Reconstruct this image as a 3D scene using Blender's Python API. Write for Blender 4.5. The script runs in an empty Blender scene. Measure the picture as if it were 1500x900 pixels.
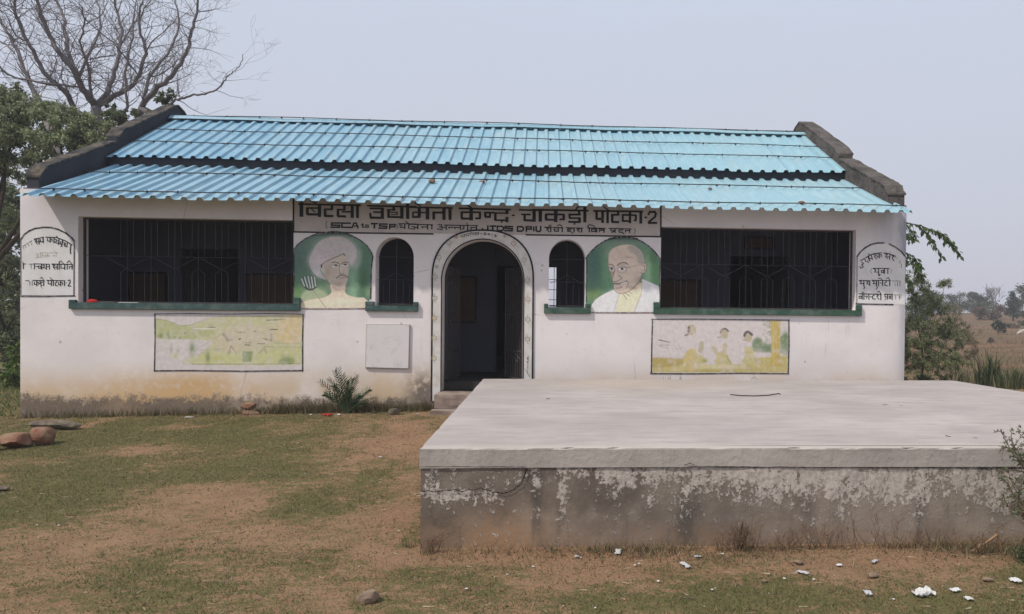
import bpy, bmesh, math, random
import numpy as np
from mathutils import Vector, Matrix
from mathutils.geometry import tessellate_polygon

sc = bpy.context.scene
C = sc.collection
R = math.radians
random.seed(11)
rng = np.random.default_rng(11)

# ------------------------------------------------------------------ camera
CAM = (0.9237, -11.517, 1.6)
F_PX, PX, PY = 1132.17, 871.34, 477.16
RX = (0.99765228, -0.06779883, 0.00965642)      # camera right
RU = (-0.0086445, 0.0152029, 0.99984706)        # camera up
RF = (0.06793527, 0.99758317, -0.01458112)      # camera forward
cd = bpy.data.cameras.new('camera')
cam = bpy.data.objects.new('camera', cd)
C.objects.link(cam)
m = Matrix(((RX[0], RU[0], -RF[0], CAM[0]), (RX[1], RU[1], -RF[1], CAM[1]), (RX[2], RU[2], -RF[2], CAM[2]), (0, 0, 0, 1)))
cam.matrix_world = m
cd.sensor_width = 36
cd.lens = F_PX / 1500 * 36
cd.shift_x = (750 - PX) / 1500
cd.shift_y = (PY - 450) / 1500
cd.clip_start = 0.05
cd.clip_end = 6000
sc.camera = cam

# ------------------------------------------------------------------ sky and sun
SUN = Vector((-0.67, -0.42, 1.0)).normalized()
w = bpy.data.worlds.new('World')
sc.world = w
w.use_nodes = True
nt = w.node_tree
bg = nt.nodes['Background']
sky = nt.nodes.new('ShaderNodeTexSky')
sky.sky_type = 'NISHITA'
sky.sun_disc = False
sky.sun_elevation = math.asin(SUN.z)
sky.sun_rotation = math.atan2(SUN.x, SUN.y)
sky.dust_density = 4.0
sky.air_density = 1.0
sky.ozone_density = 1.0
tc = nt.nodes.new('ShaderNodeTexCoord')
sep = nt.nodes.new('ShaderNodeSeparateXYZ')
nt.links.new(tc.outputs['Generated'], sep.inputs[0])
ramp = nt.nodes.new('ShaderNodeValToRGB')       # pale haze: warmer near the horizon, bluer above
nt.links.new(sep.outputs['Z'], ramp.inputs[0])
e = ramp.color_ramp.elements
e[0].position = 0.0; e[0].color = (6.2, 6.15, 7.0, 1)
e[1].position = 0.45; e[1].color = (6.7, 7.45, 8.8, 1)
nz = nt.nodes.new('ShaderNodeTexNoise')
mp = nt.nodes.new('ShaderNodeMapping')
mp.inputs['Scale'].default_value = (1, 1, 3.5)
nt.links.new(tc.outputs['Generated'], mp.inputs[0])
nt.links.new(mp.outputs[0], nz.inputs[0])
nz.inputs['Scale'].default_value = 2.2
nz.inputs['Detail'].default_value = 5
mr = nt.nodes.new('ShaderNodeMapRange')
mr.inputs[1].default_value = 0.52; mr.inputs[2].default_value = 0.78
mr.inputs[3].default_value = 0.0; mr.inputs[4].default_value = 0.35
nt.links.new(nz.outputs[0], mr.inputs[0])
mx0 = nt.nodes.new('ShaderNodeMixRGB')
nt.links.new(mr.outputs[0], mx0.inputs[0])
nt.links.new(ramp.outputs[0], mx0.inputs[1])
mx0.inputs[2].default_value = (6.6, 6.6, 7.1, 1)
mx = nt.nodes.new('ShaderNodeMixRGB')
mx.inputs[0].default_value = 0.88
nt.links.new(sky.outputs[0], mx.inputs[1])
nt.links.new(mx0.outputs[0], mx.inputs[2])
nt.links.new(mx.outputs[0], bg.inputs[0])
bg.inputs[1].default_value = 0.1
sl = bpy.data.lights.new('sun', 'SUN')
sl.energy = 3.4
sl.angle = R(1.6)
sl.color = (1.0, 0.925, 0.83)
so = bpy.data.objects.new('sun', sl)
C.objects.link(so)
so.rotation_euler = (-SUN).to_track_quat('-Z', 'Y').to_euler()
sc.view_settings.view_transform = 'Standard'
sc.view_settings.look = 'None'
sc.view_settings.gamma = 1
sc.view_settings.exposure = 0.0

# ------------------------------------------------------------------ helpers: objects
def empty(name, loc, label, cat, group=None):
    o = bpy.data.objects.new(name, None)
    C.objects.link(o)
    o.location = loc
    o['label'] = label; o['category'] = cat
    if group: o['group'] = group
    return o

def tag(o, label, cat, group=None):
    o['label'] = label; o['category'] = cat
    if group: o['group'] = group
    return o

def link(name, me, mat=None, parent=None, kind=None):
    """Links a mesh given in world coordinates; under a parent it is shifted by the parent's place."""
    o = bpy.data.objects.new(name, me)
    C.objects.link(o)
    if mat is not None and not me.materials: me.materials.append(mat)
    if parent is not None:
        o.parent = parent
        p = parent; off = Vector((0, 0, 0))
        while p is not None:
            off += p.location; p = p.parent
        o.location = -off
    if kind: o['kind'] = kind
    return o

class MB:
    """collects geometry; verts in world coordinates"""
    def __init__(s): s.v = []; s.f = []
    def add(s, vs, fs):
        n = len(s.v); s.v += [tuple(q) for q in vs]; s.f += [tuple(i + n for i in q) for q in fs]; return s
    def box(s, x0, x1, y0, y1, z0, z1, top=0.0):
        t = top
        return s.add([(x0, y0, z0), (x1, y0, z0), (x1, y1, z0), (x0, y1, z0), (x0 + t, y0 + t, z1), (x1 - t, y0 + t, z1), (x1 - t, y1 - t, z1), (x0 + t, y1 - t, z1)],
                     [(0, 3, 2, 1), (4, 5, 6, 7), (0, 1, 5, 4), (1, 2, 6, 5), (2, 3, 7, 6), (3, 0, 4, 7)])
    def tube(s, pts, rad, n=6, cap=True):
        pts = [Vector(p) for p in pts]
        if not isinstance(rad, (list, tuple)): rad = [rad] * len(pts)
        ref = Vector((0.31, 0.17, 0.93)); rings = []
        d0 = (pts[-1] - pts[0])
        if abs(d0.normalized().dot(ref.normalized())) > 0.9: ref = Vector((1, 0.2, 0))
        vs = []
        for i, p in enumerate(pts):
            d = (pts[min(i + 1, len(pts) - 1)] - pts[max(i - 1, 0)]).normalized()
            a = d.cross(ref).normalized(); b = d.cross(a)
            for k in range(n):
                t = 2 * math.pi * k / n
                vs.append(p + (a * math.cos(t) + b * math.sin(t)) * rad[i])
        fs = []
        for i in range(len(pts) - 1):
            for k in range(n):
                k2 = (k + 1) % n
                fs.append((i * n + k, i * n + k2, (i + 1) * n + k2, (i + 1) * n + k))
        if cap:
            fs.append(tuple(range(n - 1, -1, -1))); fs.append(tuple((len(pts) - 1) * n + k for k in range(n)))
        return s.add(vs, fs)
    def build(s, name, mat, parent=None, kind=None, smooth=False, bevel=0.0):
        me = bpy.data.meshes.new(name)
        me.from_pydata(s.v, [], s.f)
        me.update()
        if bevel > 0:
            bm = bmesh.new(); bm.from_mesh(me)
            bmesh.ops.remove_doubles(bm, verts=bm.verts, dist=1e-5)
            es = [q for q in bm.edges if len(q.link_faces) == 2 and q.calc_face_angle(0) > 0.6]
            bmesh.ops.bevel(bm, geom=es, offset=bevel, segments=2, affect='EDGES', clamp_overlap=True)
            bm.to_mesh(me); bm.free()
        if smooth: me.shade_smooth()
        return link(name, me, mat, parent, kind)

def np_mesh(name, V, F, col=None, smooth=False):
    """mesh from numpy arrays; F is (n,3) or (n,4); col per vertex rgb (linear)"""
    me = bpy.data.meshes.new(name)
    V = np.asarray(V, dtype=np.float32); F = np.asarray(F, dtype=np.int32)
    k = F.shape[1]
    me.vertices.add(len(V)); me.vertices.foreach_set('co', V.ravel())
    me.loops.add(F.size); me.loops.foreach_set('vertex_index', F.ravel())
    me.polygons.add(len(F)); me.polygons.foreach_set('loop_start', np.arange(0, F.size, k, dtype=np.int32))
    me.update(calc_edges=True)
    if col is not None:
        a = me.color_attributes.new('Col', 'FLOAT_COLOR', 'POINT')
        c4 = np.ones((len(V), 4), dtype=np.float32); c4[:, :3] = col
        a.data.foreach_set('color', c4.ravel())
    if smooth: me.shade_smooth()
    return me

def prism(loops, axis, a0, a1, mb=None):
    """extrudes a polygon with holes; 'y': points are (x,z); 'x': points are (y,z)"""
    mb = mb or MB()
    put = (lambda p, a: (p[0], a, p[1])) if axis == 'y' else (lambda p, a: (a, p[0], p[1]))
    tri = tessellate_polygon([[Vector((p[0], p[1], 0)) for p in l] for l in loops])
    flat = [p for l in loops for p in l]
    n = len(flat)
    vs = [put(p, a0) for p in flat] + [put(p, a1) for p in flat]
    fs = [tuple(t) for t in tri] + [(t[2] + n, t[1] + n, t[0] + n) for t in tri]
    k = 0
    for l in loops:
        c = len(l)
        for i in range(c):
            j = (i + 1) % c
            fs.append((k + i, k + j, k + j + n, k + i + n))
        k += c
    mb.add(vs, fs)
    return mb

def fix_normals(o):
    bm = bmesh.new(); bm.from_mesh(o.data); bmesh.ops.recalc_face_normals(bm, faces=bm.faces); bm.to_mesh(o.data); bm.free()
    return o

# ------------------------------------------------------------------ helpers: materials
def lin(c):
    return tuple((x / 255 / 12.92 if x <= 10 else ((x / 255 + 0.055) / 1.055) ** 2.4) for x in c)

class V:
    """a node socket one can calculate with"""
    nt = None
    def __init__(s, sock): s.s = sock
    @staticmethod
    def math(op, *a):
        n = V.nt.nodes.new('ShaderNodeMath'); n.operation = op
        for i, q in enumerate(a):
            if isinstance(q, V): V.nt.links.new(q.s, n.inputs[i])
            else: n.inputs[i].default_value = float(q)
        return V(n.outputs[0])
    def __add__(s, o): return V.math('ADD', s, o)
    __radd__ = __add__
    def __sub__(s, o): return V.math('SUBTRACT', s, o)
    def __rsub__(s, o): return V.math('SUBTRACT', o, s)
    def __mul__(s, o): return V.math('MULTIPLY', s, o)
    __rmul__ = __mul__
    def __truediv__(s, o): return V.math('DIVIDE', s, o)
    def __neg__(s): return V.math('MULTIPLY', s, -1)

def ss(x, a, b, lo=0.0, hi=1.0):
    n = V.nt.nodes.new('ShaderNodeMapRange'); n.interpolation_type = 'SMOOTHSTEP'
    V.nt.links.new(x.s, n.inputs[0])
    if a > b: a, b, lo, hi = b, a, hi, lo
    for i, q in zip((1, 2, 3, 4), (a, b, lo, hi)): n.inputs[i].default_value = q
    return V(n.outputs[0])

def clamp(x):
    n = V.nt.nodes.new('ShaderNodeClamp'); V.nt.links.new(x.s, n.inputs[0]); return V(n.outputs[0])

def gauss(x, y, x0, y0, sx, sy):
    a = (x - x0) * (1.0 / sx); b = (y - y0) * (1.0 / sy)
    return V.math('EXPONENT', -(a * a + b * b))

def scaled(sx, sy, sz, coord=None):
    n = V.nt.nodes.new('ShaderNodeMapping'); n.inputs['Scale'].default_value = (sx, sy, sz)
    V.nt.links.new((coord or V.co).s, n.inputs[0]); return V(n.outputs[0])

def noise(scale, detail=4, rough=0.55, co=None, dist=0.0):
    n = V.nt.nodes.new('ShaderNodeTexNoise')
    V.nt.links.new((co or V.co).s, n.inputs['Vector'])
    n.inputs['Scale'].default_value = scale; n.inputs['Detail'].default_value = detail
    n.inputs['Roughness'].default_value = rough; n.inputs['Distortion'].default_value = dist
    return V(n.outputs[0])

def voro(scale, feature='F1', co=None, rnd=1.0):
    n = V.nt.nodes.new('ShaderNodeTexVoronoi'); n.feature = feature
    V.nt.links.new((co or V.co).s, n.inputs['Vector'])
    n.inputs['Scale'].default_value = scale; n.inputs['Randomness'].default_value = rnd
    return V(n.outputs[0])

def mixc(f, a, b):
    n = V.nt.nodes.new('ShaderNodeMixRGB')
    for i, q in enumerate((f, a, b)):
        if isinstance(q, V): V.nt.links.new(q.s, n.inputs[i])
        elif i == 0: n.inputs[0].default_value = q
        else: n.inputs[i].default_value = (*q, 1)
    return V(n.outputs[0])

def mulc(a, k):
    n = V.nt.nodes.new('ShaderNodeVectorMath'); n.operation = 'SCALE'
    V.nt.links.new(a.s, n.inputs[0]); V.nt.links.new(k.s, n.inputs['Scale']); return V(n.outputs[0])

def attr(name):
    n = V.nt.nodes.new('ShaderNodeAttribute'); n.attribute_name = name; return V(n.outputs['Color'])

def orand():
    n = V.nt.nodes.new('ShaderNodeObjectInfo'); return V(n.outputs['Random'])

def material(name, fn, rough=0.85, spec=0.3, metal=0.0):
    """fn() -> colour, or (colour, bump height, bump strength, roughness)"""
    m = bpy.data.materials.new(name); m.use_nodes = True
    V.nt = m.node_tree
    b = m.node_tree.nodes['Principled BSDF']
    g = m.node_tree.nodes.new('ShaderNodeNewGeometry')
    V.co = V(g.outputs['Position'])
    s = m.node_tree.nodes.new('ShaderNodeSeparateXYZ'); m.node_tree.links.new(g.outputs['Position'], s.inputs[0])
    V.x, V.y, V.z = V(s.outputs[0]), V(s.outputs[1]), V(s.outputs[2])
    s2 = m.node_tree.nodes.new('ShaderNodeSeparateXYZ'); m.node_tree.links.new(g.outputs['Normal'], s2.inputs[0])
    V.nz = V(s2.outputs[2])
    r = fn()
    if not isinstance(r, tuple) or (isinstance(r, tuple) and len(r) == 3 and not isinstance(r[0], V)): r = (r,)
    c = r[0]
    if isinstance(c, V): m.node_tree.links.new(c.s, b.inputs['Base Color'])
    else: b.inputs['Base Color'].default_value = (*c, 1)
    b.inputs['Roughness'].default_value = rough
    b.inputs['Specular IOR Level'].default_value = spec
    b.inputs['Metallic'].default_value = metal
    if len(r) > 1 and r[1] is not None:
        bp = m.node_tree.nodes.new('ShaderNodeBump')
        bp.inputs['Distance'].default_value = r[2]
        bp.inputs['Strength'].default_value = 1.0
        m.node_tree.links.new(r[1].s, bp.inputs['Height'])
        m.node_tree.links.new(bp.outputs[0], b.inputs['Normal'])
    if len(r) > 3: m.node_tree.links.new(r[3].s, b.inputs['Roughness'])
    return m

# -- numpy value noise (for masks on the ground and in the painted walls)
_H = np.random.default_rng(5).random((256, 256))
def vnoise(x, y, s=1.0, o=0):
    x = np.asarray(x) * s + 17.3 * o; y = np.asarray(y) * s + 9.1 * o
    xi = np.floor(x).astype(int); yi = np.floor(y).astype(int); fx = x - xi; fy = y - yi
    fx = fx * fx * (3 - 2 * fx); fy = fy * fy * (3 - 2 * fy)
    h = lambda a, b: _H[a % 256, b % 256]
    return (h(xi, yi) * (1 - fx) + h(xi + 1, yi) * fx) * (1 - fy) + (h(xi, yi + 1) * (1 - fx) + h(xi + 1, yi + 1) * fx) * fy
def fbm(x, y, s=1.0, octv=5, o=0):
    t = 0; a = 0.5; n = 0
    for k in range(octv):
        t = t + a * vnoise(x, y, s, o + k); n += a; s *= 2.03; a *= 0.55
    return t / n

# -- a pixel of the photograph taken back to a real plane (y = const, or z = const)
def on_wall(u, v, y=0.0):
    a, b = (u - PX) / F_PX, (PY - v) / F_PX
    d = [RX[i] * a + RU[i] * b + RF[i] for i in range(3)]
    t = (y - CAM[1]) / d[1]
    return (CAM[0] + d[0] * t, y, CAM[2] + d[2] * t)
def on_ground(u, v, z=0.0):
    a, b = (u - PX) / F_PX, (PY - v) / F_PX
    d = [RX[i] * a + RU[i] * b + RF[i] for i in range(3)]
    t = (z - CAM[2]) / d[2]
    return (CAM[0] + d[0] * t, CAM[1] + d[1] * t, z)

# ------------------------------------------------------------------ materials
def m_wall():
    x, z = V.x, V.z
    n1 = noise(1.3, 5); n2 = noise(9, 5); n3 = noise(38, 4, 0.6)
    base = mixc(ss(n1, 0.35, 0.65), (0.80, 0.75, 0.745), (0.735, 0.685, 0.68))
    base = mixc(ss(n2, 0.5, 0.75) * 0.35, base, (0.66, 0.62, 0.60))
    # rust runs under the sills
    streak = noise(1.0, 4, 0.6, scaled(11, 11, 0.5))
    run = ss(streak, 0.60, 0.74) * ss(z, 0.7, 1.45) * ss(z, 1.63, 1.55) * ss(n1, 0.4, 0.6)
    base = mixc(run * 0.8, base, (0.52, 0.34, 0.2))
    # warm splash-back band rising from the ground, strongest at the left
    zz = z + (n1 - 0.5) * 0.35 + (n2 - 0.5) * 0.16
    warm = ss(zz, 0.98, 0.30)
    left = gauss(x, z, -4.5, 0.40, 1.5, 0.42) * 0.75 + gauss(x, z, -4.1, 0.55, 0.5, 0.22) * 0.5
    mid = gauss(x, z, -1.5, 0.6, 1.1, 0.3) * 0.4
    base = mixc(clamp(warm * 0.75 * ss(noise(1.9, 5), 0.28, 0.6) + warm * 0.15 + mid * 0.6), base, (0.60, 0.46, 0.31))
    base = mixc(clamp(left * ss(zz, 1.15, 0.35) * 1.1 * ss(n2, 0.2, 0.55)), base, (0.60, 0.40, 0.21))
    # grey damp and bare cement at the foot
    ft = z + (n2 - 0.5) * 0.34 + (n1 - 0.5) * 0.25 + (n3 - 0.5) * 0.22
    foot = ss(ft, 0.40, 0.27)
    cement = mixc(n3, (0.07, 0.055, 0.045), (0.25, 0.195, 0.15))
    cement = mixc(ss(noise(6, 5), 0.45, 0.62) * ss(x, -4.2, -2.8), cement, (0.40, 0.32, 0.25))
    base = mixc(foot * ss(noise(1.6, 5), 0.2, 0.55, 0.55, 0.95), base, cement)
    jamb = gauss(x, z, -0.82, 0.42, 0.24, 0.28) * ss(n2, 0.3, 0.55)
    base = mixc(clamp(jamb * 1.2), base, (0.20, 0.165, 0.14))
    # blue-grey tone: top right corner and the right end; small chips
    blue_grey = gauss(x, z, 6.48, 2.9, 0.35, 0.9) * 0.6 + gauss(x, z, 6.5, 1.6, 0.14, 2.2) * 0.6 + gauss(x, z, 5.9, 3.2, 0.7, 0.35) * 0.3
    base = mixc(clamp(blue_grey * ss(noise(2.5, 4, 0.5, scaled(2, 2, 0.5)), 0.2, 0.6)), base, (0.28, 0.29, 0.34))
    eave_shade = ss(z, 1.95, 2.9) * 0.30  # shade under the eave put into the colour, stronger towards the top
    base = mixc(eave_shade * ss(noise(2.2, 4), 0.2, 0.6), base, (0.60, 0.59, 0.66))
    vt = noise(1.0, 5, 0.7, scaled(14, 14, 0.8)); base = mixc(ss(vt, 0.6, 0.72) * ss(noise(1.1, 3), 0.45, 0.6) * 0.30, base, (0.50, 0.43, 0.37))
    base = mixc(ss(noise(5, 6, 0.75), 0.62, 0.70) * 0.35, base, (0.52, 0.47, 0.43))
    chips = ss(voro(3.6), 0.085, 0.045) * ss(noise(0.9, 2), 0.42, 0.55)
    cr = ss(voro(0.75, 'DISTANCE_TO_EDGE'), 0.006, 0.002) * ss(noise(0.8, 3), 0.55, 0.62)
    base = mixc(cr * 0.45, base, (0.34, 0.30, 0.28))
    base = mixc(chips * 0.7, base, (0.36, 0.31, 0.27))
    return base, n3 * 0.5 + n2, 0.0025
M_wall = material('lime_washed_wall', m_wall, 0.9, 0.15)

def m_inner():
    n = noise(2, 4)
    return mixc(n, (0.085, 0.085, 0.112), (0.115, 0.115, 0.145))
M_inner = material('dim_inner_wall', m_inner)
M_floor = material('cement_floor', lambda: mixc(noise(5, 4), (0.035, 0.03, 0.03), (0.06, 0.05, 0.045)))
M_board = material('dark_board', lambda: mixc(noise(6, 3), (0.07, 0.036, 0.02), (0.12, 0.068, 0.036)), 0.6)
M_frame = material('dark_frame', lambda: (0.012, 0.011, 0.014), 0.5)

def m_parapet():
    n = noise(3.0, 6, 0.65); n2 = noise(22, 5, 0.7)
    c = mixc(ss(n, 0.3, 0.7), (0.055, 0.05, 0.047), (0.13, 0.115, 0.105))
    c = mixc(ss(n2, 0.5, 0.7) * 0.6, c, (0.20, 0.175, 0.155))
    c = mixc(ss(noise(7, 4), 0.58, 0.7) * 0.7, c, (0.045, 0.045, 0.045))
    c = mixc(ss(voro(4), 0.2, 0.06) * ss(n2, 0.5, 0.6) * 0.5, c, (0.42, 0.37, 0.28))
    return c, n2 + n, 0.015
M_parapet = material('weathered_cement', m_parapet, 0.95, 0.1)
def m_shaded():
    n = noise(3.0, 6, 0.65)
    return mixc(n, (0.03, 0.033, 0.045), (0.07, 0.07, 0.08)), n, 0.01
M_shaded = material('shaded_cement', m_shaded, 0.9, 0.1)  # cement with shade put into its colour, for left parapet and roof gap
M_copl = material('dark_left_coping', lambda: (mixc(ss(noise(5, 6, 0.7), 0.4, 0.65), (0.035, 0.035, 0.04), (0.13, 0.11, 0.085)), noise(30, 4), 0.01), 0.95, 0.1)  # darker and brown-patched, on the left parapet only

def m_roof():
    x = V.x
    n = noise(1.7, 4); n2 = noise(14, 5, 0.65); d = noise(3.0, 5, 0.6, scaled(4, 0.7, 0.7))
    c = mixc(ss(x, -6, 5), (0.155, 0.32, 0.445), (0.235, 0.415, 0.49))  # sky reflection put into the colour: bluer left, paler right
    c = mixc(orand() * 0.42, c, (0.33, 0.45, 0.49))
    c = mixc(ss(d, 0.42, 0.72) * 0.4, c, (0.40, 0.55, 0.58))
    c = mixc(ss(n2, 0.60, 0.78) * 0.35, c, (0.28, 0.34, 0.34))
    c = mixc(ss(n, 0.55, 0.8) * 0.25, c, (0.40, 0.38, 0.32))
    c = mixc(ss(noise(1.0, 5, 0.7, scaled(9, 1.1, 1.1)), 0.56, 0.70) * 0.35, c, (0.36, 0.42, 0.42))
    c = mixc(ss(noise(6, 6, 0.8), 0.66, 0.73) * 0.7, c, (0.16, 0.11, 0.08))
    c = mixc(ss(voro(1.3), 0.10, 0.02) * 0.4, c, (0.15, 0.14, 0.13))
    return c, n2, 0.0015, ss(n2, 0.2, 0.8, 0.34, 0.55)
M_roof = material('blue_painted_sheet', m_roof, 0.4, 0.5)
M_wire = material('rusty_wire', lambda: mixc(noise(30, 2), (0.015, 0.013, 0.013), (0.05, 0.035, 0.03)), 0.7)
M_stone = material('brick_stone', lambda: (mixc(ss(noise(9, 5), 0.35, 0.65), (0.20, 0.095, 0.065), (0.25, 0.17, 0.11)), noise(30, 4), 0.01), 0.95, 0.1)
M_stone2 = material('grey_stone', lambda: (mixc(ss(noise(12, 5), 0.35, 0.65), (0.20, 0.155, 0.11), (0.10, 0.085, 0.07)), noise(30, 4), 0.01), 0.95, 0.1)
M_stone3 = material('earthy_stone', lambda: (mixc(ss(noise(14, 5), 0.35, 0.65), (0.26, 0.19, 0.14), (0.17, 0.125, 0.09)), noise(40, 4), 0.008), 0.98, 0.05)
M_sill = material('green_sill_paint', lambda: (mixc(ss(noise(8, 5), 0.4, 0.7), mixc(ss(V.x, -3, 3), (0.042, 0.085, 0.083), (0.04, 0.09, 0.06)), (0.10, 0.14, 0.125)), noise(40, 3), 0.003), 0.7)
M_band = material('door_surround_cream', lambda: mixc(ss(noise(7, 5), 0.4, 0.7), (0.66, 0.63, 0.60), (0.56, 0.52, 0.47)), 0.85)
M_sign = material('sign_field', lambda: mixc(ss(noise(4, 5), 0.35, 0.7), (0.50, 0.455, 0.43), (0.42, 0.38, 0.37)), 0.85)
M_notice = material('notice_field', lambda: mixc(ss(noise(5, 5), 0.35, 0.7), (0.74, 0.725, 0.715), (0.66, 0.64, 0.63)), 0.85)
M_black = material('black_lettering', lambda: mixc(ss(noise(26, 4, 0.7), 0.5, 0.75), (0.014, 0.013, 0.017), (0.06, 0.056, 0.058)), 0.75)
M_line = material('worn_black_line', lambda: mixc(ss(noise(20, 4, 0.7), 0.47, 0.62), (0.03, 0.028, 0.035), (0.22, 0.20, 0.20)), 0.8)
M_faded = material('faded_lettering', lambda: mixc(ss(noise(22, 4, 0.7), 0.4, 0.62), (0.42, 0.39, 0.28), (0.66, 0.64, 0.58)), 0.85)
M_grey = material('worn_grey_lettering', lambda: mixc(ss(noise(40, 4, 0.7), 0.42, 0.6), (0.10, 0.10, 0.11), (0.60, 0.58, 0.58)), 0.85)
M_flower = material('flower_outline', lambda: mixc(ss(noise(20, 3), 0.4, 0.6), (0.22, 0.20, 0.15), (0.38, 0.34, 0.26)), 0.85)
M_flower2 = material('flower_ochre', lambda: (0.40, 0.30, 0.12), 0.85)
M_flower3 = material('flower_red', lambda: (0.38, 0.16, 0.14), 0.85)
M_bar = material('grey_iron_bar', lambda: mixc(noise(20, 3), (0.035, 0.035, 0.038), (0.075, 0.073, 0.075)), 0.55)
M_gate = material('dark_iron_gate', lambda: mixc(noise(20, 3), (0.03, 0.028, 0.03), (0.09, 0.075, 0.07)), 0.6)
M_plaque = material('marble_plaque', lambda: mixc(ss(noise(9, 6, 0.7), 0.48, 0.72) * 0.7, (0.68, 0.65, 0.645), (0.50, 0.475, 0.475)), 0.6)
M_plqe = material('plaque_edge', lambda: (0.42, 0.37, 0.32), 0.8)
M_paint = material('mural_paint', lambda: mulc(attr('Col'), ss(noise(16, 5, 0.65), 0.1, 0.9, 0.84, 1.14)), 0.85, 0.2)

def m_slabtop():
    n = noise(1.1, 6, 0.6); n2 = noise(1.0, 5, 0.6, scaled(2.2, 9, 9)); n3 = noise(45, 3)
    c = mixc(ss(n, 0.3, 0.7), (0.45, 0.40, 0.38), (0.36, 0.32, 0.302))
    c = mixc(ss(n2, 0.46, 0.72) * 0.55, c, (0.27, 0.245, 0.235))
    c = mixc(ss(noise(5.5, 5, 0.7), 0.60, 0.76) * 0.5, c, (0.46, 0.43, 0.41))
    c = mixc(ss(noise(2.3, 5, 0.7, scaled(1, 1.8, 1)), 0.52, 0.66) * 0.4, c, (0.31, 0.285, 0.275))
    c = mixc(ss(V.y, -6.05, -6.24) * 0.5, c, (0.50, 0.45, 0.40))  # highlight along the front edge put into the colour
    c = mixc(gauss(V.x, V.y, 2.2, -1.3, 1.1, 0.9) * 0.5, c, (0.46, 0.38, 0.29))
    c = mixc(ss(noise(3.3, 6, 0.75, scaled(1, 3, 3)), 0.63, 0.72) * 0.55, c, (0.17, 0.155, 0.15))
    c = mixc(n3 * 0.14, c, (0.2, 0.18, 0.17))
    return c, n3 + n * 2, 0.004
M_slabtop = material('platform_top_cement', m_slabtop, 0.9, 0.15)
def m_slabside():
    n = noise(2.2, 6, 0.65); n2 = noise(30, 4); v = noise(1.0, 4, 0.6, scaled(9, 9, 1.2))
    c = mixc(ss(n, 0.3, 0.7), (0.44, 0.40, 0.365), (0.345, 0.315, 0.285))
    c = mixc(ss(v, 0.5, 0.75) * 0.45, c, (0.235, 0.21, 0.19))
    c = mixc(ss(n2, 0.66, 0.8) * 0.6, c, (0.13, 0.12, 0.11))
    c = mixc(ss(V.z + (n - 0.5) * 0.05 + (n2 - 0.5) * 0.04, 0.655, 0.69) * ss(noise(1.7, 4), 0.42, 0.6) * 0.6, c, (0.16, 0.14, 0.125))
    c = mixc(ss(noise(4.5, 6, 0.8), 0.60, 0.68) * 0.5, c, (0.19, 0.17, 0.155))
    return c, n2 + n, 0.005
M_slabside = material('platform_edge_cement', m_slabside, 0.92, 0.12)
def m_base():
    x, z = V.x, V.z
    n = noise(2.0, 6, 0.62); n2 = noise(8, 6, 0.7); n3 = noise(26, 5, 0.72); n4 = noise(60, 3)
    c = mixc(ss(n, 0.32, 0.68), (0.14, 0.115, 0.095), (0.30, 0.25, 0.205))
    c = mixc(ss(n2, 0.5, 0.75) * 0.55, c, (0.30, 0.255, 0.22))
    # red earth splashed up from the ground
    zz = z + (n - 0.5) * 0.35 + (n2 - 0.5) * 0.15
    c = mixc(ss(zz, 0.24, 0.0) * 0.6, c, (0.28, 0.19, 0.13))
    c = mixc(clamp(gauss(x, z, 0.62, 0.04, 0.36, 0.22) * 0.95) * ss(n2, 0.3, 0.55), c, (0.34, 0.21, 0.12))
    # flaking whitewash in the upper half
    bias = gauss(x, z, 3.0, 0.46, 1.0, 0.17) * 0.42 + gauss(x, z, 1.45, 0.50, 0.42, 0.11) * 0.34 + gauss(x, z, 0.36, 0.37, 0.22, 0.06) * 0.42 + gauss(x, z, 5.4, 0.42, 1.5, 0.2) * 0.36 + gauss(x, z, 2.2, 0.53, 0.8, 0.06) * 0.2 + ss(z, 0.1, 0.4) * 0.12 - 0.33
    drip = noise(1.0, 6, 0.7, scaled(11, 11, 1.5))
    n5 = noise(48, 5, 0.75)
    f = (n3 - 0.5) * 1.3 + (n5 - 0.5) * 1.5 + (n2 - 0.5) * 1.2 + (drip - 0.5) * 1.4 + bias
    white = clamp(ss(f, -0.02, 0.03) + ss(f, -0.14, 0.05) * 0.25)
    c = mixc(white * 0.9, c, mixc(ss(noise(34, 4, 0.7), 0.35, 0.65), (0.56, 0.50, 0.45), (0.36, 0.32, 0.285)))
    sp = ss(noise(55, 3, 0.6), 0.68, 0.74) * ss(z, 0.05, 0.3)
    c = mixc(clamp(gauss(x, z, 0.42, 0.40, 0.35, 0.2) + gauss(x, z, 1.95, 0.3, 0.3, 0.16) + gauss(x, z, 0.25, 0.12, 0.14, 0.14)) * ss(n2, 0.35, 0.6) * (1 - white) * 0.6, c, (0.075, 0.065, 0.055))
    c = mixc(sp * 0.7, c, (0.46, 0.42, 0.39))
    c = mixc(ss(noise(1.0, 5, 0.6, scaled(5.5, 5.5, 0.9)), 0.50, 0.68) * 0.6 * (1 - white), c, (0.07, 0.062, 0.056))
    return c, white * 0.6 + n3 * 0.6 + n2 * 0.5, 0.006
M_base = material('flaking_plinth_plaster', m_base, 0.95, 0.1)
M_crack = material('crack_shadow_gap', lambda: (0.02, 0.017, 0.015), 1.0, 0.0)
M_step = material('step_cement', lambda: mixc(ss(noise(5, 5), 0.35, 0.65), (0.33, 0.26, 0.22), (0.22, 0.17, 0.145)), 0.95)

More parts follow.
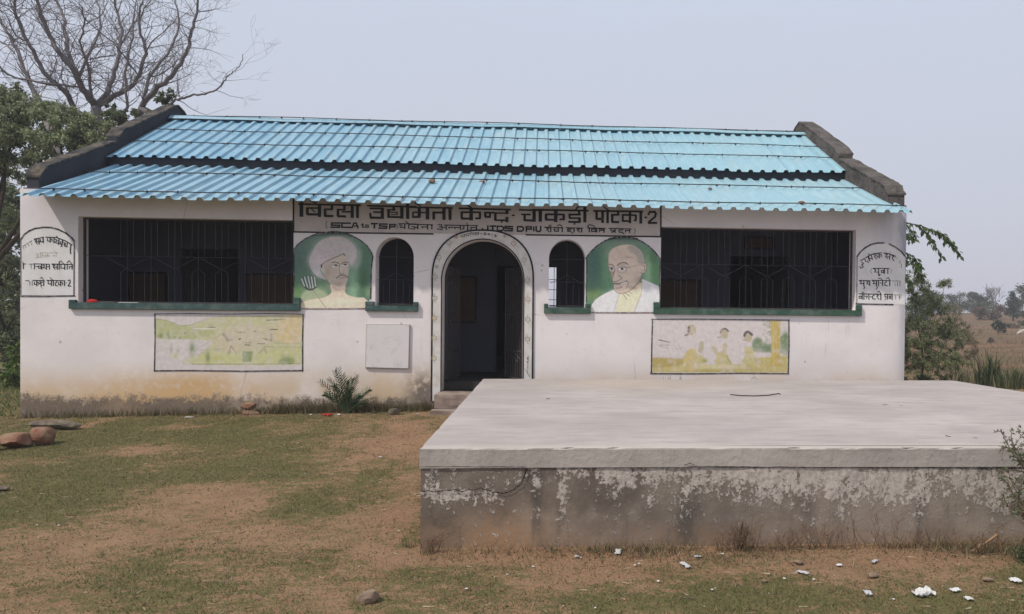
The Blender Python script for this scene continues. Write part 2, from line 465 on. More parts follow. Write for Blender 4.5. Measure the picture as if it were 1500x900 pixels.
def m_ground():
    g = attr('Col'); s = V.nt.nodes.new('ShaderNodeSeparateColor'); V.nt.links.new(g.s, s.inputs[0])
    mask, red, far = V(s.outputs[0]), V(s.outputs[1]), V(s.outputs[2])
    a = noise(3.2, 6, 0.65); b = noise(17, 6, 0.7); c3 = noise(70, 4, 0.7)
    dirt = mixc(ss(a, 0.3, 0.7), (0.36, 0.225, 0.135), (0.275, 0.172, 0.104))
    dirt = mixc(ss(b, 0.52, 0.72) * 0.6, dirt, (0.35, 0.275, 0.20))
    dirt = mixc(clamp(red), dirt, (0.35, 0.20, 0.12))
    dirt = mixc(ss(c3, 0.52, 0.68) * 0.55, dirt, (0.11, 0.08, 0.05))
    dirt = mixc(ss(noise(11, 5, 0.7, scaled(1, 2.2, 1)), 0.56, 0.68) * 0.45, dirt, (0.16, 0.115, 0.07))
    grass = mixc(ss(b, 0.35, 0.65), (0.075, 0.098, 0.03), (0.145, 0.145, 0.055))
    grass = mixc(ss(a, 0.5, 0.7) * 0.5, grass, (0.07, 0.105, 0.035))
    grass = mixc(ss(c3, 0.5, 0.68) * 0.7, grass, (0.04, 0.042, 0.018))
    b2_ = noise(7, 5, 0.7, scaled(1, 1.6, 1))
    f = ss(mask + (b - 0.5) * 1.3 + (b2_ - 0.5) * 1.6 + (c3 - 0.5) * 1.2, 0.30, 0.66)
    near = mixc(f * 0.74, dirt, grass)
    fa = noise(0.12, 6, 0.6, scaled(1, 2.4, 1)); fb = noise(0.9, 6, 0.7, scaled(1, 2.2, 1)); bank = noise(0.10, 5, 0.6, scaled(0.5, 3.4, 1))
    farc = mixc(ss(fa, 0.35, 0.62), (0.185, 0.11, 0.075), (0.13, 0.10, 0.055))
    farc = mixc(ss(fb, 0.5, 0.7) * 0.6, farc, (0.125, 0.095, 0.055))
    farc = mixc(ss(fb, 0.34, 0.2) * 0.5, farc, (0.33, 0.235, 0.17))
    farc = mixc(ss(bank, 0.50, 0.60) * 0.55, farc, (0.26, 0.135, 0.085))
    farc = mixc(ss(bank, 0.42, 0.36) * 0.5, farc, (0.085, 0.08, 0.04))
    return mixc(clamp(far), near, farc), c3 + b * 1.5, 0.02
M_ground = material('earth_and_turf', m_ground, 0.98, 0.05)
M_leafattr = material('leaf', lambda: attr('Col'), 0.6, 0.25)
M_pebble = material('pebble', lambda: attr('Col'), 0.95, 0.1)
def see_through(m, k=0.35):
    t = m.node_tree; b = t.nodes['Principled BSDF']; out = [n for n in t.nodes if n.type == 'OUTPUT_MATERIAL'][0]
    tl = t.nodes.new('ShaderNodeBsdfTranslucent'); ms = t.nodes.new('ShaderNodeMixShader'); ms.inputs[0].default_value = k
    t.links.new(b.inputs['Base Color'].links[0].from_socket, tl.inputs[0]); t.links.new(b.outputs[0], ms.inputs[1]); t.links.new(tl.outputs[0], ms.inputs[2]); t.links.new(ms.outputs[0], out.inputs[0])
see_through(M_leafattr)
M_bark = material('grey_bark', lambda: (mixc(noise(4, 5, 0.6, scaled(1, 1, 0.3)), (0.13, 0.115, 0.12), (0.25, 0.225, 0.23)), noise(30, 3), 0.01), 0.95, 0.05)
M_barkd = material('brown_bark', lambda: mixc(noise(10, 4), (0.045, 0.035, 0.028), (0.10, 0.08, 0.06)), 0.95, 0.05)
M_dry = material('dry_stem', lambda: mixc(noise(12, 3), (0.09, 0.055, 0.035), (0.20, 0.13, 0.08)), 0.9)
M_white = material('white_scrap', lambda: mixc(noise(30, 3), (0.64, 0.63, 0.62), (0.46, 0.45, 0.44)), 0.6)
M_red = material('red_cloth', lambda: mixc(noise(30, 3), (0.50, 0.025, 0.02), (0.30, 0.01, 0.01)), 0.8)
M_hide = material('white_hide', lambda: mixc(noise(5, 3), (0.55, 0.50, 0.46), (0.42, 0.38, 0.35)), 0.9)
for mm in (M_leafattr,):
    mm.use_backface_culling = False
# ================================================================== GROUND
def sm(x, a, b):
    t = np.clip((x - a) / (b - a), 0, 1); return t * t * (3 - 2 * t)
def g_height(x, y):
    x = np.asarray(x, float); y = np.asarray(y, float)
    ramp = 0.05 + 0.021 * np.clip(x + 6.5, 0, 8)
    near = ramp * sm(y, -4.5, -0.2)
    h = near * (1 - sm(y, 3, 9) * 1.0) - 0.08 * sm(y, 3, 9)
    h = h - 0.10 * sm(x, 7.0, 9.0) * (1 - sm(y, 20, 40)) 
    h = h + 0.03 * (fbm(x, y, 1.1, 4, 3) - 0.5) * (1 - sm(y, -0.9, -0.1) * (1 - sm(y, 8.5, 9.5)))
    far = sm(y, 25, 130)
    h = h + 2.55 * far + far * 0.8 * (fbm(x, y, 0.05, 4, 8) - 0.5)
    # low banks and terraces in the scrub land
    t = fbm(x, y, 0.035, 3, 15) * 9
    h = h + sm(y, 14, 30) * (1 - sm(y, 300, 500)) * 0.35 * (np.floor(t) + sm(t - np.floor(t), 0.35, 0.65) - t)
    h = h + sm(y, 10, 24) * 0.10 * (fbm(x, y, 0.5, 4, 4) - 0.5)
    return h
def gh(x, y): return float(g_height(x, y))

PATCH = []      # (u, v, ru, rv, amount of grass, red earth) read off the photograph, laid on the ground
for q in [(120, 640, 190, 26, 0.36, 0), (330, 640, 210, 20, 0.32, 0), (120, 700, 200, 34, 0.26, 0), (330, 690, 150, 20, 0.16, 0), (470, 665, 80, 18, 0.12, 0),
          (60, 745, 90, 22, 0.14, 0), (440, 738, 48, 18, 0.50, 0), (300, 720, 90, 20, -0.30, 0.1), (150, 790, 170, 20, -0.22, 0.05),
          (430, 780, 120, 22, -0.12, 0), (240, 770, 90, 16, 0.04, 0), (590, 650, 55, 24, -0.40, 0.35), (500, 680, 60, 20, -0.16, 0.1),
          (590, 740, 34, 60, -0.28, 0.28), (560, 690, 26, 40, 0.10, 0), (210, 662, 55, 8, -0.50, 0.45), (280, 634, 45, 5, -0.45, 0.4),
          (135, 628, 14, 7, -0.7, 0.5), (560, 820, 60, 28, -0.20, 0.22), (300, 850, 150, 26, 0.02, 0), (120, 850, 120, 24, -0.14, 0),
          (700, 850, 110, 14, 0.20, 0), (760, 812, 130, 12, -0.30, 0.40), (950, 820, 110, 14, -0.30, 0.42), (850, 845, 90, 12, -0.22, 0.3),
          (1100, 830, 130, 10, -0.2, 0.3), (1150, 872, 190, 16, 0.26, 0), (1400, 880, 110, 20, 0.26, 0), (1350, 815, 120, 14, -0.35, 0.45),
          (900, 875, 150, 16, 0.12, 0), (620, 880, 110, 18, 0.16, 0), (640, 840, 40, 14, 0.2, 0), (1050, 800, 200, 8, -0.3, 0.4),
          (40, 880, 80, 20, -0.1, 0.1), (480, 860, 70, 20, -0.08, 0.0)]:
    p0 = on_ground(q[0], q[1], 0.02); px_ = on_ground(q[0] + q[2], q[1], 0.02); pz_ = on_ground(q[0], q[1] + q[3], 0.02); pz2 = on_ground(q[0], q[1] - q[3], 0.02)
    PATCH.append((p0[0], p0[1], abs(px_[0] - p0[0]), 0.5 * abs(pz_[1] - pz2[1]), q[4], q[5]))
def turf(x, y):
    mk = 0.50 + 0.72 * (fbm(x, y, 0.9, 5, 21) - 0.5) + 0.55 * (fbm(x, y, 2.6, 4, 33) - 0.5)
    rd = 0.25 * (fbm(x, y, 0.7, 4, 41) - 0.35)
    for (a, b, sa, sb, g, r) in PATCH:
        k = np.exp(-(((x - a) / sa) ** 2 + ((y - b) / sb) ** 2) * 0.9)
        mk = mk + g * k; rd = rd + r * k
    mk = mk + 0.22 * sm(x, -5.5, -9) 
    return np.clip(mk, 0, 1), np.clip(rd, 0, 1)

def axis_pts(a, b, step, lo, hi, grow=1.16):
    mid = list(np.arange(a, b + 1e-6, step)); up = []; dn = []
    s = step; p = mid[-1]
    while p < hi: s *= grow; p += s; up.append(p)
    s = step; p = a
    while p > lo: s *= grow; p -= s; dn.append(p)
    return np.array(dn[::-1] + mid + up)
gx = axis_pts(-8.5, 5.6, 0.07, -1500, 1500, 1.07)
gy = axis_pts(-8.3, 0.4, 0.07, -60, 3000, 1.055)
GX, GY = np.meshgrid(gx, gy)
GZ = g_height(GX, GY)
mk, rd = turf(GX, GY)
far = sm(GY, 4, 16) * sm(GX, 2.0, 7.5)
nxg, nyg = len(gx), len(gy)
idx = np.arange(nxg * nyg).reshape(nyg, nxg)
Fq = np.stack([idx[:-1, :-1], idx[:-1, 1:], idx[1:, 1:], idx[1:, :-1]], -1).reshape(-1, 4)
gm = np_mesh('ground', np.stack([GX, GY, GZ], -1).reshape(-1, 3), Fq, np.stack([mk, rd, far], -1).reshape(-1, 3), smooth=True)
link('ground', gm, M_ground, kind='structure')

# ================================================================== THE HALL
hall = empty('village_hall', (0, 0, 0), 'long whitewashed village hall with blue corrugated roof and arched doorway', 'hall')
W, WI = 6.48, 6.22
DOOR_N = 2.35
TOP = 3.31
def arch(x0, x1, z0, zt, r_frac=1.0, n=20):
    """arched opening, counter-clockwise: straight jambs and a half-ellipse head"""
    cx, a = (x0 + x1) / 2, (x1 - x0) / 2
    b = a * r_frac
    pts = [(x0, z0), (x1, z0)]
    for i in range(n + 1):
        t = math.pi * i / n
        pts.append((cx + a * math.cos(t), zt - b + b * math.sin(t)))
    return pts
DOORX, DOORA, DTOP, DSILL = 0.045, 0.59, 2.68, 0.447
outer = [(-W, -0.3), (W, -0.3), (W, TOP), (-W, TOP)]
holes = [[(-5.69, 1.70), (-2.69, 1.70), (-2.69, 2.925), (-5.69, 2.925)], [(2.69, 1.70), (5.69, 1.70), (5.69, 2.925), (2.69, 2.925)],
         arch(-1.518, -0.966, 1.70, 2.70, 1.06), arch(1.016, 1.554, 1.70, 2.71, 1.06), arch(DOORX - DOORA, DOORX + DOORA, DSILL, DTOP, 1.0, 28)]
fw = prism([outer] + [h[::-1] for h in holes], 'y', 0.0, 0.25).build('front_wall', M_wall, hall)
fix_normals(fw)
for sgn in (-1, 1):
    xo, xi = sgn * W, sgn * WI
    lo_, hi_ = min(xo, xi), max(xo, xi)
    prof = [(0.25, -0.3), (7.8, -0.3), (7.8, 3.3), (3.9, 5.2), (1.65, 3.88), (0.25, 3.36)]
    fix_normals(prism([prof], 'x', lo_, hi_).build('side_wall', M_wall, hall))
    # stepped parapet above the gable, upper and lower run, each with a coping
    for k, pr in enumerate([[(0.035, 3.312), (0.035, 3.50), (0.16, 3.62), (2.06, 4.42), (2.06, 3.95), (0.26, 3.33)],
                            [(2.06, 3.95), (2.06, 4.52), (2.2, 4.62), (4.12, 5.56), (4.3, 5.60), (4.5, 5.50), (8.0, 3.6), (7.8, 3.25), (4.1, 5.10)]]):
        pm = M_shaded if sgn < 0 else M_parapet
        px0, px1 = (-W + 0.07, -WI - 0.03) if sgn < 0 else (WI - 0.03, W - 0.02)
        p = prism([pr], 'x', px0, px1).build('parapet', pm, hall); fix_normals(p)
        cap = MB()
        if k == 0: line = [(0.02, 3.47), (0.16, 3.63), (2.02, 4.41)]
        else: line = [(2.07, 4.50), (2.2, 4.63), (4.12, 5.57), (4.3, 5.62), (4.52, 5.51), (8.0, 3.62)]
        th = 0.03
        c0, c1 = (-W + 0.04, -WI + 0.0) if sgn < 0 else (WI - 0.045, W - 0.01)
        xs = np.linspace(0, 1, 26)
        # subdivided and slightly uneven so that the edge is not ruler-straight
        L = [0]
        for a, b in zip(line, line[1:]): L.append(L[-1] + math.dist(a, b))
        pts = []
        for q in xs:
            d = q * L[-1]
            for i in range(len(line) - 1):
                if d <= L[i + 1] + 1e-9:
                    f = (d - L[i]) / (L[i + 1] - L[i]); pts.append((line[i][0] + f * (line[i + 1][0] - line[i][0]), line[i][1] + f * (line[i + 1][1] - line[i][1]))); break
        vs = []; fs = []
        for i, (yy, z) in enumerate(pts):
            j = random.uniform(-0.008, 0.008); j2 = random.uniform(-0.01, 0.01)
            vs += [(c0 + j2, yy, z + j), (c1 + j2, yy, z + j), (c1 + j2, yy, z + th + j), (c0 + j2, yy, z + th + j)]
        for i in range(len(pts) - 1):
            a = i * 4; b = a + 4
            fs += [(a, b, b + 1, a + 1), (a + 1, b + 1, b + 2, a + 2), (a + 2, b + 2, b + 3, a + 3), (a + 3, b + 3, b, a)]
        n = len(vs); fs += [(0, 1, 2, 3), (n - 1, n - 2, n - 3, n - 4)]
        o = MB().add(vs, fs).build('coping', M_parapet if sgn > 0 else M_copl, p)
        fix_normals(o)
        o['label'] = 'weathered cement coping along the top of the stepped parapet'
# interior
IW = 2.3
iouter = [(-WI, 0.3), (WI, 0.3), (WI, 4.15), (-WI, 4.15)]
ih = [[(-5.31, 0.56), (-4.335, 0.56), (-4.335, 2.66), (-5.31, 2.66)], [(0.114, 0.56), (1.17, 0.56), (1.17, 2.44), (0.114, 2.44)], [(4.31, 0.56), (5.40, 0.56), (5.40, 2.68), (4.31, 2.68)]]
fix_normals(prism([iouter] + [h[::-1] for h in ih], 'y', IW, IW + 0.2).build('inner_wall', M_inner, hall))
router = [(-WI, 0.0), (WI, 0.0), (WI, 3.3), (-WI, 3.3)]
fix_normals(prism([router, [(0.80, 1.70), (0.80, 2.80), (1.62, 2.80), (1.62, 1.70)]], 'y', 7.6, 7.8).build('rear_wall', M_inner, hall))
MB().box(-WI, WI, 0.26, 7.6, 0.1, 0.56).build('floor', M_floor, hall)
MB().box(DOORX - DOORA + .002, DOORX + DOORA - .002, -0.02, 0.258, 0.2, 0.447).build('threshold', M_step, hall)
rg = MB()
for k in range(5): rg.tube([(0.88 + k * 0.165, 7.7, 1.70), (0.88 + k * 0.165, 7.7, 2.80)], 0.008, 5)
for z in (1.95, 2.2, 2.45): rg.tube([(0.80, 7.7, z), (1.62, 7.7, z)], 0.008, 5)
rg.build('rear_window_bars', M_gate, hall)
for s_ in (-1, 1): MB().box(min(s_ * 6.2, s_ * 6.217), max(s_ * 6.2, s_ * 6.217), 0.255, 2.298, 0.56, 3.38).build('dark_lining', M_inner, hall)  # dark sheets added over the white inner faces to keep the rooms dim
for (a, b, z0_, z1_) in ((-6.19, -5.72, .56, 3.3), (5.72, 6.19, .56, 3.3), (-5.7, -2.7, .56, 1.68), (2.7, 5.7, .56, 1.68)): MB().box(a, b, 0.253, 0.262, z0_, z1_).build('dark_lining', M_inner, hall)
# doorway trims and boards on the inner wall
def frame_board(x0, x1, z0, z1, name='notice_board', y=IW):
    o = MB().box(x0, x1, y - 0.03, y - 0.003, z0, z1).build(name, M_board, hall)
    f = MB(); t = 0.035
    f.box(x0 - t, x1 + t, y - 0.045, y - 0.004, z1, z1 + t).box(x0 - t, x1 + t, y - 0.045, y - 0.004, z0 - t, z0)
    f.box(x0 - t, x0, y - 0.045, y - 0.004, z0, z1).box(x1, x1 + t, y - 0.045, y - 0.004, z0, z1)
    f.build('board_frame', M_frame, o)
frame_board(-0.69, -0.27, 1.46, 2.22); frame_board(2.95, 3.74, 1.2, 2.21); frame_board(-6.15, -5.56, 1.2, 2.22); frame_board(-4.18, -3.35, 1.2, 2.22)
trim = MB()
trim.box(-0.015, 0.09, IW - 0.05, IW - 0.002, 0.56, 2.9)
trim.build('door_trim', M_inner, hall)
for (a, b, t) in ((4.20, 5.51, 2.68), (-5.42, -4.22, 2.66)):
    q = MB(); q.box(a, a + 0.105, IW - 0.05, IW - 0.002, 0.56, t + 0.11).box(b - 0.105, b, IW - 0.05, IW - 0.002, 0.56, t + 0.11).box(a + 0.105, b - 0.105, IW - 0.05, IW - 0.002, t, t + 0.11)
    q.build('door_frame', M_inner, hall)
frame_board(4.60, 5.07, 2.84, 3.0, 'lintel_panel')

# -------- roof: each corrugated sheet is a part
LZ, LY, LS = 3.13, -0.5, 0.37          # lower tier: height, y at the eave, slope
UZ, UY, US = 4.10, 1.67, 0.515         # upper tier
RIDGE_Y = 3.92
PITCH = 2 * WI / 60
prof1 = [(0.0, 0.0), (0.44, 0.0), (0.56, 1.0), (0.80, 1.0), (0.92, 0.0)]     # share of the pitch, share of the rib height (rib towards the right)
RIB = 0.040
def sheet(x0, ribs, y0, y1, z0, slope, lift=0.0, seg=4, jig=0.004, name='roof_sheet', par=hall, ridge=False):
    xs = []
    for r in range(ribs):
        for (a, b) in prof1: xs.append((x0 + (r + a) * PITCH, b * RIB))
    xs.append((x0 + ribs * PITCH, 0.0))
    ys = np.linspace(y0, y1, seg + 1)
    vs = []; fs = []
    n = len(xs)
    e0 = random.uniform(-0.012, 0.008); tilt = random.uniform(-jig, jig)
    for layer in (0, 1):
        for j, yy in enumerate(ys):
            for (x, h) in xs:
                u = (x - x0) / (ribs * PITCH)
                oy = yy + (e0 if j == 0 else 0)
                bend = 0.006 * math.sin(x * 1.7 + yy * 2.1) + 0.003 * math.sin(x * 5.3)
                vs.append((x, oy, z0 + slope * (oy - y0) + h + lift + tilt * u + bend - (0.003 if layer else 0)))
    L = n * (seg + 1)
    for j in range(seg):
        for i in range(n - 1):
            a = j * n + i
            fs.append((a, a + 1, a + 1 + n, a + n)); fs.append((a + L, a + n + L, a + 1 + n + L, a + 1 + L))
    for i in range(n - 1):
        fs.append((i + L, i + 1 + L, i + 1, i)); a = seg * n + i; fs.append((a, a + 1, a + 1 + L, a + L))
    for j in range(seg):
        a = j * n; fs.append((a, a + n, a + n + L, a + L)); a = j * n + n - 1; fs.append((a + L, a + n + L, a + n, a))
    return MB().add(vs, fs).build(name, M_roof, par)
for k in range(12):
    x0 = -WI + k * 5 * PITCH
    sheet(x0, 5, LY, 2.15, LZ, LS, lift=0.0035 * (k % 2))
    s_ = sheet(x0, 5, UY, RIDGE_Y, UZ, US, lift=0.0035 * (k % 2))
for x0, rb in ((-WI - PITCH * 1.36, 1), (WI + 0.001, 1)):
    pass
# the eave runs on past the parapet ends
PITCH_S = PITCH
PITCH = 0.11
sheet(WI + 0.001, 1, LY, 0.018, LZ + 0.002, LS, seg=1)
PITCH = PITCH_S
# rear slope, one tier (never faces the photograph)
sheet(-WI, 60, RIDGE_Y, 8.1, UZ + US * (RIDGE_Y - UY), -0.46, lift=0.001, seg=2, name='rear_roof_sheet')
# dark strip added between the two tiers to give the gap its shade
MB().box(-WI, WI, 1.75, 1.87, 3.93, 4.125).build('gap_shade', M_shaded, hall)
RZ = UZ + US * (RIDGE_Y - UY)
rc = []
def ridge_piece(x0, x1):
    n = 8; vs = []; fs = []
    for i in range(n + 1):
        x = x0 + (x1 - x0) * i / n; b = 0.006 * math.sin(x * 2.1) + 0.004 * math.sin(x * 5)
        for (dy, dz) in ((-0.13, -0.035), (-0.125, -0.02), (-0.02, 0.055), (0.03, 0.055), (0.16, -0.02), (0.16, -0.03), (0.02, 0.045), (-0.015, 0.045)):
            vs.append((x, RIDGE_Y + dy, RZ + dz + b + RIB * 0.9))
    for i in range(n):
        for k in range(8):
            a = i * 8 + k; b_ = i * 8 + (k + 1) % 8
            fs.append((a, b_, b_ + 8, a + 8))
    o = MB().add(vs, fs).build('ridge_cap', M_roof, hall); fix_normals(o)
for k in range(5): ridge_piece(-WI + k * 2 * WI / 5, -WI + (k + 1) * 2 * WI / 5 - 0.004)
# hold-down wires with their hook bolts lying across the ribs
def wire(y, x0, x1, zf, name='tie_wire'):
    mb = MB(); n = 60; pts = []
    for i in range(n + 1):
        x = x0 + (x1 - x0) * i / n
        yy = y + 0.012 * math.sin(x * 1.3 + y) + 0.02 * math.sin(x * 0.45 + y * 3)
        pts.append((x, yy, zf(yy) + RIB + 0.014 + 0.006 * math.sin(x * 1.7 + yy * 2.1) + random.uniform(0, 0.006)))
    mb.tube(pts, 0.0085, 5)
    x = x0 + 0.4
    while x < x1 - 0.1:
        yy = y + 0.012 * math.sin(x * 1.3 + y) + 0.02 * math.sin(x * 0.45 + y * 3); z = zf(yy) + RIB
        mb.tube([(x, yy, z - 0.01), (x, yy - 0.004, z + 0.035)], [0.009, 0.005], 6)
        mb.tube([(x - 0.02, yy + 0.012, z + 0.010), (x + 0.02, yy - 0.014, z + 0.014)], 0.008, 5)
        x += random.choice((1, 2, 3, 4)) * PITCH * 1.0
    mb.build(name, M_wire, hall)
zl = lambda y: LZ + LS * (y - LY)
zu = lambda y: UZ + US * (y - UY)
wire(-0.30, -WI - 0.02, WI + 0.12, zl); wire(0.98, -WI + 0.03, WI - 0.03, zl)
wire(2.36, -WI + 0.03, WI - 0.03, zu); wire(3.08, -WI + 0.03, WI - 0.03, zu)
wire(3.87, -WI + 0.03, WI - 0.03, lambda y: RZ + 0.03)
# -------- window sills, frames and grilles
def sill(x0, x1, z0=1.60, z1=1.70, y=-0.045, ups=(), name='window_sill'):
    q = MB().box(x0, x1, y, 0.002, z0, z1)
    for (a, b, z) in ups: q.box(a, b, y - 0.0015, 0.002, z1, z)
    return q.build(name, M_sill, hall, bevel=0.006)
sill(-5.80, -2.585, 1.605, 1.70, ups=((-5.80, -5.70, 1.735), (-2.685, -2.585, 1.80)))
sill(2.585, 5.785, 1.61, 1.70, ups=((2.585, 2.685, 1.79), (5.70, 5.785, 1.78)))
sill(-1.655, -0.893, 1.615, 1.70, ups=((-1.655, -1.525, 1.755), (-0.96, -0.893, 1.755)))
sill(0.948, 1.642, 1.605, 1.70, ups=((0.948, 1.010, 1.75), (1.56, 1.642, 1.75)))
def bars(par, segs, rad=0.0036, mat=M_bar):
    for pts in segs:
        MB().tube(pts, rad, 5).build('bar', mat, par)
def big_grille(x0, x1, z0, z1, first, step, y=0.14):
    fr = MB(); t = 0.022
    fr.box(x0, x0 + t, y - 0.02, y + 0.02, z0, z1).box(x1 - t, x1, y - 0.02, y + 0.02, z0, z1)
    fr.box(x0 + t, x1 - t, y - 0.02, y + 0.02, z0, z0 + t).box(x0 + t, x1 - t, y - 0.02, y + 0.02, z1 - t, z1)
    g = fr.build('window_grille', M_gate, hall)
    zh, zv = 2.375, 2.20
    segs = [[(x0 + t, y, zh), (x1 - t, y, zh)]]
    mains = []
    x = first
    while x < x1 - 0.06: mains.append(x); x += step
    for i, x in enumerate(mains):
        segs.append([(x, y, z0 + t), (x, y, z1 - t)])
        up = (i % 2 == 0)            # even: zigzag valley, odd: peak
        for s in (-1, 1):
            nx = x + s * step
            if up:
                xe = min(max(nx, x0 + t), x1 - t); f = abs(xe - x) / step
                segs.append([(x, y + 0.004, zv), (xe, y + 0.004, zv + (zh - zv) * f)])
            sx = x + s * 0.09
            if x0 + t < sx < x1 - t:
                segs.append([(sx, y, zh), (sx, y, z1 - t)])
                if up: segs.append([(x + s * 0.02, y + 0.004, zv - 0.005), (sx, y + 0.004, zv - 0.06), (sx, y, z0 + t)])
                else: segs.append([(x, y + 0.004, zv), (sx, y + 0.004, zv - 0.06), (sx, y, z0 + t)])
    bars(g, segs)
big_grille(-5.69, -2.69, 1.70, 2.925, -5.42 + 0.33, 0.333)
big_grille(2.69, 5.69, 1.70, 2.925, 3.02, 0.335)
def arch_grille(x0, x1, z0, zt, par_name='window_grille'):
    cx = (x0 + x1) / 2; y = 0.13
    fr = MB().tube([(x0 + 0.01, y, z0 + .02), (x1 - 0.01, y, z0 + .02)], 0.012, 5)
    g = fr.build(par_name, M_gate, hall)
    a = (x1 - x0) / 2; b = a * 1.06
    topz = lambda x: zt - b + b * math.sqrt(max(0, 1 - ((x - cx) / a) ** 2)) - 0.003
    segs = [[(cx, y, z0), (cx, y, topz(cx))]]
    for dx in (-0.19, -0.10, 0.10, 0.19): segs.append([(cx + dx, y, z0), (cx + dx, y, z0 + (0.36 if abs(dx) < 0.15 else 0.30))])
    segs.append([(x0, y, z0 + 0.38), (x1, y, z0 + 0.38)])
    segs.append([(x0 + 0.01, y, z0 + 0.72), (x1 - 0.01, y, z0 + 0.72)])
    segs.append([(cx - 0.24, y, z0 + 0.36), (cx, y + .003, z0 + 0.48), (cx + 0.24, y, z0 + 0.36)])
    bars(g, segs)
arch_grille(-1.518, -0.966, 1.70, 2.70); arch_grille(1.016, 1.554, 1.70, 2.71)
# -------- gate leaves, swung inwards
def gate_leaf(hx, ang, flip):
    w_, z0, z1 = 0.57, 0.60, 2.30
    dx, dy = math.cos(ang) * flip, math.sin(ang)
    P = lambda t, z, o=0.0: (hx + dx * t, 0.27 + dy * t + o, z)
    fr = MB().tube([P(0, z0), P(0, z1)], 0.014, 6).tube([P(w_, z0), P(w_, z1)], 0.014, 6)
    for z in (z0, z1, 1.02, 1.62): fr.tube([P(0, z), P(w_, z)], 0.011, 6)
    g = fr.build('gate', M_gate, hall)
    segs = []
    for i in range(1, 9):
        t = w_ * i / 9; segs.append([P(t, z0), P(t, z1)])
    for z in (1.02, 1.62, 2.18):
        segs.append([P(0.05, z - 0.12), P(w_ / 2, z, -.01), P(w_ - 0.05, z - 0.12)])
        segs.append([P(w_ * .25, z - 0.16), P(w_ / 2, z - 0.06, -.01), P(w_ * .75, z - 0.16)])
    bars(g, segs, 0.009, M_gate)
gate_leaf(DOORX + DOORA - 0.02, R(62), -1)
gate_leaf(DOORX - DOORA + 0.02, R(76), 1)

# -------- raised door surround
def band(a0, b0, zt0, a1, b1, zt1, y0, y1, name, mat, z0=0.30, z0b=None, n=40, par=hall, e0=2.0, e1=2.0):
    """flat arch band between an inner and an outer outline"""
    def line(a, b, zt, ex_):
        pts = [(DOORX - a, z0)]
        for i in range(n + 1):
            t = math.pi - math.pi * i / n
            e_ = 2 / ex_; ct, st_ = math.cos(t), math.sin(t)
            pts.append((DOORX + a * math.copysign(abs(ct) ** e_, ct), zt - b + b * abs(st_) ** e_))
        pts.append((DOORX + a, z0)); return pts
    I, O = line(a0, b0, zt0, e0), line(a1, b1, zt1, e1)
    m_ = len(I); vs = []; fs = []
    for yy in (y0, y1):
        vs += [(p[0], yy, p[1]) for p in I] + [(p[0], yy, p[1]) for p in O]
    for i in range(m_ - 1):
        fs += [(i, i + 1, m_ + i + 1, m_ + i), (2 * m_ + i, 3 * m_ + i, 3 * m_ + i + 1, 2 * m_ + i + 1),
               (m_ + i, m_ + i + 1, 3 * m_ + i + 1, 3 * m_ + i), (i, 2 * m_ + i, 2 * m_ + i + 1, i + 1)]
    fs += [(0, m_, 3 * m_, 2 * m_), (m_ - 1, 3 * m_ - 1, 4 * m_ - 1, 2 * m_ - 1)]
    o = MB().add(vs, fs).build(name, mat, par); fix_normals(o); return o
a_in, b_in = DOORA, DOORA
surround = band(a_in + 0.002, b_in, DTOP + 0.002, 0.735, 0.72, 2.82, -0.014, -0.001, 'door_surround', M_band, e1=2.35)
band(0.728, 0.713, 2.813, 0.752, 0.737, 2.837, -0.0165, -0.002, 'border_line', M_black, par=surround, e0=2.35, e1=2.35)
band(a_in + 0.004, b_in, DTOP + 0.004, a_in + 0.022, b_in + 0.018, DTOP + 0.022, -0.0165, -0.002, 'border_line', M_black, par=surround)

# -------- plaque
pl = [on_wall(538, 476), on_wall(600, 476.5), on_wall(598.5, 539.5), on_wall(536.5, 538)]
px_ = [(p[0], p[2]) for p in pl]
o = prism([px_], 'y', -0.032, -0.001).build('stone_plaque', M_plaque, hall); fix_normals(o); o['label'] = 'pale marble plaque left of the arched doorway'
cxp = sum(p[0] for p in px_) / 4; czp = sum(p[1] for p in px_) / 4
pe = [(cxp + (p[0] - cxp) * 1.035, czp + (p[1] - czp) * 1.035) for p in px_]
o = prism([pe], 'y', -0.022, -0.002).build('mortar_edge', M_plqe, hall); fix_normals(o)
# ================================================================== PAINT ON THE FACADE
class Ink:
    """flat brush strokes on the wall, traced in the units of an enlarged view (origin u0,v0, s pixels per unit)"""
    bold = 1.0
    def __init__(s, u0, v0, sc_, y=-0.006): s.u0, s.v0, s.k, s.y, s.mb, s.n = u0, v0, sc_, y, MB(), 0
    def P(s, p, y): 
        q = on_wall(s.u0 + p[0] * s.k, s.v0 + p[1] * s.k, y); return (q[0], q[2])
    def st(s, w_, *pts, cap=0.5):
        y = s.y
        ps = [s.P(p, 0) for p in pts]
        a = s.P((0, 0), 0); b = s.P((1, 0), 0); m_per = abs(b[0] - a[0]); hw = w_ * m_per / 2 * s.bold
        for (p, q) in zip(ps, ps[1:]):
            d = math.dist(p, q)
            if d < 1e-6: continue
            dx, dz = (q[0] - p[0]) / d, (q[1] - p[1]) / d
            e = hw * (0.9 if len(ps) > 2 else cap * 0.2)
            h1 = hw * random.uniform(0.93, 1.05); h2 = hw * random.uniform(0.93, 1.05)
            yy = y - 0.00015 * (s.n % 12); s.n += 1
            s.mb.add([(p[0] - dx * e + dz * h1, yy, p[1] - dz * e - dx * h1), (q[0] + dx * e + dz * h2, yy, q[1] + dz * e - dx * h2),
                      (q[0] + dx * e - dz * h2, yy, q[1] + dz * e + dx * h2), (p[0] - dx * e - dz * h1, yy, p[1] - dz * e + dx * h1)], [(0, 1, 2, 3)])
        return s
    def build(s, name, mat, par): return s.mb.build(name, mat, par)

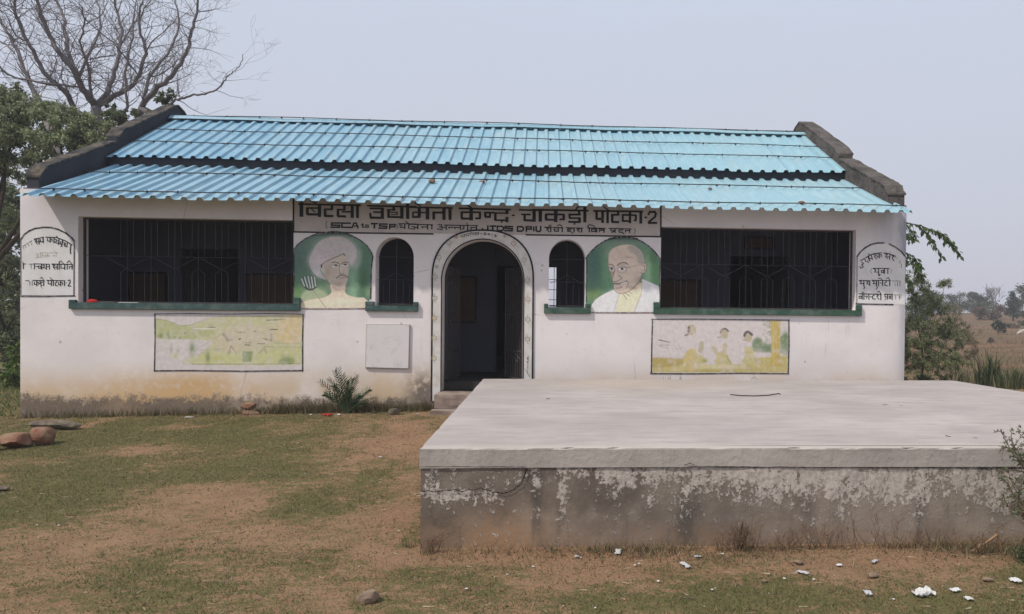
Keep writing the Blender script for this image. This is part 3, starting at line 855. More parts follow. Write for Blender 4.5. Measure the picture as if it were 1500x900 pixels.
def field(uvs, y, name, mat, par=hall):
    pts = [on_wall(u, v) for (u, v) in uvs]
    return MB().add([(p[0], y, p[2]) for p in pts], [tuple(range(len(pts)))]).build(name, mat, par)

# ---- the header sign
sgn_pts = [(430, 289), (968, 299), (968, 347), (430, 340)]
sign = MB().add([(-2.69, -0.0025, 3.27), (2.69, -0.0025, 3.27), (2.69, -0.0025, 2.765), (-2.69, -0.0025, 2.765)], [(3, 2, 1, 0)]).build('painted_sign', M_sign, hall)
sign['label'] = 'painted header sign with black Devanagari title above the doorway'
Ink.bold = 1.10
I = Ink(430, 285, 0.12)                       # first third of the title
I.st(20, (60, 120), (822, 134)); I.st(42, (98, 95), (98, 272)); I.st(12, (205, 78), (285, 112))
I.st(20, (160, 168), (318, 168)); I.st(34, (170, 165), (170, 245)); I.st(28, (165, 244), (318, 246)); I.st(14, (215, 175), (262, 216)); I.st(40, (318, 128), (318, 275))
I.st(28, (470, 135), (470, 186)); I.st(20, (375, 182), (482, 184)); I.st(32, (386, 182), (386, 262)); I.st(28, (375, 264), (488, 266))
I.st(28, (622, 135), (622, 188)); I.st(20, (530, 186), (634, 188)); I.st(32, (544, 186), (544, 266)); I.st(26, (535, 268), (640, 270)); I.st(20, (590, 214), (718, 214)); I.st(34, (718, 135), (718, 286)); I.st(32, (782, 135), (782, 288))
I.st(20, (900, 140), (1500, 153)); I.st(22, (930, 172), (1090, 172)); I.st(36, (1085, 165), (1085, 285)); I.st(20, (975, 218), (1085, 218)); I.st(26, (938, 240), (945, 284), (1092, 288))
J_ = I; I = Ink(535, 290, 0.0867); I.st(44, (485, 152), (485, 208)); I.st(24, (365, 206), (505, 206)); I.st(42, (395, 206), (395, 328)); I.st(18, (420, 246), (548, 246)); I.st(22, (540, 246), (540, 288)); I.st(14, (430, 286), (548, 286)); I.st(32, (375, 326), (620, 328)); I.st(52, (620, 152), (620, 352)); I.build('lettering', M_black, sign); I = J_; I.st(38, (1394, 110), (1394, 298))
I.build('lettering', M_black, sign)
I = Ink(600, 285, 0.12667)
I.st(18, (0, 150), (500, 158)); I.st(34, (112, 152), (112, 264)); I.st(20, (40, 206), (40, 268)); I.st(22, (32, 262), (118, 262)); I.st(16, (40, 206), (208, 214)); I.st(38, (208, 156), (208, 290)); I.st(14, (60, 98), (130, 135))
I.st(22, (265, 210), (398, 212)); I.st(30, (280, 212), (280, 290)); I.st(36, (398, 156), (398, 294)); I.st(34, (468, 156), (468, 296))
I.st(18, (570, 163), (1170, 178)); I.st(38, (712, 165), (712, 300)); I.st(20, (595, 207), (712, 207)); I.st(26, (603, 207), (603, 280)); I.st(22, (595, 280), (712, 282)); I.st(20, (712, 207), (822, 208)); I.st(26, (814, 208), (814, 276)); I.st(22, (760, 278), (822, 278)); I.st(16, (640, 105), (718, 158))
I.st(18, (862, 212), (985, 214)); I.st(28, (876, 212), (876, 260)); I.st(20, (870, 262), (938, 262)); I.st(20, (930, 214), (930, 262))
J_ = I; I = Ink(665, 295, 0.08); I.st(26, (735, 218), (1000, 220)); I.st(44, (757, 215), (757, 350)); I.st(30, (745, 348), (940, 350)); I.st(52, (970, 165), (970, 235)); I.st(52, (970, 292), (970, 384)); I.st(22, (905, 352), (858, 394)); I.build('lettering', M_black, sign); I = J_; I.st(18, (1182, 243), (1216, 243))
I.st(18, (1265, 180), (1500, 186)); I.st(18, (1290, 232), (1400, 234)); I.st(28, (1330, 232), (1330, 300)); I.st(24, (1322, 300), (1440, 304)); I.st(36, (1440, 184), (1440, 316))
I.build('lettering', M_black, sign)
I = Ink(780, 290, 0.13)
I.st(20, (0, 136), (630, 146)); I.st(36, (88, 140), (88, 268))
I.st(38, (262, 142), (262, 272)); I.st(22, (145, 188), (262, 188)); I.st(28, (153, 188), (153, 246)); I.st(22, (145, 248), (262, 248)); I.st(20, (262, 188), (360, 190)); I.st(26, (352, 190), (352, 242)); I.st(20, (305, 244), (362, 244))
I.st(26, (525, 146), (525, 192)); I.st(20, (405, 190), (545, 190)); I.st(24, (418, 190), (418, 228)); I.st(18, (410, 230), (540, 230)); I.st(28, (530, 228), (530, 274)); I.st(22, (405, 272), (540, 274)); I.st(18, (465, 294), (482, 294)); I.st(34, (590, 100), (590, 276)); I.st(14, (488, 132), (510, 106), (560, 98), (590, 102))
I.st(20, (685, 149), (1245, 156)); I.st(26, (722, 150), (722, 238)); I.st(24, (715, 238), (790, 240)); I.st(30, (790, 152), (790, 282)); I.st(28, (846, 152), (846, 286)); I.st(14, (800, 100), (866, 148))
I.st(26, (965, 156), (965, 192)); I.st(20, (885, 192), (978, 192)); I.st(28, (898, 192), (898, 272)); I.st(24, (890, 272), (975, 276)); I.st(16, (968, 268), (968, 284))
I.st(28, (1098, 156), (1098, 286)); I.st(20, (1008, 194), (1098, 194)); I.st(24, (1017, 194), (1017, 260)); I.st(20, (1008, 262), (1098, 264)); I.st(18, (1098, 196), (1172, 198)); I.st(22, (1164, 198), (1164, 254)); I.st(18, (1140, 256), (1172, 256)); I.st(30, (1220, 158), (1220, 290)); I.st(18, (1262, 222), (1290, 222))
I.st(22, (1308, 185), (1322, 160), (1375, 160), (1390, 180), (1380, 215), (1312, 272), (1312, 284), (1394, 284))
I.build('lettering', M_black, sign)
# second row
Ink.bold = 1.22
I = Ink(430, 285, 0.12)
I.st(6, (412, 328), (398, 350), (397, 390), (412, 415)); I.st(16, (572, 350), (466, 350), (466, 376), (562, 378), (562, 402), (460, 402)); I.st(16, (692, 352), (592, 352), (592, 402), (698, 404))
I.st(15, (716, 408), (738, 352), (768, 352), (788, 410)); I.st(12, (728, 388), (778, 388)); I.st(11, (845, 358), (845, 402), (864, 402)); I.st(10, (825, 374), (860, 374)); I.st(11, (882, 376), (912, 376), (915, 402), (882, 402), (882, 376))
I.st(16, (945, 358), (1030, 358)); I.st(18, (988, 358), (988, 416)); I.st(15, (1145, 364), (1052, 362), (1052, 386), (1138, 390), (1138, 414), (1045, 412)); I.st(16, (1175, 420), (1175, 368), (1240, 370), (1240, 396), (1175, 396)); I.st(5, (1258, 362), (1272, 380), (1272, 405), (1258, 425))
I.st(9, (1283, 358), (1500, 363)); I.st(9, (1292, 374), (1325, 376), (1302, 404), (1352, 404)); I.st(13, (1358, 360), (1358, 422)); I.st(13, (1408, 362), (1408, 422)); I.st(9, (1365, 330), (1408, 358))
I.build('lettering', M_black, sign)
I = Ink(600, 285, 0.12667)
I.st(9, (0, 346), (270, 353)); I.st(9, (12, 400), (58, 402), (58, 376), (28, 376)); I.st(9, (58, 384), (92, 384)); I.st(12, (95, 350), (95, 404)); I.st(9, (138, 376), (205, 378)); I.st(12, (148, 378), (148, 392)); I.st(12, (208, 352), (208, 406)); I.st(12, (258, 352), (258, 406))
I.st(9, (400, 356), (792, 362)); I.st(9, (330, 352), (370, 350), (374, 374), (345, 376), (382, 382), (374, 408), (322, 400)); I.st(8, (376, 382), (420, 382)); I.st(12, (424, 358), (424, 412))
I.st(9, (448, 382), (505, 382)); I.st(12, (456, 382), (456, 394)); I.st(9, (510, 382), (585, 384)); I.st(11, (524, 384), (524, 402)); I.st(12, (588, 360), (588, 414)); I.st(11, (628, 362), (628, 396), (612, 400)); I.st(12, (672, 362), (672, 414)); I.st(9, (660, 332), (676, 352)); I.st(9, (702, 384), (772, 384)); I.st(11, (712, 384), (712, 408)); I.st(12, (774, 362), (774, 416))
I.st(15, (905, 366), (905, 408), (880, 418), (850, 412), (842, 398)); I.st(15, (925, 368), (1002, 368)); I.st(17, (962, 368), (962, 422)); I.st(15, (1015, 370), (1065, 370), (1086, 382), (1086, 406), (1066, 420), (1015, 420), (1015, 370)); I.st(15, (1190, 374), (1108, 372), (1106, 392), (1188, 398), (1186, 422), (1100, 420))
I.st(15, (1248, 374), (1295, 374), (1315, 386), (1315, 412), (1296, 426), (1248, 426), (1248, 374)); I.st(15, (1350, 428), (1350, 376), (1408, 376), (1408, 402), (1350, 402)); I.st(16, (1436, 374), (1436, 428))
I.build('lettering', M_black, sign)
I = Ink(780, 290, 0.13)
I.st(15, (42, 325), (42, 368), (56, 380), (82, 380), (92, 368), (92, 325)); I.st(9, (130, 332), (220, 335)); I.st(9, (150, 338), (184, 344), (160, 358), (186, 384)); I.st(12, (206, 335), (206, 386)); I.st(7, (184, 312), (197, 324), (212, 312)); I.st(8, (195, 304), (202, 304))
I.st(9, (228, 334), (346, 340)); I.st(8, (234, 352), (270, 354)); I.st(10, (246, 354), (246, 376), (290, 378)); I.st(12, (290, 340), (290, 382)); I.st(12, (335, 340), (335, 388)); I.st(8, (282, 318), (300, 303), (325, 312), (335, 338))
I.st(9, (375, 338), (480, 341)); I.st(9, (440, 342), (440, 352), (395, 352), (395, 378), (430, 380), (452, 402)); I.st(8, (395, 365), (430, 365)); I.st(12, (468, 340), (468, 392)); I.st(9, (488, 341), (572, 343)); I.st(9, (500, 346), (530, 352), (506, 364), (534, 388)); I.st(12, (554, 342), (554, 390))
I.st(9, (614, 340), (825, 346)); I.st(12, (640, 340), (640, 390)); I.st(8, (640, 338), (622, 318), (642, 302), (690, 318), (706, 338)); I.st(10, (666, 354), (708, 354), (708, 380), (666, 380), (666, 354)); I.st(12, (722, 344), (722, 392)); I.st(9, (745, 354), (802, 354)); I.st(9, (752, 368), (802, 368)); I.st(9, (752, 368), (752, 388)); I.st(12, (806, 346), (806, 394))
I.st(9, (860, 346), (1116, 352)); I.st(10, (884, 348), (884, 372), (928, 374)); I.st(12, (930, 350), (930, 396)); I.st(8, (925, 376), (888, 396)); I.st(9, (1015, 352), (1015, 364), (976, 366), (976, 388), (1010, 390), (1030, 408)); I.st(9, (1042, 368), (1090, 370)); I.st(10, (1050, 370), (1050, 392)); I.st(12, (1094, 352), (1094, 398)); I.st(5, (1145, 345), (1157, 362), (1155, 390), (1142, 408))
I.build('lettering', M_black, sign)
# frame lines of the sign
Ink.bold = 1.0
I = Ink(0, 0, 1.0, y=-0.0045)
I.st(2.6, (430, 292), (430, 340.5)); I.st(2.4, (429, 340), (500, 341.2), (560, 342), (634, 343)); I.build('frame_line', M_black, sign)
I = Ink(0, 0, 1.0, y=-0.0045); I.st(2.4, (771, 344.3), (850, 345.4), (968, 347)); I.st(2.6, (968, 300), (968, 348))
I.build('frame_line', M_black, sign)
# year on the arch
I = Ink(600, 285, 0.12667, y=-0.0168)
I.st(6, (585, 486), (620, 470), (700, 450), (802, 440)); I.st(7, (600, 482), (612, 496), (625, 488)); I.st(7, (636, 468), (640, 492)); I.st(7, (655, 478), (680, 470), (682, 486)); I.st(7, (700, 452), (704, 478)); I.st(6, (705, 436), (722, 448)); I.st(7, (722, 462), (745, 458), (748, 472)); I.st(7, (760, 446), (762, 470)); I.st(6, (770, 458), (792, 456), (776, 468)); I.st(7, (798, 442), (800, 466))
I.st(7, (820, 455), (842, 455)); I.st(7, (858, 448), (880, 446), (884, 455), (860, 466), (888, 468)); I.st(7, (908, 454), (928, 456), (926, 470), (906, 468), (908, 454)); I.st(7, (958, 458), (954, 478)); I.st(7, (982, 466), (1004, 472), (990, 480), (1006, 488), (984, 492))
I.build('lettering', M_black, surround)
# flower motifs down the door surround
FL = [(637.5, 405.7, 0), (637, 437, 0), (636.5, 466, 1), (636, 495, 1), (636, 525, 1), (643.2, 377.4, 0), (658, 356, 0), (668.5, 347.5, 2), (640, 391, 0), (752.5, 357, 2), (767.4, 381.6, 0), (772.5, 410.7, 0), (773, 438.5, 1), (773, 468, 0), (772.5, 497, 0), (739.5, 346.5, 0)]
for k, (u, v, c) in enumerate(FL):
    I = Ink(u, v, 1.0, y=-0.0165)
    r = 3.3 if k not in (7, 8, 15) else 1.8
    ring = [(r * math.cos(2 * math.pi * i / 12) * (1.12 if i % 2 else 0.88), r * math.sin(2 * math.pi * i / 12) * (1.12 if i % 2 else 0.88)) for i in range(13)]
    I.st(0.75, *ring); I.st(1.2, (-0.5, 0), (0.5, 0))
    if r > 3: I.st(0.6, (0, 5.2), (1.5, 6.6)); I.st(0.6, (-1.2, -5.4), (0.6, -6.4))
    I.build('flower_motif', (M_flower, M_flower2, M_flower3)[c], surround)
I = Ink(0, 0, 1.0, y=-0.0165); I.st(3.0, (773.5, 522), (772.5, 531)); I.st(1.3, (773, 531), (772.5, 545)); I.st(1.2, (769, 540), (776, 552)); I.build('peeled_patch', M_grey, surround)

# ---- the two notices
Ink.bold = 0.85
def notice(side):
    if side < 0:
        O = dict(u0=20, v0=320, sc_=1 / 6.927)
        outline = [(75, 780), (75, 215), (110, 165), (160, 128), (220, 104), (300, 92), (380, 94), (450, 112), (530, 150), (590, 198), (618, 235), (612, 780)]
    else:
        O = dict(u0=1245, v0=340, sc_=1 / 7.5)
        outline = [(75, 790), (78, 270), (115, 220), (170, 172), (230, 140), (300, 122), (370, 122), (430, 134), (500, 168), (560, 215), (612, 278), (612, 800)]
    O['y'] = -0.0045
    uv = [(O['u0'] + p[0] * O['sc_'], O['v0'] + p[1] * O['sc_']) for p in outline]
    f = field([(min(u, 1325.6) if side > 0 else max(u, 31), v) for u, v in uv], -0.0025, 'painted_notice', M_notice)
    I = Ink(**O)
    if side < 0:
        I.st(20, *[outline[i] for i in range(1, 11)]); I.st(9, (75, 215), (75, 780)); I.st(11, (616, 235), (612, 785)); I.st(15, (72, 790), (350, 792), (622, 788))
    else:
        I.st(20, *[outline[i] for i in range(1, 7)]); I.st(17, *[outline[i] for i in range(7, 11)]); I.st(10, (78, 270), (74, 790)); I.st(16, (66, 790), (300, 795), (470, 797)); I.st(7, (608, 500), (606, 560))
    I.build('border_line', M_line, f)
    I = Ink(**O); G = Ink(**O); Y = Ink(**O)
    if side < 0:
        f['label'] = 'arched painted notice in black Devanagari at the left end of the wall'
        # row 1, bent over the arch
        G.st(9, (92, 285), (190, 225)); G.st(10, (100, 285), (104, 322)); G.st(8, (120, 272), (125, 300)); G.st(9, (150, 255), (155, 285)); G.st(9, (180, 235), (186, 272))
        I.st(11, (205, 212), (308, 192)); I.st(11, (216, 222), (238, 218), (222, 240), (244, 262)); I.st(10, (226, 242), (256, 236)); I.st(13, (258, 208), (260, 262)); I.st(10, (275, 215), (272, 240), (290, 236)); I.st(13, (300, 196), (302, 250))
        I.st(12, (330, 192), (440, 196), (520, 226), (592, 268)); I.st(13, (372, 196), (372, 248)); I.st(10, (345, 208), (345, 230), (372, 232)); I.st(10, (372, 210), (392, 214), (390, 234)); I.st(13, (412, 198), (410, 252)); I.st(10, (425, 214), (445, 222), (424, 244), (450, 256)); I.st(13, (462, 208), (456, 268)); I.st(9, (432, 178), (452, 196))
        I.st(13, (498, 222), (488, 286)); I.st(10, (478, 236), (472, 262), (494, 262)); I.st(9, (500, 240), (520, 250), (512, 272)); I.st(8, (476, 290), (496, 280)); I.st(10, (528, 252), (520, 284), (545, 290)); I.st(10, (548, 246), (540, 286)); I.st(13, (582, 266), (576, 330), (580, 358))
        # row 2, faded ochre
        Y.st(9, (262, 348), (450, 350)); Y.st(9, (225, 358), (250, 362), (238, 378), (256, 392), (228, 398)); Y.st(10, (272, 352), (272, 400)); Y.st(8, (292, 352), (292, 395)); Y.st(9, (300, 372), (322, 372), (316, 392)); Y.st(9, (345, 352), (345, 394)); Y.st(8, (330, 376), (372, 378)); Y.st(9, (395, 380), (420, 376)); Y.st(9, (432, 340), (432, 392)); Y.st(8, (408, 330), (432, 345))
        # row 3
        I.st(9, (92, 462), (125, 462)); I.st(10, (100, 462), (100, 515)); I.st(8, (92, 442), (100, 458)); G.st(9, (150, 464), (215, 464)); G.st(10, (178, 466), (178, 510))
        I.st(11, (198, 462), (362, 466)); I.st(12, (212, 464), (212, 516)); I.st(9, (222, 488), (250, 488)); I.st(9, (252, 484), (278, 486), (276, 508), (254, 506), (254, 486)); I.st(12, (286, 466), (286, 520)); I.st(9, (300, 474), (316, 480), (300, 502), (330, 504)); I.st(12, (334, 466), (334, 522)); I.st(9, (340, 490), (358, 490)); I.st(12, (364, 464), (364, 518))
        I.st(11, (386, 464), (600, 468)); I.st(10, (396, 474), (420, 474), (402, 494), (422, 518)); I.st(9, (410, 496), (440, 496)); I.st(13, (444, 466), (444, 520)); I.st(11, (464, 440), (464, 520)); I.st(9, (462, 445), (480, 432), (510, 462)); I.st(10, (482, 470), (482, 506), (515, 506)); I.st(13, (520, 466), (520, 522)); I.st(11, (545, 466), (545, 520)); I.st(9, (545, 450), (565, 430), (590, 462)); I.st(9, (562, 490), (592, 490)); I.st(9, (566, 492), (566, 512)); I.st(13, (596, 468), (594, 520))
        # row 4
        I.st(8, (120, 632), (160, 632)); G.st(9, (165, 640), (165, 680)); G.st(9, (190, 634), (190, 684)); I.st(11, (195, 630), (315, 632)); I.st(13, (236, 632), (236, 686)); I.st(10, (212, 648), (212, 672), (236, 672)); I.st(9, (238, 648), (256, 652), (254, 674)); I.st(10, (270, 634), (270, 648), (290, 650), (266, 662), (288, 678), (276, 690)); I.st(9, (285, 706), (292, 706)); I.st(12, (306, 632), (306, 686)); I.st(8, (270, 608), (290, 600), (306, 630))
        I.st(11, (335, 630), (525, 634)); I.st(11, (352, 634), (352, 664), (380, 666)); I.st(13, (384, 632), (384, 686)); I.st(12, (404, 632), (404, 686)); I.st(9, (368, 600), (400, 628)); I.st(10, (440, 634), (440, 650), (424, 654), (424, 680), (446, 684)); I.st(12, (478, 634), (478, 688)); I.st(10, (458, 650), (458, 674), (478, 674)); I.st(9, (480, 650), (498, 654), (496, 676)); I.st(12, (518, 634), (518, 686)); I.st(9, (532, 656), (542, 656)); I.st(11, (554, 632), (572, 626), (576, 646), (554, 686), (582, 688))
    else:
        f['label'] = 'arched painted notice in black Devanagari at the right end of the wall'
        I.st(11, (112, 318), (160, 292)); I.st(11, (130, 330), (148, 350), (128, 360), (146, 384), (118, 400), (106, 380)); I.st(11, (160, 300), (178, 330)); I.st(11, (165, 290), (205, 262)); I.st(12, (196, 272), (218, 322)); I.st(10, (188, 318), (204, 340))
        I.st(12, (205, 262), (260, 240), (345, 230)); I.st(12, (232, 250), (246, 305)); I.st(10, (205, 268), (215, 296), (238, 292)); I.st(9, (195, 240), (222, 252)); I.st(10, (262, 248), (282, 254), (268, 272), (292, 296)); I.st(13, (318, 234), (322, 290)); I.st(10, (296, 250), (298, 276), (320, 272)); I.st(10, (322, 250), (344, 252), (342, 274))
        I.st(12, (372, 232), (430, 240), (500, 268)); I.st(10, (388, 242), (410, 250), (388, 268), (412, 292)); I.st(10, (402, 272), (430, 274)); I.st(13, (440, 244), (434, 304)); I.st(9, (434, 220), (444, 222)); I.st(10, (462, 262), (480, 270), (462, 286), (482, 318)); G.st(9, (490, 285), (520, 290)); G.st(9, (548, 310), (546, 348)); G.st(10, (566, 350), (562, 398))
        I.st(5, (238, 402), (228, 420), (228, 440), (240, 455)); I.st(11, (250, 400), (430, 402)); I.st(10, (262, 408), (284, 416), (268, 440), (306, 442)); I.st(13, (314, 402), (314, 462)); I.st(10, (314, 462), (330, 468), (322, 482), (308, 472)); I.st(11, (342, 424), (368, 424), (366, 448), (344, 446), (344, 424)); I.st(13, (378, 402), (378, 460)); I.st(13, (416, 402), (414, 460)); G.st(5, (446, 402), (458, 420), (458, 440), (446, 456))
        I.st(10, (100, 532), (225, 536)); I.st(10, (108, 540), (126, 546), (112, 568), (148, 570)); I.st(13, (152, 536), (152, 600)); I.st(10, (152, 596), (162, 612), (150, 626)); I.st(10, (182, 546), (200, 548), (182, 570), (206, 574)); I.st(13, (216, 536), (216, 594))
        I.st(11, (240, 532), (445, 536)); I.st(10, (250, 540), (268, 546), (254, 568), (286, 570)); I.st(13, (290, 536), (290, 598)); I.st(10, (290, 596), (302, 612), (290, 628)); I.st(12, (312, 534), (312, 596)); I.st(9, (308, 508), (340, 512), (360, 534)); I.st(9, (322, 560), (352, 562)); I.st(13, (358, 536), (358, 596)); I.st(11, (398, 536), (398, 550), (382, 556), (382, 586), (408, 590)); I.st(13, (436, 536), (436, 596)); I.st(9, (398, 512), (420, 502), (438, 532)); G.st(9, (460, 538), (560, 540)); G.st(10, (490, 560), (500, 596)); G.st(10, (522, 545), (522, 596)); G.st(10, (548, 542), (548, 598))
        I.st(11, (92, 680), (345, 684)); I.st(10, (98, 706), (122, 706), (122, 730), (98, 728), (98, 706)); I.st(12, (134, 682), (134, 742)); I.st(12, (152, 682), (152, 744)); I.st(8, (128, 662), (140, 672), (152, 662)); I.st(9, (165, 706), (190, 706), (178, 730)); I.st(12, (206, 684), (206, 744)); I.st(9, (216, 712), (240, 712)); I.st(11, (262, 686), (262, 698), (248, 704), (248, 734), (278, 738)); I.st(10, (292, 690), (310, 698), (294, 712), (316, 738)); I.st(13, (338, 684), (338, 748)); I.st(9, (300, 660), (322, 652), (338, 680))
        I.st(11, (372, 684), (470, 686)); I.st(11, (384, 688), (384, 712), (404, 716)); I.st(13, (412, 686), (412, 742)); I.st(9, (396, 730), (384, 746)); I.st(11, (430, 704), (448, 706), (446, 730), (430, 728), (430, 704)); I.st(12, (462, 688), (462, 748)); G.st(9, (480, 690), (570, 692)); G.st(10, (500, 694), (500, 740)); G.st(9, (530, 715), (565, 716)); G.st(10, (545, 695), (545, 742))
    I.build('lettering', M_black, f); g_o = G.build('worn_lettering', M_grey, f); g_o['kind'] = 'stuff'
    if Y.mb.v: Y.build('faded_lettering', M_faded, f)
notice(-1); notice(1)
Ink.bold = 1.0

# ---- pictures painted on the wall
def cat(pts, closed=True, n=5):
    P_ = [np.array(p, float) for p in pts]; out = []; m_ = len(P_)
    rngi = range(m_) if closed else range(m_ - 1)
    for i in rngi:
        g = (lambda k: P_[k % m_]) if closed else (lambda k: P_[min(max(k, 0), m_ - 1)])
        a, b, c, d = g(i - 1), g(i), g(i + 1), g(i + 2)
        for t in np.linspace(0, 1, n, endpoint=False):
            out.append(0.5 * ((2 * b) + (-a + c) * t + (2 * a - 5 * b + 4 * c - d) * t * t + (-a + 3 * b - 3 * c + d) * t ** 3))
    if not closed: out.append(P_[-1])
    return np.array(out)
ALB = 1.3
class Canvas:
    def __init__(s, w_, h_, nx, ny, bgc):
        s.x, s.y = np.meshgrid(np.linspace(0, w_, nx), np.linspace(0, h_, ny)); s.nx, s.ny = nx, ny
        s.c = np.zeros((ny, nx, 3)); s.c[:] = lin(bgc)
    def _segd(s, pts, closed):
        d = np.full(s.x.shape, 1e9); n = len(pts)
        for i in range(n if closed else n - 1):
            ax, ay = pts[i]; bx, by = pts[(i + 1) % n]; ex, ey = bx - ax, by - ay; L = ex * ex + ey * ey + 1e-9
            t = np.clip(((s.x - ax) * ex + (s.y - ay) * ey) / L, 0, 1)
            d = np.minimum(d, np.hypot(s.x - ax - t * ex, s.y - ay - t * ey))
        return d
    def mixin(s, a, col): s.c += (np.array(lin(col)) - s.c) * a[..., None]; return s
    def poly(s, pts, col, soft=5, alpha=1.0, smooth=True, shade=None):
        p = cat(pts) if smooth else np.array(pts, float)
        ins = np.zeros(s.x.shape, bool); n = len(p); j = n - 1
        for i in range(n):
            c1 = (p[i][1] > s.y) != (p[j][1] > s.y)
            with np.errstate(divide='ignore', invalid='ignore'):
                xx = (p[j][0] - p[i][0]) * (s.y - p[i][1]) / (p[j][1] - p[i][1] + 1e-12) + p[i][0]
            ins ^= c1 & (s.x < xx); j = i
        d = s._segd(p, True); sd = np.where(ins, d, -d)
        return s.mixin(sm(sd, -soft, soft) * alpha, col)
    def line(s, w_, col, *pts, alpha=1.0, smooth=True, soft=3):
        p = cat(pts, False) if smooth and len(pts) > 2 else np.array(pts, float)
        d = s._segd(p, False); return s.mixin((1 - sm(d, w_ / 2 - soft / 2, w_ / 2 + soft)) * alpha, col)
    def blob(s, x, y, rx, ry, col, alpha=1.0): return s.mixin(np.exp(-(((s.x - x) / rx) ** 2 + ((s.y - y) / ry) ** 2)) * alpha, col)
    def mesh(s, name, u0, v0, k, keep, y, par, sat=0.86, alb=1.06):
        U = u0 + s.x * k; Vv = v0 + s.y * k
        a, b = (U - PX) / F_PX, (PY - Vv) / F_PX
        dx = RX[0] * a + RU[0] * b + RF[0]; dy = RX[1] * a + RU[1] * b + RF[1]; dz = RX[2] * a + RU[2] * b + RF[2]
        t = (0 - CAM[1]) / dy
        X = CAM[0] + dx * t; Z = CAM[2] + dz * t
        verts = np.stack([X, np.full(X.shape, y), Z], -1).reshape(-1, 3)
        g_ = s.c.mean(-1, keepdims=True); s.c = (g_ + (s.c - g_) * sat) * np.array([1.02, 1.0, 0.98])
        idx = np.arange(s.nx * s.ny).reshape(s.ny, s.nx)
        F = np.stack([idx[:-1, :-1], idx[1:, :-1], idx[1:, 1:], idx[:-1, 1:]], -1)
        kp = keep(s.x, s.y); kf = kp[:-1, :-1] & kp[1:, :-1] & kp[1:, 1:] & kp[:-1, 1:]
        me = np_mesh(name, verts, F[kf], np.clip(s.c * alb, 0, 0.80).reshape(-1, 3))
        bm = bmesh.new(); bm.from_mesh(me); bmesh.ops.delete(bm, geom=[v for v in bm.verts if not v.link_faces], context='VERTS'); bm.to_mesh(me); bm.free()
        return link(name, me, M_paint, par)

# portrait of a turbaned man with a quiver
c = Canvas(953, 900, 200, 190, (78, 112, 95))
c.blob(120, 250, 180, 260, (60, 88, 82), 0.9).blob(300, 650, 180, 160, (112, 140, 104), 0.7).blob(700, 600, 70, 260, (118, 160, 128), 0.85).blob(820, 550, 60, 260, (62, 98, 70), 0.85)
c.blob(480, 200, 330, 220, (130, 150, 140), 0.55).blob(860, 250, 60, 150, (70, 110, 84), 0.7).blob(80, 700, 80, 90, (92, 128, 70), 0.8).blob(470, 20, 420, 45, (45, 50, 52), 0.9).blob(880, 690, 40, 60, (120, 150, 100), 0.6)
c.poly([(195, 340), (230, 240), (290, 140), (370, 85), (480, 55), (620, 70), (720, 140), (790, 240), (790, 360), (740, 430), (690, 420), (500, 400), (250, 440)], (140, 156, 148), 28, 0.55)
c.poly([(120, 740), (200, 650), (300, 640), (420, 720), (300, 770), (150, 790)], (150, 162, 128), 18, 0.8)
c.poly([(455, 600), (462, 690), (400, 738), (300, 762), (200, 778), (130, 808), (126, 868), (842, 868), (838, 758), (750, 748), (650, 722), (612, 680), (608, 620)], (194, 178, 158), 6)
c.blob(540, 640, 90, 40, (120, 100, 95), 0.8).blob(300, 820, 160, 40, (208, 190, 160), 0.6).blob(600, 800, 150, 40, (214, 192, 165), 0.6).line(8, (170, 145, 120), (480, 690), (500, 760), alpha=.5).line(8, (170, 145, 120), (590, 690), (560, 760), alpha=.5)
c.poly([(345, 410), (370, 368), (430, 332), (520, 295), (600, 258), (640, 300), (655, 350), (658, 420), (652, 480), (640, 560), (612, 622), (575, 652), (520, 648), (470, 610), (420, 560), (385, 500), (352, 446)], (172, 160, 148), 6)
c.blob(430, 450, 50, 90, (152, 138, 126), 0.7).blob(560, 600, 60, 30, (126, 108, 100), 0.6).blob(560, 320, 80, 30, (172, 160, 146), 0.7).blob(500, 470, 50, 30, (172, 158, 140), 0.6).blob(540, 570, 40, 20, (172, 156, 140), .6)
c.poly([(215, 340), (238, 265), (265, 205), (300, 150), (370, 100), (460, 72), (540, 68), (620, 88), (690, 140), (738, 205), (745, 285), (722, 350), (690, 392), (655, 352), (632, 292), (600, 252), (520, 292), (430, 330), (370, 368), (335, 420), (340, 470), (390, 520), (395, 548), (338, 528), (268, 480), (228, 410)], (166, 158, 160), 6)
c.blob(330, 330, 90, 70, (178, 168, 174), 0.7).blob(310, 470, 50, 50, (182, 180, 184), 0.8).blob(690, 300, 40, 70, (176, 168, 172), 0.7).line(6, (140, 128, 136), (300, 200), (420, 240), (600, 190), alpha=.35).line(6, (140, 128, 136), (260, 300), (380, 300), (560, 240), (690, 170), alpha=.3)
c.line(7, (70, 62, 64), (345, 420), (372, 368), (430, 332), (520, 294), (602, 256), alpha=.75).line(12, (40, 36, 40), (348, 385), (352, 408)).line(8, (50, 44, 48), (600, 258), (608, 280))
c.line(8, (90, 80, 78), (468, 358), (505, 352), (546, 368)).line(8, (90, 80, 78), (577, 368), (612, 352), (652, 356))
c.line(14, (205, 200, 198), (478, 402), (520, 396)).line(12, (205, 200, 198), (588, 394), (635, 386)).line(16, (52, 46, 50), (508, 392), (516, 390), soft=4).line(15, (52, 46, 50), (612, 382), (622, 381), soft=4).line(4, (80, 70, 68), (475, 390), (505, 380), (535, 392)).line(4, (80, 70, 68), (588, 382), (615, 372), (640, 378))
c.line(5, (96, 84, 80), (556, 375), (550, 425), (560, 475), alpha=.8).line(7, (190, 178, 166), (566, 400), (574, 465), alpha=.7).line(5, (90, 76, 74), (545, 480), (575, 488), (598, 480))
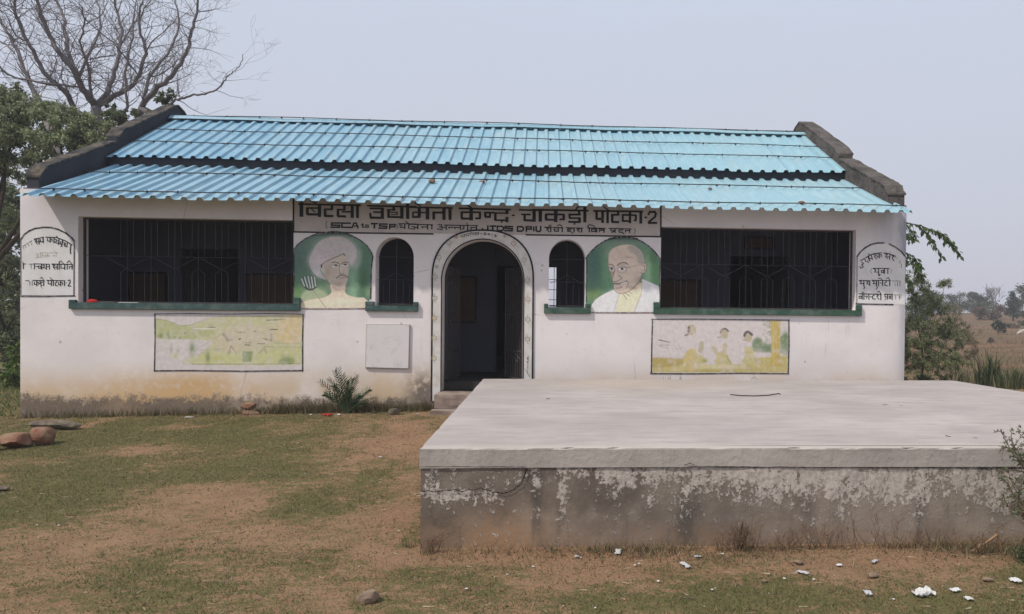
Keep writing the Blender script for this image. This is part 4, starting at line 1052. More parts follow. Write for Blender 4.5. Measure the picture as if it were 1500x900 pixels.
c.line(14, (96, 86, 82), (518, 532), (545, 508), (582, 500), (622, 505), (648, 520), alpha=.7).line(5, (110, 88, 86), (545, 530), (590, 528), (632, 522)).line(8, (170, 140, 134), (560, 544), (610, 542), alpha=.7)
for (a, b) in (((128, 540), (162, 622)), ((162, 520), (196, 632)), ((202, 514), (228, 640)), ((238, 520), (256, 640)), ((272, 515), (286, 622))):
    c.line(30, (66, 82, 84), a, b, alpha=.8).line(12, (180, 190, 184), a, b)
c.line(16, (60, 64, 66), (168, 632), (205, 660), (250, 658), (290, 632), alpha=.9).line(6, (120, 110, 104), (248, 664), (300, 720), (345, 790), (400, 862), alpha=.8)
ARCH_A = [(34, 868), (34, 220), (90, 150), (170, 92), (260, 50), (370, 22), (480, 12), (590, 24), (700, 60), (790, 112), (860, 170), (905, 235), (925, 290), (905, 420), (896, 760), (842, 868)]
def inside(poly):
    p = np.array(poly, float)
    def f(x, y):
        ins = np.zeros(x.shape, bool); j = len(p) - 1
        for i in range(len(p)):
            c1 = (p[i][1] > y) != (p[j][1] > y)
            ins ^= c1 & (x < (p[j][0] - p[i][0]) * (y - p[i][1]) / (p[j][1] - p[i][1] + 1e-12) + p[i][0]); j = i
        return ins
    return f
pa = c.mesh('wall_painting', 425, 338, 1 / 7.624, inside(ARCH_A), -0.003, hall, 0.78, 1.6)
pa['label'] = 'arched wall painting of a moustached man in a white turban with a quiver'
I = Ink(425, 338, 1 / 7.624, y=-0.005)
I.st(13, *ARCH_A[1:13]); I.st(22, (300, 38), (480, 14), (600, 24)); I.st(14, (925, 290), (908, 420), (903, 640), (898, 760)); I.st(10, (44, 220), (48, 500), (36, 700), (36, 760))
I.build('outline', M_line, pa)
I = Ink(425, 338, 1 / 7.624, y=-0.0055); I.st(14, (130, 872), (480, 874), (845, 870)); I.build('outline', material('brown_line', lambda: mixc(ss(noise(25, 4), 0.4, 0.6), (0.20, 0.13, 0.12), (0.42, 0.36, 0.33)), 0.8), pa)

# portrait of an elderly bald man in a white shawl
c = Canvas(900, 900, 200, 200, (86, 122, 100))
c.blob(130, 350, 130, 330, (62, 96, 86), 0.95).blob(270, 420, 60, 260, (96, 142, 104), 0.6).blob(120, 680, 120, 70, (98, 124, 66), 0.8).blob(720, 400, 50, 180, (130, 168, 130), 0.8).blob(800, 430, 40, 160, (80, 128, 72), 0.7).blob(450, 100, 220, 60, (110, 130, 118), 0.7).blob(440, 40, 360, 40, (52, 58, 58), 0.85).blob(780, 250, 60, 100, (70, 100, 76), 0.7)
c.poly([(405, 668), (375, 760), (340, 866), (575, 866), (622, 740), (655, 650), (648, 540), (560, 600), (480, 648)], (204, 186, 158), 6)
c.poly([(285, 300), (290, 230), (320, 180), (380, 145), (470, 125), (560, 135), (630, 180), (666, 240), (680, 318), (700, 330), (708, 372), (690, 430), (652, 446), (640, 500), (600, 568), (555, 612), (480, 652), (420, 662), (370, 640), (342, 600), (338, 550), (325, 500), (318, 440), (300, 405), (284, 350)], (184, 168, 154), 6)
c.poly([(560, 136), (630, 182), (668, 245), (678, 318), (640, 334), (612, 318), (596, 262), (560, 220), (520, 210), (500, 150)], (142, 138, 132), 16, 0.8)
c.blob(420, 230, 110, 60, (180, 160, 146), 0.8).blob(520, 430, 60, 60, (184, 166, 148), 0.6).blob(610, 520, 40, 60, (146, 130, 118), 0.7).blob(330, 450, 20, 50, (150, 134, 122), 0.6).blob(500, 265, 60, 12, (140, 124, 116), 0.5).blob(560, 600, 60, 18, (146, 126, 112), .6)
c.poly([(345, 620), (270, 650), (180, 700), (118, 762), (104, 866), (345, 866), (380, 760), (406, 672)], (208, 202, 206), 6)
c.poly([(662, 508), (740, 538), (800, 565), (842, 600), (846, 760), (780, 762), (775, 866), (568, 866), (620, 740), (650, 650), (660, 560)], (208, 204, 206), 6)
c.line(5, (110, 96, 88), (406, 672), (376, 762), (344, 862), alpha=.7).line(5, (110, 96, 88), (652, 600), (648, 655), (615, 750), (568, 862), alpha=.8).blob(720, 640, 60, 40, (186, 184, 182), .7).line(5, (90, 84, 80), (110, 770), (180, 700), (270, 650), (340, 622), alpha=.6)
D = (98, 86, 80)
c.line(10, D, (385, 350), (425, 326), (470, 325), (498, 342)).line(7, D, (290, 342), (325, 344), (345, 362), alpha=.9)
c.line(20, (212, 206, 200), (408, 392), (462, 390)).line(16, (212, 206, 200), (304, 396), (345, 394)).line(22, (48, 40, 44), (434, 390), (440, 390), soft=4).line(19, (48, 40, 44), (320, 392), (326, 392), soft=4).line(5, D, (400, 380), (435, 368), (475, 378)).line(5, D, (300, 384), (322, 376), (348, 386))
c.line(4, (120, 106, 100), *[(435 + 52 * math.cos(t), 392 + 46 * math.sin(t)) for t in np.linspace(0, 6.283, 14)], alpha=.75).line(4, (120, 106, 100), *[(322 + 34 * math.cos(t), 396 + 42 * math.sin(t)) for t in np.linspace(0, 6.283, 14)], alpha=.75).line(5, (100, 88, 84), (486, 378), (520, 370), alpha=.9).line(4, (130, 116, 108), (520, 370), (640, 342), alpha=.7)
c.line(6, D, (362, 396), (340, 450), (326, 505), (335, 530), (365, 534), alpha=.9).line(6, D, (365, 534), (395, 520), (432, 496), (415, 472), (395, 462), alpha=.9).line(10, (192, 176, 160), (366, 430), (362, 500), alpha=.6)
c.line(13, (112, 96, 90), (345, 548), (400, 552), (455, 538), alpha=.6).line(8, D, (340, 552), (395, 558), (445, 540), (488, 524)).line(5, D, (485, 518), (505, 545), (492, 590), (470, 612), alpha=.8).line(9, (216, 210, 204), (430, 552), (478, 536), alpha=.8).line(7, (130, 100, 92), (368, 602), (410, 600), (440, 585), alpha=.8)
c.line(6, D, (345, 560), (344, 605), (372, 642), (430, 664), (520, 632), (590, 572), (640, 505), alpha=.85).line(5, D, (450, 672), (490, 726), alpha=.9).line(5, D, (470, 655), (520, 692), alpha=.9).line(4, D, (500, 640), (545, 662), alpha=.8).line(6, D, (655, 470), (632, 500), (640, 545), alpha=.8)
c.line(5, D, (648, 345), (680, 322), (706, 350), (700, 400), (665, 440), (640, 430), alpha=.9).line(4, (96, 82, 76), (660, 360), (684, 352), (680, 400), (655, 410), alpha=.9).line(4, D, (286, 240), (284, 330), (300, 405), (318, 440), alpha=.6)
ARCH_B = [(34, 868), (38, 275), (90, 205), (160, 140), (250, 82), (350, 48), (450, 36), (540, 46), (640, 82), (720, 134), (790, 196), (862, 290), (850, 420), (852, 760), (800, 868)]
pb = c.mesh('wall_painting', 853, 342, 1 / 7.5, inside(ARCH_B), -0.003, hall, 0.82, 1.6)
pb['label'] = 'arched wall painting of a smiling bald man with glasses and a white shawl'
I = Ink(853, 342, 1 / 7.5, y=-0.005)
I.st(13, *ARCH_B[1:12]); I.st(20, (300, 60), (450, 36), (600, 62)); I.st(10, (856, 300), (850, 500), (852, 760)); I.st(9, (50, 280), (52, 560), (44, 750))
I.build('outline', M_line, pb)
I = Ink(853, 342, 1 / 7.5, y=-0.0055); I.st(13, (100, 870), (450, 874), (800, 872)); I.build('outline', bpy.data.materials['brown_line'], pb)

# faded landscape panel
c = Canvas(1500, 652, 300, 130, (206, 198, 198))
g1, g2, g3, tan = (196, 194, 150), (178, 184, 134), (142, 160, 106), (212, 192, 146)
c.poly([(50, 118), (150, 128), (300, 178), (420, 160), (560, 112), (760, 85), (1100, 82), (1290, 72), (1450, 80), (1450, 545), (400, 545), (430, 480), (560, 380), (600, 320), (430, 312), (60, 300)], g1, 8, 0.95, smooth=False)
c.poly([(50, 118), (150, 128), (300, 178), (500, 205), (620, 250), (480, 290), (300, 310), (60, 285)], g2, 8, .8).poly([(1280, 90), (1450, 80), (1450, 330), (1210, 320), (1180, 230)], tan, 24, .9).poly([(640, 250), (900, 180), (1150, 200), (1190, 320), (1000, 400), (640, 420)], (204, 192, 168), 30, .7)
c.poly([(180, 318), (420, 318), (400, 400), (340, 470), (200, 500), (170, 400)], (210, 203, 203), 14, .9).poly([(400, 480), (700, 430), (1000, 440), (1450, 380), (1450, 545), (400, 545)], (198, 198, 140), 16, .8)
for q in (((420, 205), (520, 208), (630, 200)),): c.line(9, (222, 216, 210), *q)
c.line(6, (150, 160, 110), (60, 118), (160, 130), (300, 178), (420, 168), alpha=.6).line(5, (160, 165, 115), (360, 180), (560, 112), (760, 86), alpha=.6).line(5, (165, 168, 120), (400, 430), (600, 310), (700, 250), alpha=.5).line(5, (160, 165, 120), (430, 410), (700, 400), alpha=.4).line(4, (150, 150, 110), (1080, 380), (1440, 385), alpha=.7).line(4, (150, 155, 110), (1190, 345), (1440, 350), alpha=.4)
for (x, y, rx, ry) in ((100, 275, 16, 22), (175, 275, 13, 30), (235, 290, 9, 14), (285, 295, 9, 12), (400, 400, 24, 70), (552, 485, 18, 58), (1310, 505, 50, 34)): c.blob(x, y, rx * 1.2, ry, (120, 142, 88), 0.85)
c.poly([(880, 425), (985, 425), (965, 525), (885, 525)], (134, 154, 104), 8, .9, smooth=False).poly([(1245, 500), (1365, 490), (1365, 540), (1245, 540)], (140, 158, 108), 8, .7).blob(240, 465, 30, 24, (190, 196, 120), .8).blob(650, 490, 40, 22, (190, 190, 100), .7)
br = (172, 156, 138)
c.line(24, br, (703, 262), (740, 318), alpha=.9, soft=8).line(18, br, (740, 318), (798, 308), alpha=.9).line(13, br, (750, 445), (772, 372), (822, 440), alpha=.9, smooth=False).line(22, br, (1158, 262), (1158, 315), alpha=.9).line(16, br, (1158, 325), (1105, 308), alpha=.9).line(12, br, (1040, 440), (1092, 392), (1108, 440), alpha=.8, smooth=False).blob(200, 400, 16, 44, (176, 166, 158), .8).blob(268, 420, 16, 26, (176, 166, 158), .8)
k_ = (82, 86, 74)
for q in (((545, 196), (625, 196), 6), ((1115, 126), (1200, 124), 9), ((1200, 124), (1290, 114), 5), ((1148, 216), (1215, 214), 9), ((905, 360), (950, 365), 9), ((905, 342), (965, 342), 4), ((1030, 350), (1095, 350), 6), ((1080, 302), (1110, 308), 6), ((850, 308), (862, 304), 12), ((995, 234), (1012, 228), 10), ((820, 236), (826, 238), 7), ((842, 242), (848, 242), 8), ((866, 242), (872, 242), 8), ((892, 244), (900, 244), 8), ((330, 250), (340, 252), 8), ((400, 545), (600, 547), 4), ((600, 547), (1440, 542), 3), ((570, 190), (572, 172), 3), ((590, 190), (592, 176), 3)):
    c.line(q[2], k_, q[0], q[1], alpha=.85)
c.mixin(np.clip(fbm(c.x, c.y, 0.02, 4, 3) - 0.5, 0, 1) * 1.6, (206, 200, 196))
keep_all = lambda x, y: (x >= 44) & (x <= 1458) & (y >= 62) & (y <= 612)
pc = c.mesh('wall_mural', 220, 450, 230 / 1500, keep_all, -0.003, hall)
pc['label'] = 'faded green landscape mural with field workers under the left window'
I = Ink(220, 450, 230 / 1500, y=-0.005)
I.st(8, (42, 66), (400, 63), (760, 68), (1100, 62), (1464, 68)); I.st(12, (46, 66), (48, 300), (42, 610)); I.st(11, (1462, 68), (1456, 300), (1456, 610)); I.st(11, (42, 608), (400, 606), (900, 612), (1458, 606)); I.st(5, (40, 606), (46, 616))
I.build('outline', M_line, pc)

# faded panel of people sitting beneath a tree
c = Canvas(1500, 652, 300, 130, (208, 200, 199))
c.poly([(105, 420), (250, 428), (390, 430), (400, 500), (600, 486), (960, 480), (1100, 420), (1400, 400), (1400, 562), (105, 562)], (196, 182, 112), 7, .95, smooth=False)
c.poly([(105, 420), (390, 430), (400, 470), (300, 500), (105, 510)], (178, 158, 84), 10, .7).blob(700, 505, 240, 18, (216, 206, 160), .8).blob(700, 545, 320, 10, (170, 160, 90), .7).blob(1300, 420, 100, 20, (186, 172, 96), .6).blob(330, 530, 60, 22, (212, 200, 150), .7)
c.poly([(1060, 260), (1120, 230), (1200, 290), (1260, 270), (1400, 180), (1400, 385), (1300, 370), (1100, 365), (1060, 340)], (128, 148, 112), 12, .9).blob(1110, 262, 30, 32, (118, 140, 104), .9).blob(1370, 230, 34, 60, (112, 138, 96), .9).blob(1200, 330, 60, 26, (110, 134, 104), .8)
for _ in range(46): c.blob(1205 + rng.normal(0, 24), 60 + rng.random() * 230, 7, 9, (146, 156, 118), .75)
c.poly([(1232, 58), (1326, 58), (1322, 300), (1322, 430), (1345, 505), (1210, 505), (1238, 430), (1236, 250)], (196, 174, 92), 6, smooth=False).line(10, (176, 152, 74), (1300, 70), (1305, 480), alpha=.5).line(10, (212, 192, 116), (1255, 70), (1258, 480), alpha=.6)
ol = (198, 188, 136)
c.poly([(440, 345), (470, 330), (510, 340), (530, 400), (510, 480), (490, 552), (430, 540), (425, 500), (392, 430)], (204, 186, 124), 6).poly([(525, 380), (600, 420), (620, 460), (560, 480), (515, 475)], ol, 8).line(44, (186, 174, 148), (572, 285), (562, 350), alpha=.9, soft=8)
c.poly([(720, 372), (800, 365), (840, 430), (850, 480), (700, 476), (715, 420)], ol, 8).line(34, (196, 184, 150), (688, 325), (712, 375), alpha=.9, soft=8).line(38, (196, 184, 150), (795, 300), (790, 370), alpha=.9, soft=8)
c.poly([(985, 320), (1050, 320), (1080, 400), (1130, 470), (960, 472), (985, 400)], ol, 8).line(10, (170, 156, 96), (1080, 430), (1135, 490), alpha=.7).line(12, (150, 150, 84), (810, 400), (850, 480), alpha=.6).blob(600, 448, 30, 16, (150, 152, 60), .8).blob(1030, 515, 26, 22, (186, 170, 100), .9)
for (x, y, rx, ry, ang) in ((476, 152, 42, 52, 0.5), (790, 190, 38, 50, 0.1), (1016, 218, 38, 50, 0)):
    c.poly([(x + rx * math.cos(t), y + ry * math.sin(t)) for t in np.linspace(0, 6.28, 12, endpoint=False)], (188, 176, 148), 5)
c.line(22, (86, 80, 86), (452, 130), (448, 170), alpha=.8, soft=6).line(12, (130, 110, 104), (415, 206), (445, 196)).line(15, (96, 90, 96), (752, 175), (770, 150), (800, 142), (826, 165), alpha=.85, soft=5).line(20, (84, 80, 92), (980, 210), (992, 182), (1020, 172), (1052, 200), alpha=.9, soft=5).line(7, (150, 140, 130), (722, 224), (756, 222)).line(6, (150, 140, 130), (966, 248), (990, 252))
c.line(8, (120, 112, 104), (160, 248), (268, 272)).line(4, (150, 142, 134), (170, 296), (265, 300)).line(4, (150, 142, 134), (150, 300), (260, 330)).line(5, (170, 162, 156), (310, 300), (340, 340), (390, 320), alpha=.6).line(5, (170, 162, 156), (340, 280), (400, 380), alpha=.5)
c.mixin(np.clip(fbm(c.x, c.y, 0.02, 4, 9) - 0.52, 0, 1) * 1.8, (208, 200, 196))
keep_all = lambda x, y: (x >= 92) & (x <= 1406) & (y >= 52) & (y <= 572)
pd = c.mesh('wall_mural', 940, 460, 230 / 1500, keep_all, -0.003, hall)
pd['label'] = 'faded yellow mural of seated people beside a tree under the right window'
I = Ink(940, 460, 230 / 1500, y=-0.005)
I.st(9, (92, 52), (500, 50), (1000, 56), (1408, 60)); I.st(12, (102, 54), (96, 300), (92, 560)); I.st(11, (1404, 58), (1406, 300), (1398, 570)); I.st(10, (84, 570), (500, 572), (930, 566), (1402, 570)); I.st(16, (86, 552), (98, 562))
I.build('outline', M_line, pd)
# ================================================================== THE CEMENT PLATFORM
X0, X1, Y0, Y1, ZP = 0.105, 6.90, -6.25, -0.66, 0.685
plat = empty('cement_platform', (X0, Y0, 0), 'broad raised cement platform with flaking plastered sides before the hall', 'platform')
def slab():
    vs = []; fs = []
    n = 150
    per = []
    def edge(a, b, m_):
        for i in range(m_): 
            t = i / m_; per.append((a[0] + (b[0] - a[0]) * t, a[1] + (b[1] - a[1]) * t))
    edge((X0, Y0), (X1, Y0), n); edge((X1, Y0), (X1, Y1), 60); edge((X1, Y1), (X0, Y1), n); edge((X0, Y1), (X0, Y0), 60)
    N = len(per); cx, cy = (X0 + X1) / 2, (Y0 + Y1) / 2
    rings = [(0.0, ZP - 0.137, 0.0), (0.0, ZP - 0.014, 0.0), (0.002, ZP - 0.005, 0.004), (0.009, ZP, 0.004), (0.06, ZP + 0.001, 0.0)]
    for (ins, z, jt) in rings:
        for i, (x, y) in enumerate(per):
            chip = 0.0
            if jt: chip = max(0, fbm(x * 9, y * 9, 1.0, 3, 2) - 0.60) * 0.05 + random.uniform(0, jt * 0.35)
            if jt and random.random() < 0.03: chip += random.uniform(0, 0.012)
            sx = (1 if x < cx else -1) if abs(x - X0) < 1e-6 or abs(x - X1) < 1e-6 else 0
            sy = (1 if y < cy else -1) if abs(y - Y0) < 1e-6 or abs(y - Y1) < 1e-6 else 0
            q = ins + chip
            vs.append((x + sx * q, y + sy * q, z - chip * 0.5 + 0.003 * math.sin(x * 1.1)))
    for r in range(len(rings) - 1):
        for i in range(N):
            j = (i + 1) % N
            fs.append((r * N + i, r * N + j, (r + 1) * N + j, (r + 1) * N + i))
    base = (len(rings) - 1) * N
    fs.append(tuple(base + i for i in range(N)))
    fs.append(tuple(range(N - 1, -1, -1)))
    mb = MB().add(vs, fs); o = mb.build('top_slab', M_slabside, plat)
    o.data.materials.append(M_slabtop)
    for p in o.data.polygons:
        if p.normal.z > 0.6: p.material_index = 1
    return o
slab_o = slab(); slab_o['label'] = 'pale smooth cement top slab with chipped edge'
def plinth():
    # the plastered sides: fine grid with slight swelling, chips and an out-of-plumb foot
    V_, F_ = [], []
    def wall(a, b, nx_, nz_, nrm):
        o = len(V_)
        for j in range(nz_ + 1):
            z = -0.25 + (ZP - 0.139 + 0.25) * j / nz_
            for i in range(nx_ + 1):
                t = i / nx_; x = a[0] + (b[0] - a[0]) * t; y = a[1] + (b[1] - a[1]) * t
                d = 0.014 * (float(vnoise(x * 1.3 + y, z * 2.0, 1.0, 3)) - 0.5) + 0.012 * max(0, 0.2 - z) - 0.004 + 0.007 * (float(vnoise(x * 9 + y * 9, z * 9, 1.0, 5)) - 0.5)
                e = min(t, 1 - t); d *= min(1, e * 60)
                V_.append((x + nrm[0] * d, y + nrm[1] * d, z))
        for j in range(nz_):
            for i in range(nx_):
                q = o + j * (nx_ + 1) + i; F_.append((q, q + 1, q + nx_ + 2, q + nx_ + 1))
    i_ = 0.008
    wall((X0 + i_, Y0 + i_), (X1 - i_, Y0 + i_), 260, 34, (0, -1)); wall((X1 - i_, Y0 + i_), (X1 - i_, Y1 - i_), 60, 8, (1, 0))
    wall((X1 - i_, Y1 - i_), (X0 + i_, Y1 - i_), 60, 8, (0, 1)); wall((X0 + i_, Y1 - i_), (X0 + i_, Y0 + i_), 80, 16, (-1, 0))
    return MB().add(V_, F_).build('plinth', M_base, plat, smooth=True)
plinth()
def ribbon(pts, wd, y, par, name='crack', mat=M_crack):
    vs = []; fs = []
    for i, (x, z) in enumerate(pts):
        a = pts[max(i - 1, 0)]; b = pts[min(i + 1, len(pts) - 1)]
        dx, dz = b[0] - a[0], b[1] - a[1]; L = math.hypot(dx, dz) + 1e-9
        h = wd * random.uniform(0.35, 1.0) / 2 * (0.25 if i in (0, len(pts) - 1) else 1)
        vs += [(x - dz / L * h, y, z + dx / L * h), (x + dz / L * h, y, z - dx / L * h)]
    for i in range(len(pts) - 1): fs.append((2 * i, 2 * i + 1, 2 * i + 3, 2 * i + 2))
    return MB().add(vs, fs).build(name, mat, par)
def crackline(uvs, wd, par, y=Y0, yo=-0.004, sub=6, jit=0.004):
    p = [on_wall(u, v, y) for u, v in uvs]; out = []
    for a, b in zip(p, p[1:]):
        for k in range(sub):
            t = k / sub; out.append((a[0] + (b[0] - a[0]) * t + random.uniform(-jit, jit) * .5, a[2] + (b[2] - a[2]) * t + random.uniform(-jit, jit)))
    out.append((p[-1][0], p[-1][2]))
    return ribbon(out, wd, y + yo, par)
crackline([(614, 719), (640, 720), (668, 717), (676, 720), (704, 715), (722, 721), (738, 723), (752, 718), (764, 708), (772, 686)], 0.009, plat)
crackline([(1000, 683), (1100, 684), (1250, 685), (1500, 686)], 0.005, plat, sub=16, jit=0.0012, yo=-0.001)
crackline([(614, 684), (700, 684), (772, 684)], 0.004, plat, sub=10, jit=0.001, yo=-0.001)
crackline([(1002, 682), (1010, 679), (1018, 681)], 0.004, plat, yo=-0.001)
# a bent wire, some dry leaves and specks lying on the slab
def lay(name, pts_uv, rad, mat, label, cat, z, group=None):
    pts = [on_ground(u, v, z) for u, v in pts_uv]
    mb = MB().tube([(p[0], p[1], p[2] + rad) for p in pts], rad, 5)
    o = mb.build(name, mat); o.location = (0, 0, 0); return tag(o, label, cat, group)
lay('bent_wire', [(1070, 579), (1085, 580.5), (1105, 581), (1125, 580), (1141, 577.5), (1143, 578.5)], 0.006, M_wire, 'thin dark bent wire lying across the platform top', 'wire', ZP + 0.001)
def dry_leaf(u, v, z, s, label, mat=M_dry, group='dry leaves on the platform'):
    x, y, _ = on_ground(u, v, z); a = random.uniform(0, 6.28); mb = MB(); vs = []
    L = [(-1, 0, .1), (-.4, .35, .3), (.3, .4, .25), (1, 0, .5), (.3, -.35, .1), (-.4, -.4, .15)]
    for (p, q, r) in L: vs.append((x + s * (p * math.cos(a) - q * math.sin(a)), y + s * (p * math.sin(a) + q * math.cos(a)), z + 0.003 + s * r * 0.5))
    vs.append((x, y, z + 0.002)); mb.add(vs, [(i, (i + 1) % 6, 6) for i in range(6)])
    vs2 = [(p[0], p[1], p[2] - 0.003) for p in vs]; mb.add(vs2, [((i + 1) % 6, i, 6) for i in range(6)])
    o = mb.build('dry_leaf', mat); return tag(o, label, 'leaf', group)
dry_leaf(1389, 640, ZP, 0.030, 'larger dry leaf at the right front of the platform top')
dry_leaf(1429, 642.5, ZP, 0.020, 'smaller dry leaf near the front edge beside the thorny bush')
dry_leaf(1296, 594, ZP, 0.03, 'dry leaf lying alone on the middle right of the platform top')
dry_leaf(1320, 595, ZP, 0.02, 'tiny dry leaf right of another on the platform top')
dry_leaf(803, 585, ZP, 0.03, 'dry leaf on the rear left part of the platform top')
dry_leaf(741, 776, 0.03, 0.02, 'dry leaf on the earth at the foot of the platform corner')
# door step between wall and platform
st = empty('door_step', (0, -0.3, 0.1), 'worn earth-stained cement door steps below the arched doorway', 'steps')
def rough_box(x0, x1, y0, y1, z0, z1, name, mat, par, n=10, jit=0.006):
    bm = bmesh.new()
    bmesh.ops.create_cube(bm, size=1.0)
    for v in bm.verts: v.co = Vector((x0 + (v.co.x + .5) * (x1 - x0), y0 + (v.co.y + .5) * (y1 - y0), z0 + (v.co.z + .5) * (z1 - z0)))
    bmesh.ops.bevel(bm, geom=bm.edges[:], offset=0.012, segments=2, affect='EDGES')
    bmesh.ops.subdivide_edges(bm, edges=[e for e in bm.edges if e.calc_length() > 0.05], cuts=n, use_grid_fill=True)
    for v in bm.verts:
        v.co += Vector((float(vnoise(v.co.y * 20, v.co.z * 20, 1, 1)) - .5, float(vnoise(v.co.x * 20, v.co.z * 20, 1, 2)) - .5, float(vnoise(v.co.x * 14, v.co.y * 14, 1, 3)) - .5)) * jit * 2
    me = bpy.data.meshes.new(name); bm.to_mesh(me); bm.free()
    return link(name, me, mat, par)
rough_box(-0.60, 0.70, -0.42, -0.034, 0.02, 0.435, 'upper_step', M_step, st)
rough_box(-0.63, 0.74, -0.65, -0.43, 0.0, 0.235, 'lower_step', M_step, st)

# ================================================================== STONES, BRICKS AND LITTER
def rock(name, u, v, z, sx, sy, sz, mat, label, cat, flat=0.0, seed=1, rot=0.0, group=None, tilt=0.0, sink=0.15):
    x, y, _ = on_ground(u, v, z)
    bm = bmesh.new(); bmesh.ops.create_icosphere(bm, subdivisions=3, radius=1.0)
    r_ = random.Random(seed); of = [r_.uniform(0, 50) for _ in range(3)]
    planes = [(Vector((r_.gauss(0, 1), r_.gauss(0, 1), r_.gauss(0, 1))).normalized(), r_.uniform(0.50, 0.82)) for _ in range(11)]
    for vv in bm.verts:
        p = vv.co.copy()
        for (n_, d_) in planes:
            k = p.dot(n_) - d_
            if k > 0: p -= n_ * k * 0.85
        k = 1 + 0.12 * (float(vnoise(p.x * 2 + of[0], p.y * 2 + p.z + of[1])) - .5) + 0.07 * (float(vnoise(p.x * 7 + of[2], p.z * 7 + p.y * 5)) - .5)
        if p.z > 1 - flat: p.z = (1 - flat) + (p.z - 1 + flat) * 0.25
        p *= k
        p = Vector((p.x * sx, p.y * sy, p.z * sz))
        p.rotate(Matrix.Rotation(tilt, 3, 'X')); p.rotate(Matrix.Rotation(rot, 3, 'Z'))
        vv.co = p
    me = bpy.data.meshes.new(name); bm.to_mesh(me); bm.free();     me.materials.append(mat)
    o = bpy.data.objects.new(name, me); C.objects.link(o); o.location = (x, y, gh(x, y) + sz * (1 - sink) if z < 0.3 else z + sz)
    return tag(o, label, cat, group)
rock('stone', 22, 657, 0.03, 0.21, 0.15, 0.105, M_stone, 'broad reddish flat-topped stone at the left edge of the yard', 'stone', 0.3, 3, 0.2)
rock('stone', -22, 662, 0.03, 0.16, 0.14, 0.10, M_stone2, 'brown stone cut by the left border of the view', 'stone', 0.3, 17, 0.5)
rock('stone', 67, 653, 0.03, 0.165, 0.14, 0.125, M_stone, 'rounded red brick lump in front of a longer grey stone', 'stone', 0.25, 5, 0.6)
rock('stone', 82, 634, 0.03, 0.34, 0.14, 0.075, M_stone2, 'long low grey stone behind the red brick lump', 'stone', 0.4, 9, -0.1)
rock('stone', 2, 716, 0.02, 0.07, 0.06, 0.03, M_stone2, 'small dark stone on the grass at the left border', 'stone', 0.3, 12, 0.4)
rock('broken_brick', 366, 608.5, 0.10, 0.165, 0.11, 0.065, M_stone, 'lower one of two broken bricks leaning at the wall foot', 'brick', 0.4, 7, 0.1)
b2 = rock('broken_brick', 363, 602, 0.10, 0.15, 0.09, 0.062, M_stone, 'upper one of two broken bricks leaning at the wall foot', 'brick', 0.4, 8, -0.25, tilt=0.25)
b1 = bpy.data.objects['broken_brick']; q_ = on_wall(366, 606, -0.17); b1.location = (q_[0], -0.17, q_[2] + 0.0)
b2.location = (q_[0] - 0.03, -0.15, q_[2] + 0.115)
rock('stone', 537, 880, 0.01, 0.075, 0.06, 0.04, M_stone3, 'half-buried brown stone in the foreground grass', 'stone', 0.0, 21, 0.3)
rock('stone', 578, 612, 0.12, 0.10, 0.07, 0.06, M_stone2, 'mossy grey stone by the wall foot left of the steps', 'stone', 0.1, 23)
rock('stone', 1120, 853, 0.0, 0.02, 0.018, 0.012, M_stone3, 'small pebble among litter before the platform', 'stone', 0.0, 31)
rock('stone', 1170, 829, 0.0, 0.032, 0.026, 0.02, M_stone3, 'dark clod of earth against the litter before the platform', 'stone', 0.0, 33)
rock('stone', 1280, 848, 0.0, 0.04, 0.03, 0.018, M_stone3, 'flat brown stone beside a grey paper scrap', 'stone', 0.2, 35)
rock('stone', 1447, 853, 0.0, 0.035, 0.026, 0.016, M_stone3, 'pale brown stone near the thorny bush', 'stone', 0.2, 37)
for (u, v, tier, s_, lb) in ((1174, 298, 0, 0.045, 'reddish stone lying on the lower roof sheets at the right'), (633, 267, 0, 0.05, 'dark red stone on the lower roof left of the middle'), (706, 268, 0, 0.045, 'dark stone on the lower roof near the middle'), (1040, 277, 0, 0.03, 'small dark stone on the lower roof right of the middle')):
    y_ = 0.5 if v > 290 else 0.92
    P = on_wall(u, v, y_)
    # slide along the sight line until it lies on the sheet
    for _ in range(30):
        P = on_wall(u, v, y_); y_ += (P[2] - (zl(y_) + 0.03)) / LS * 0.5
        P = on_wall(u, v, y_)
    bm = bmesh.new(); bmesh.ops.create_icosphere(bm, subdivisions=2, radius=s_)
    for vv in bm.verts: vv.co = Vector((vv.co.x * 1.2, vv.co.y, vv.co.z * 0.6)) * random.uniform(0.85, 1.1)
    me = bpy.data.meshes.new('stone'); bm.to_mesh(me); bm.free(); me.materials.append(M_stone)
    o = bpy.data.objects.new('stone', me); C.objects.link(o); o.location = (P[0], P[1], zl(P[1]) + RIB * 0.6 + s_ * 0.35)
    tag(o, lb, 'stone')

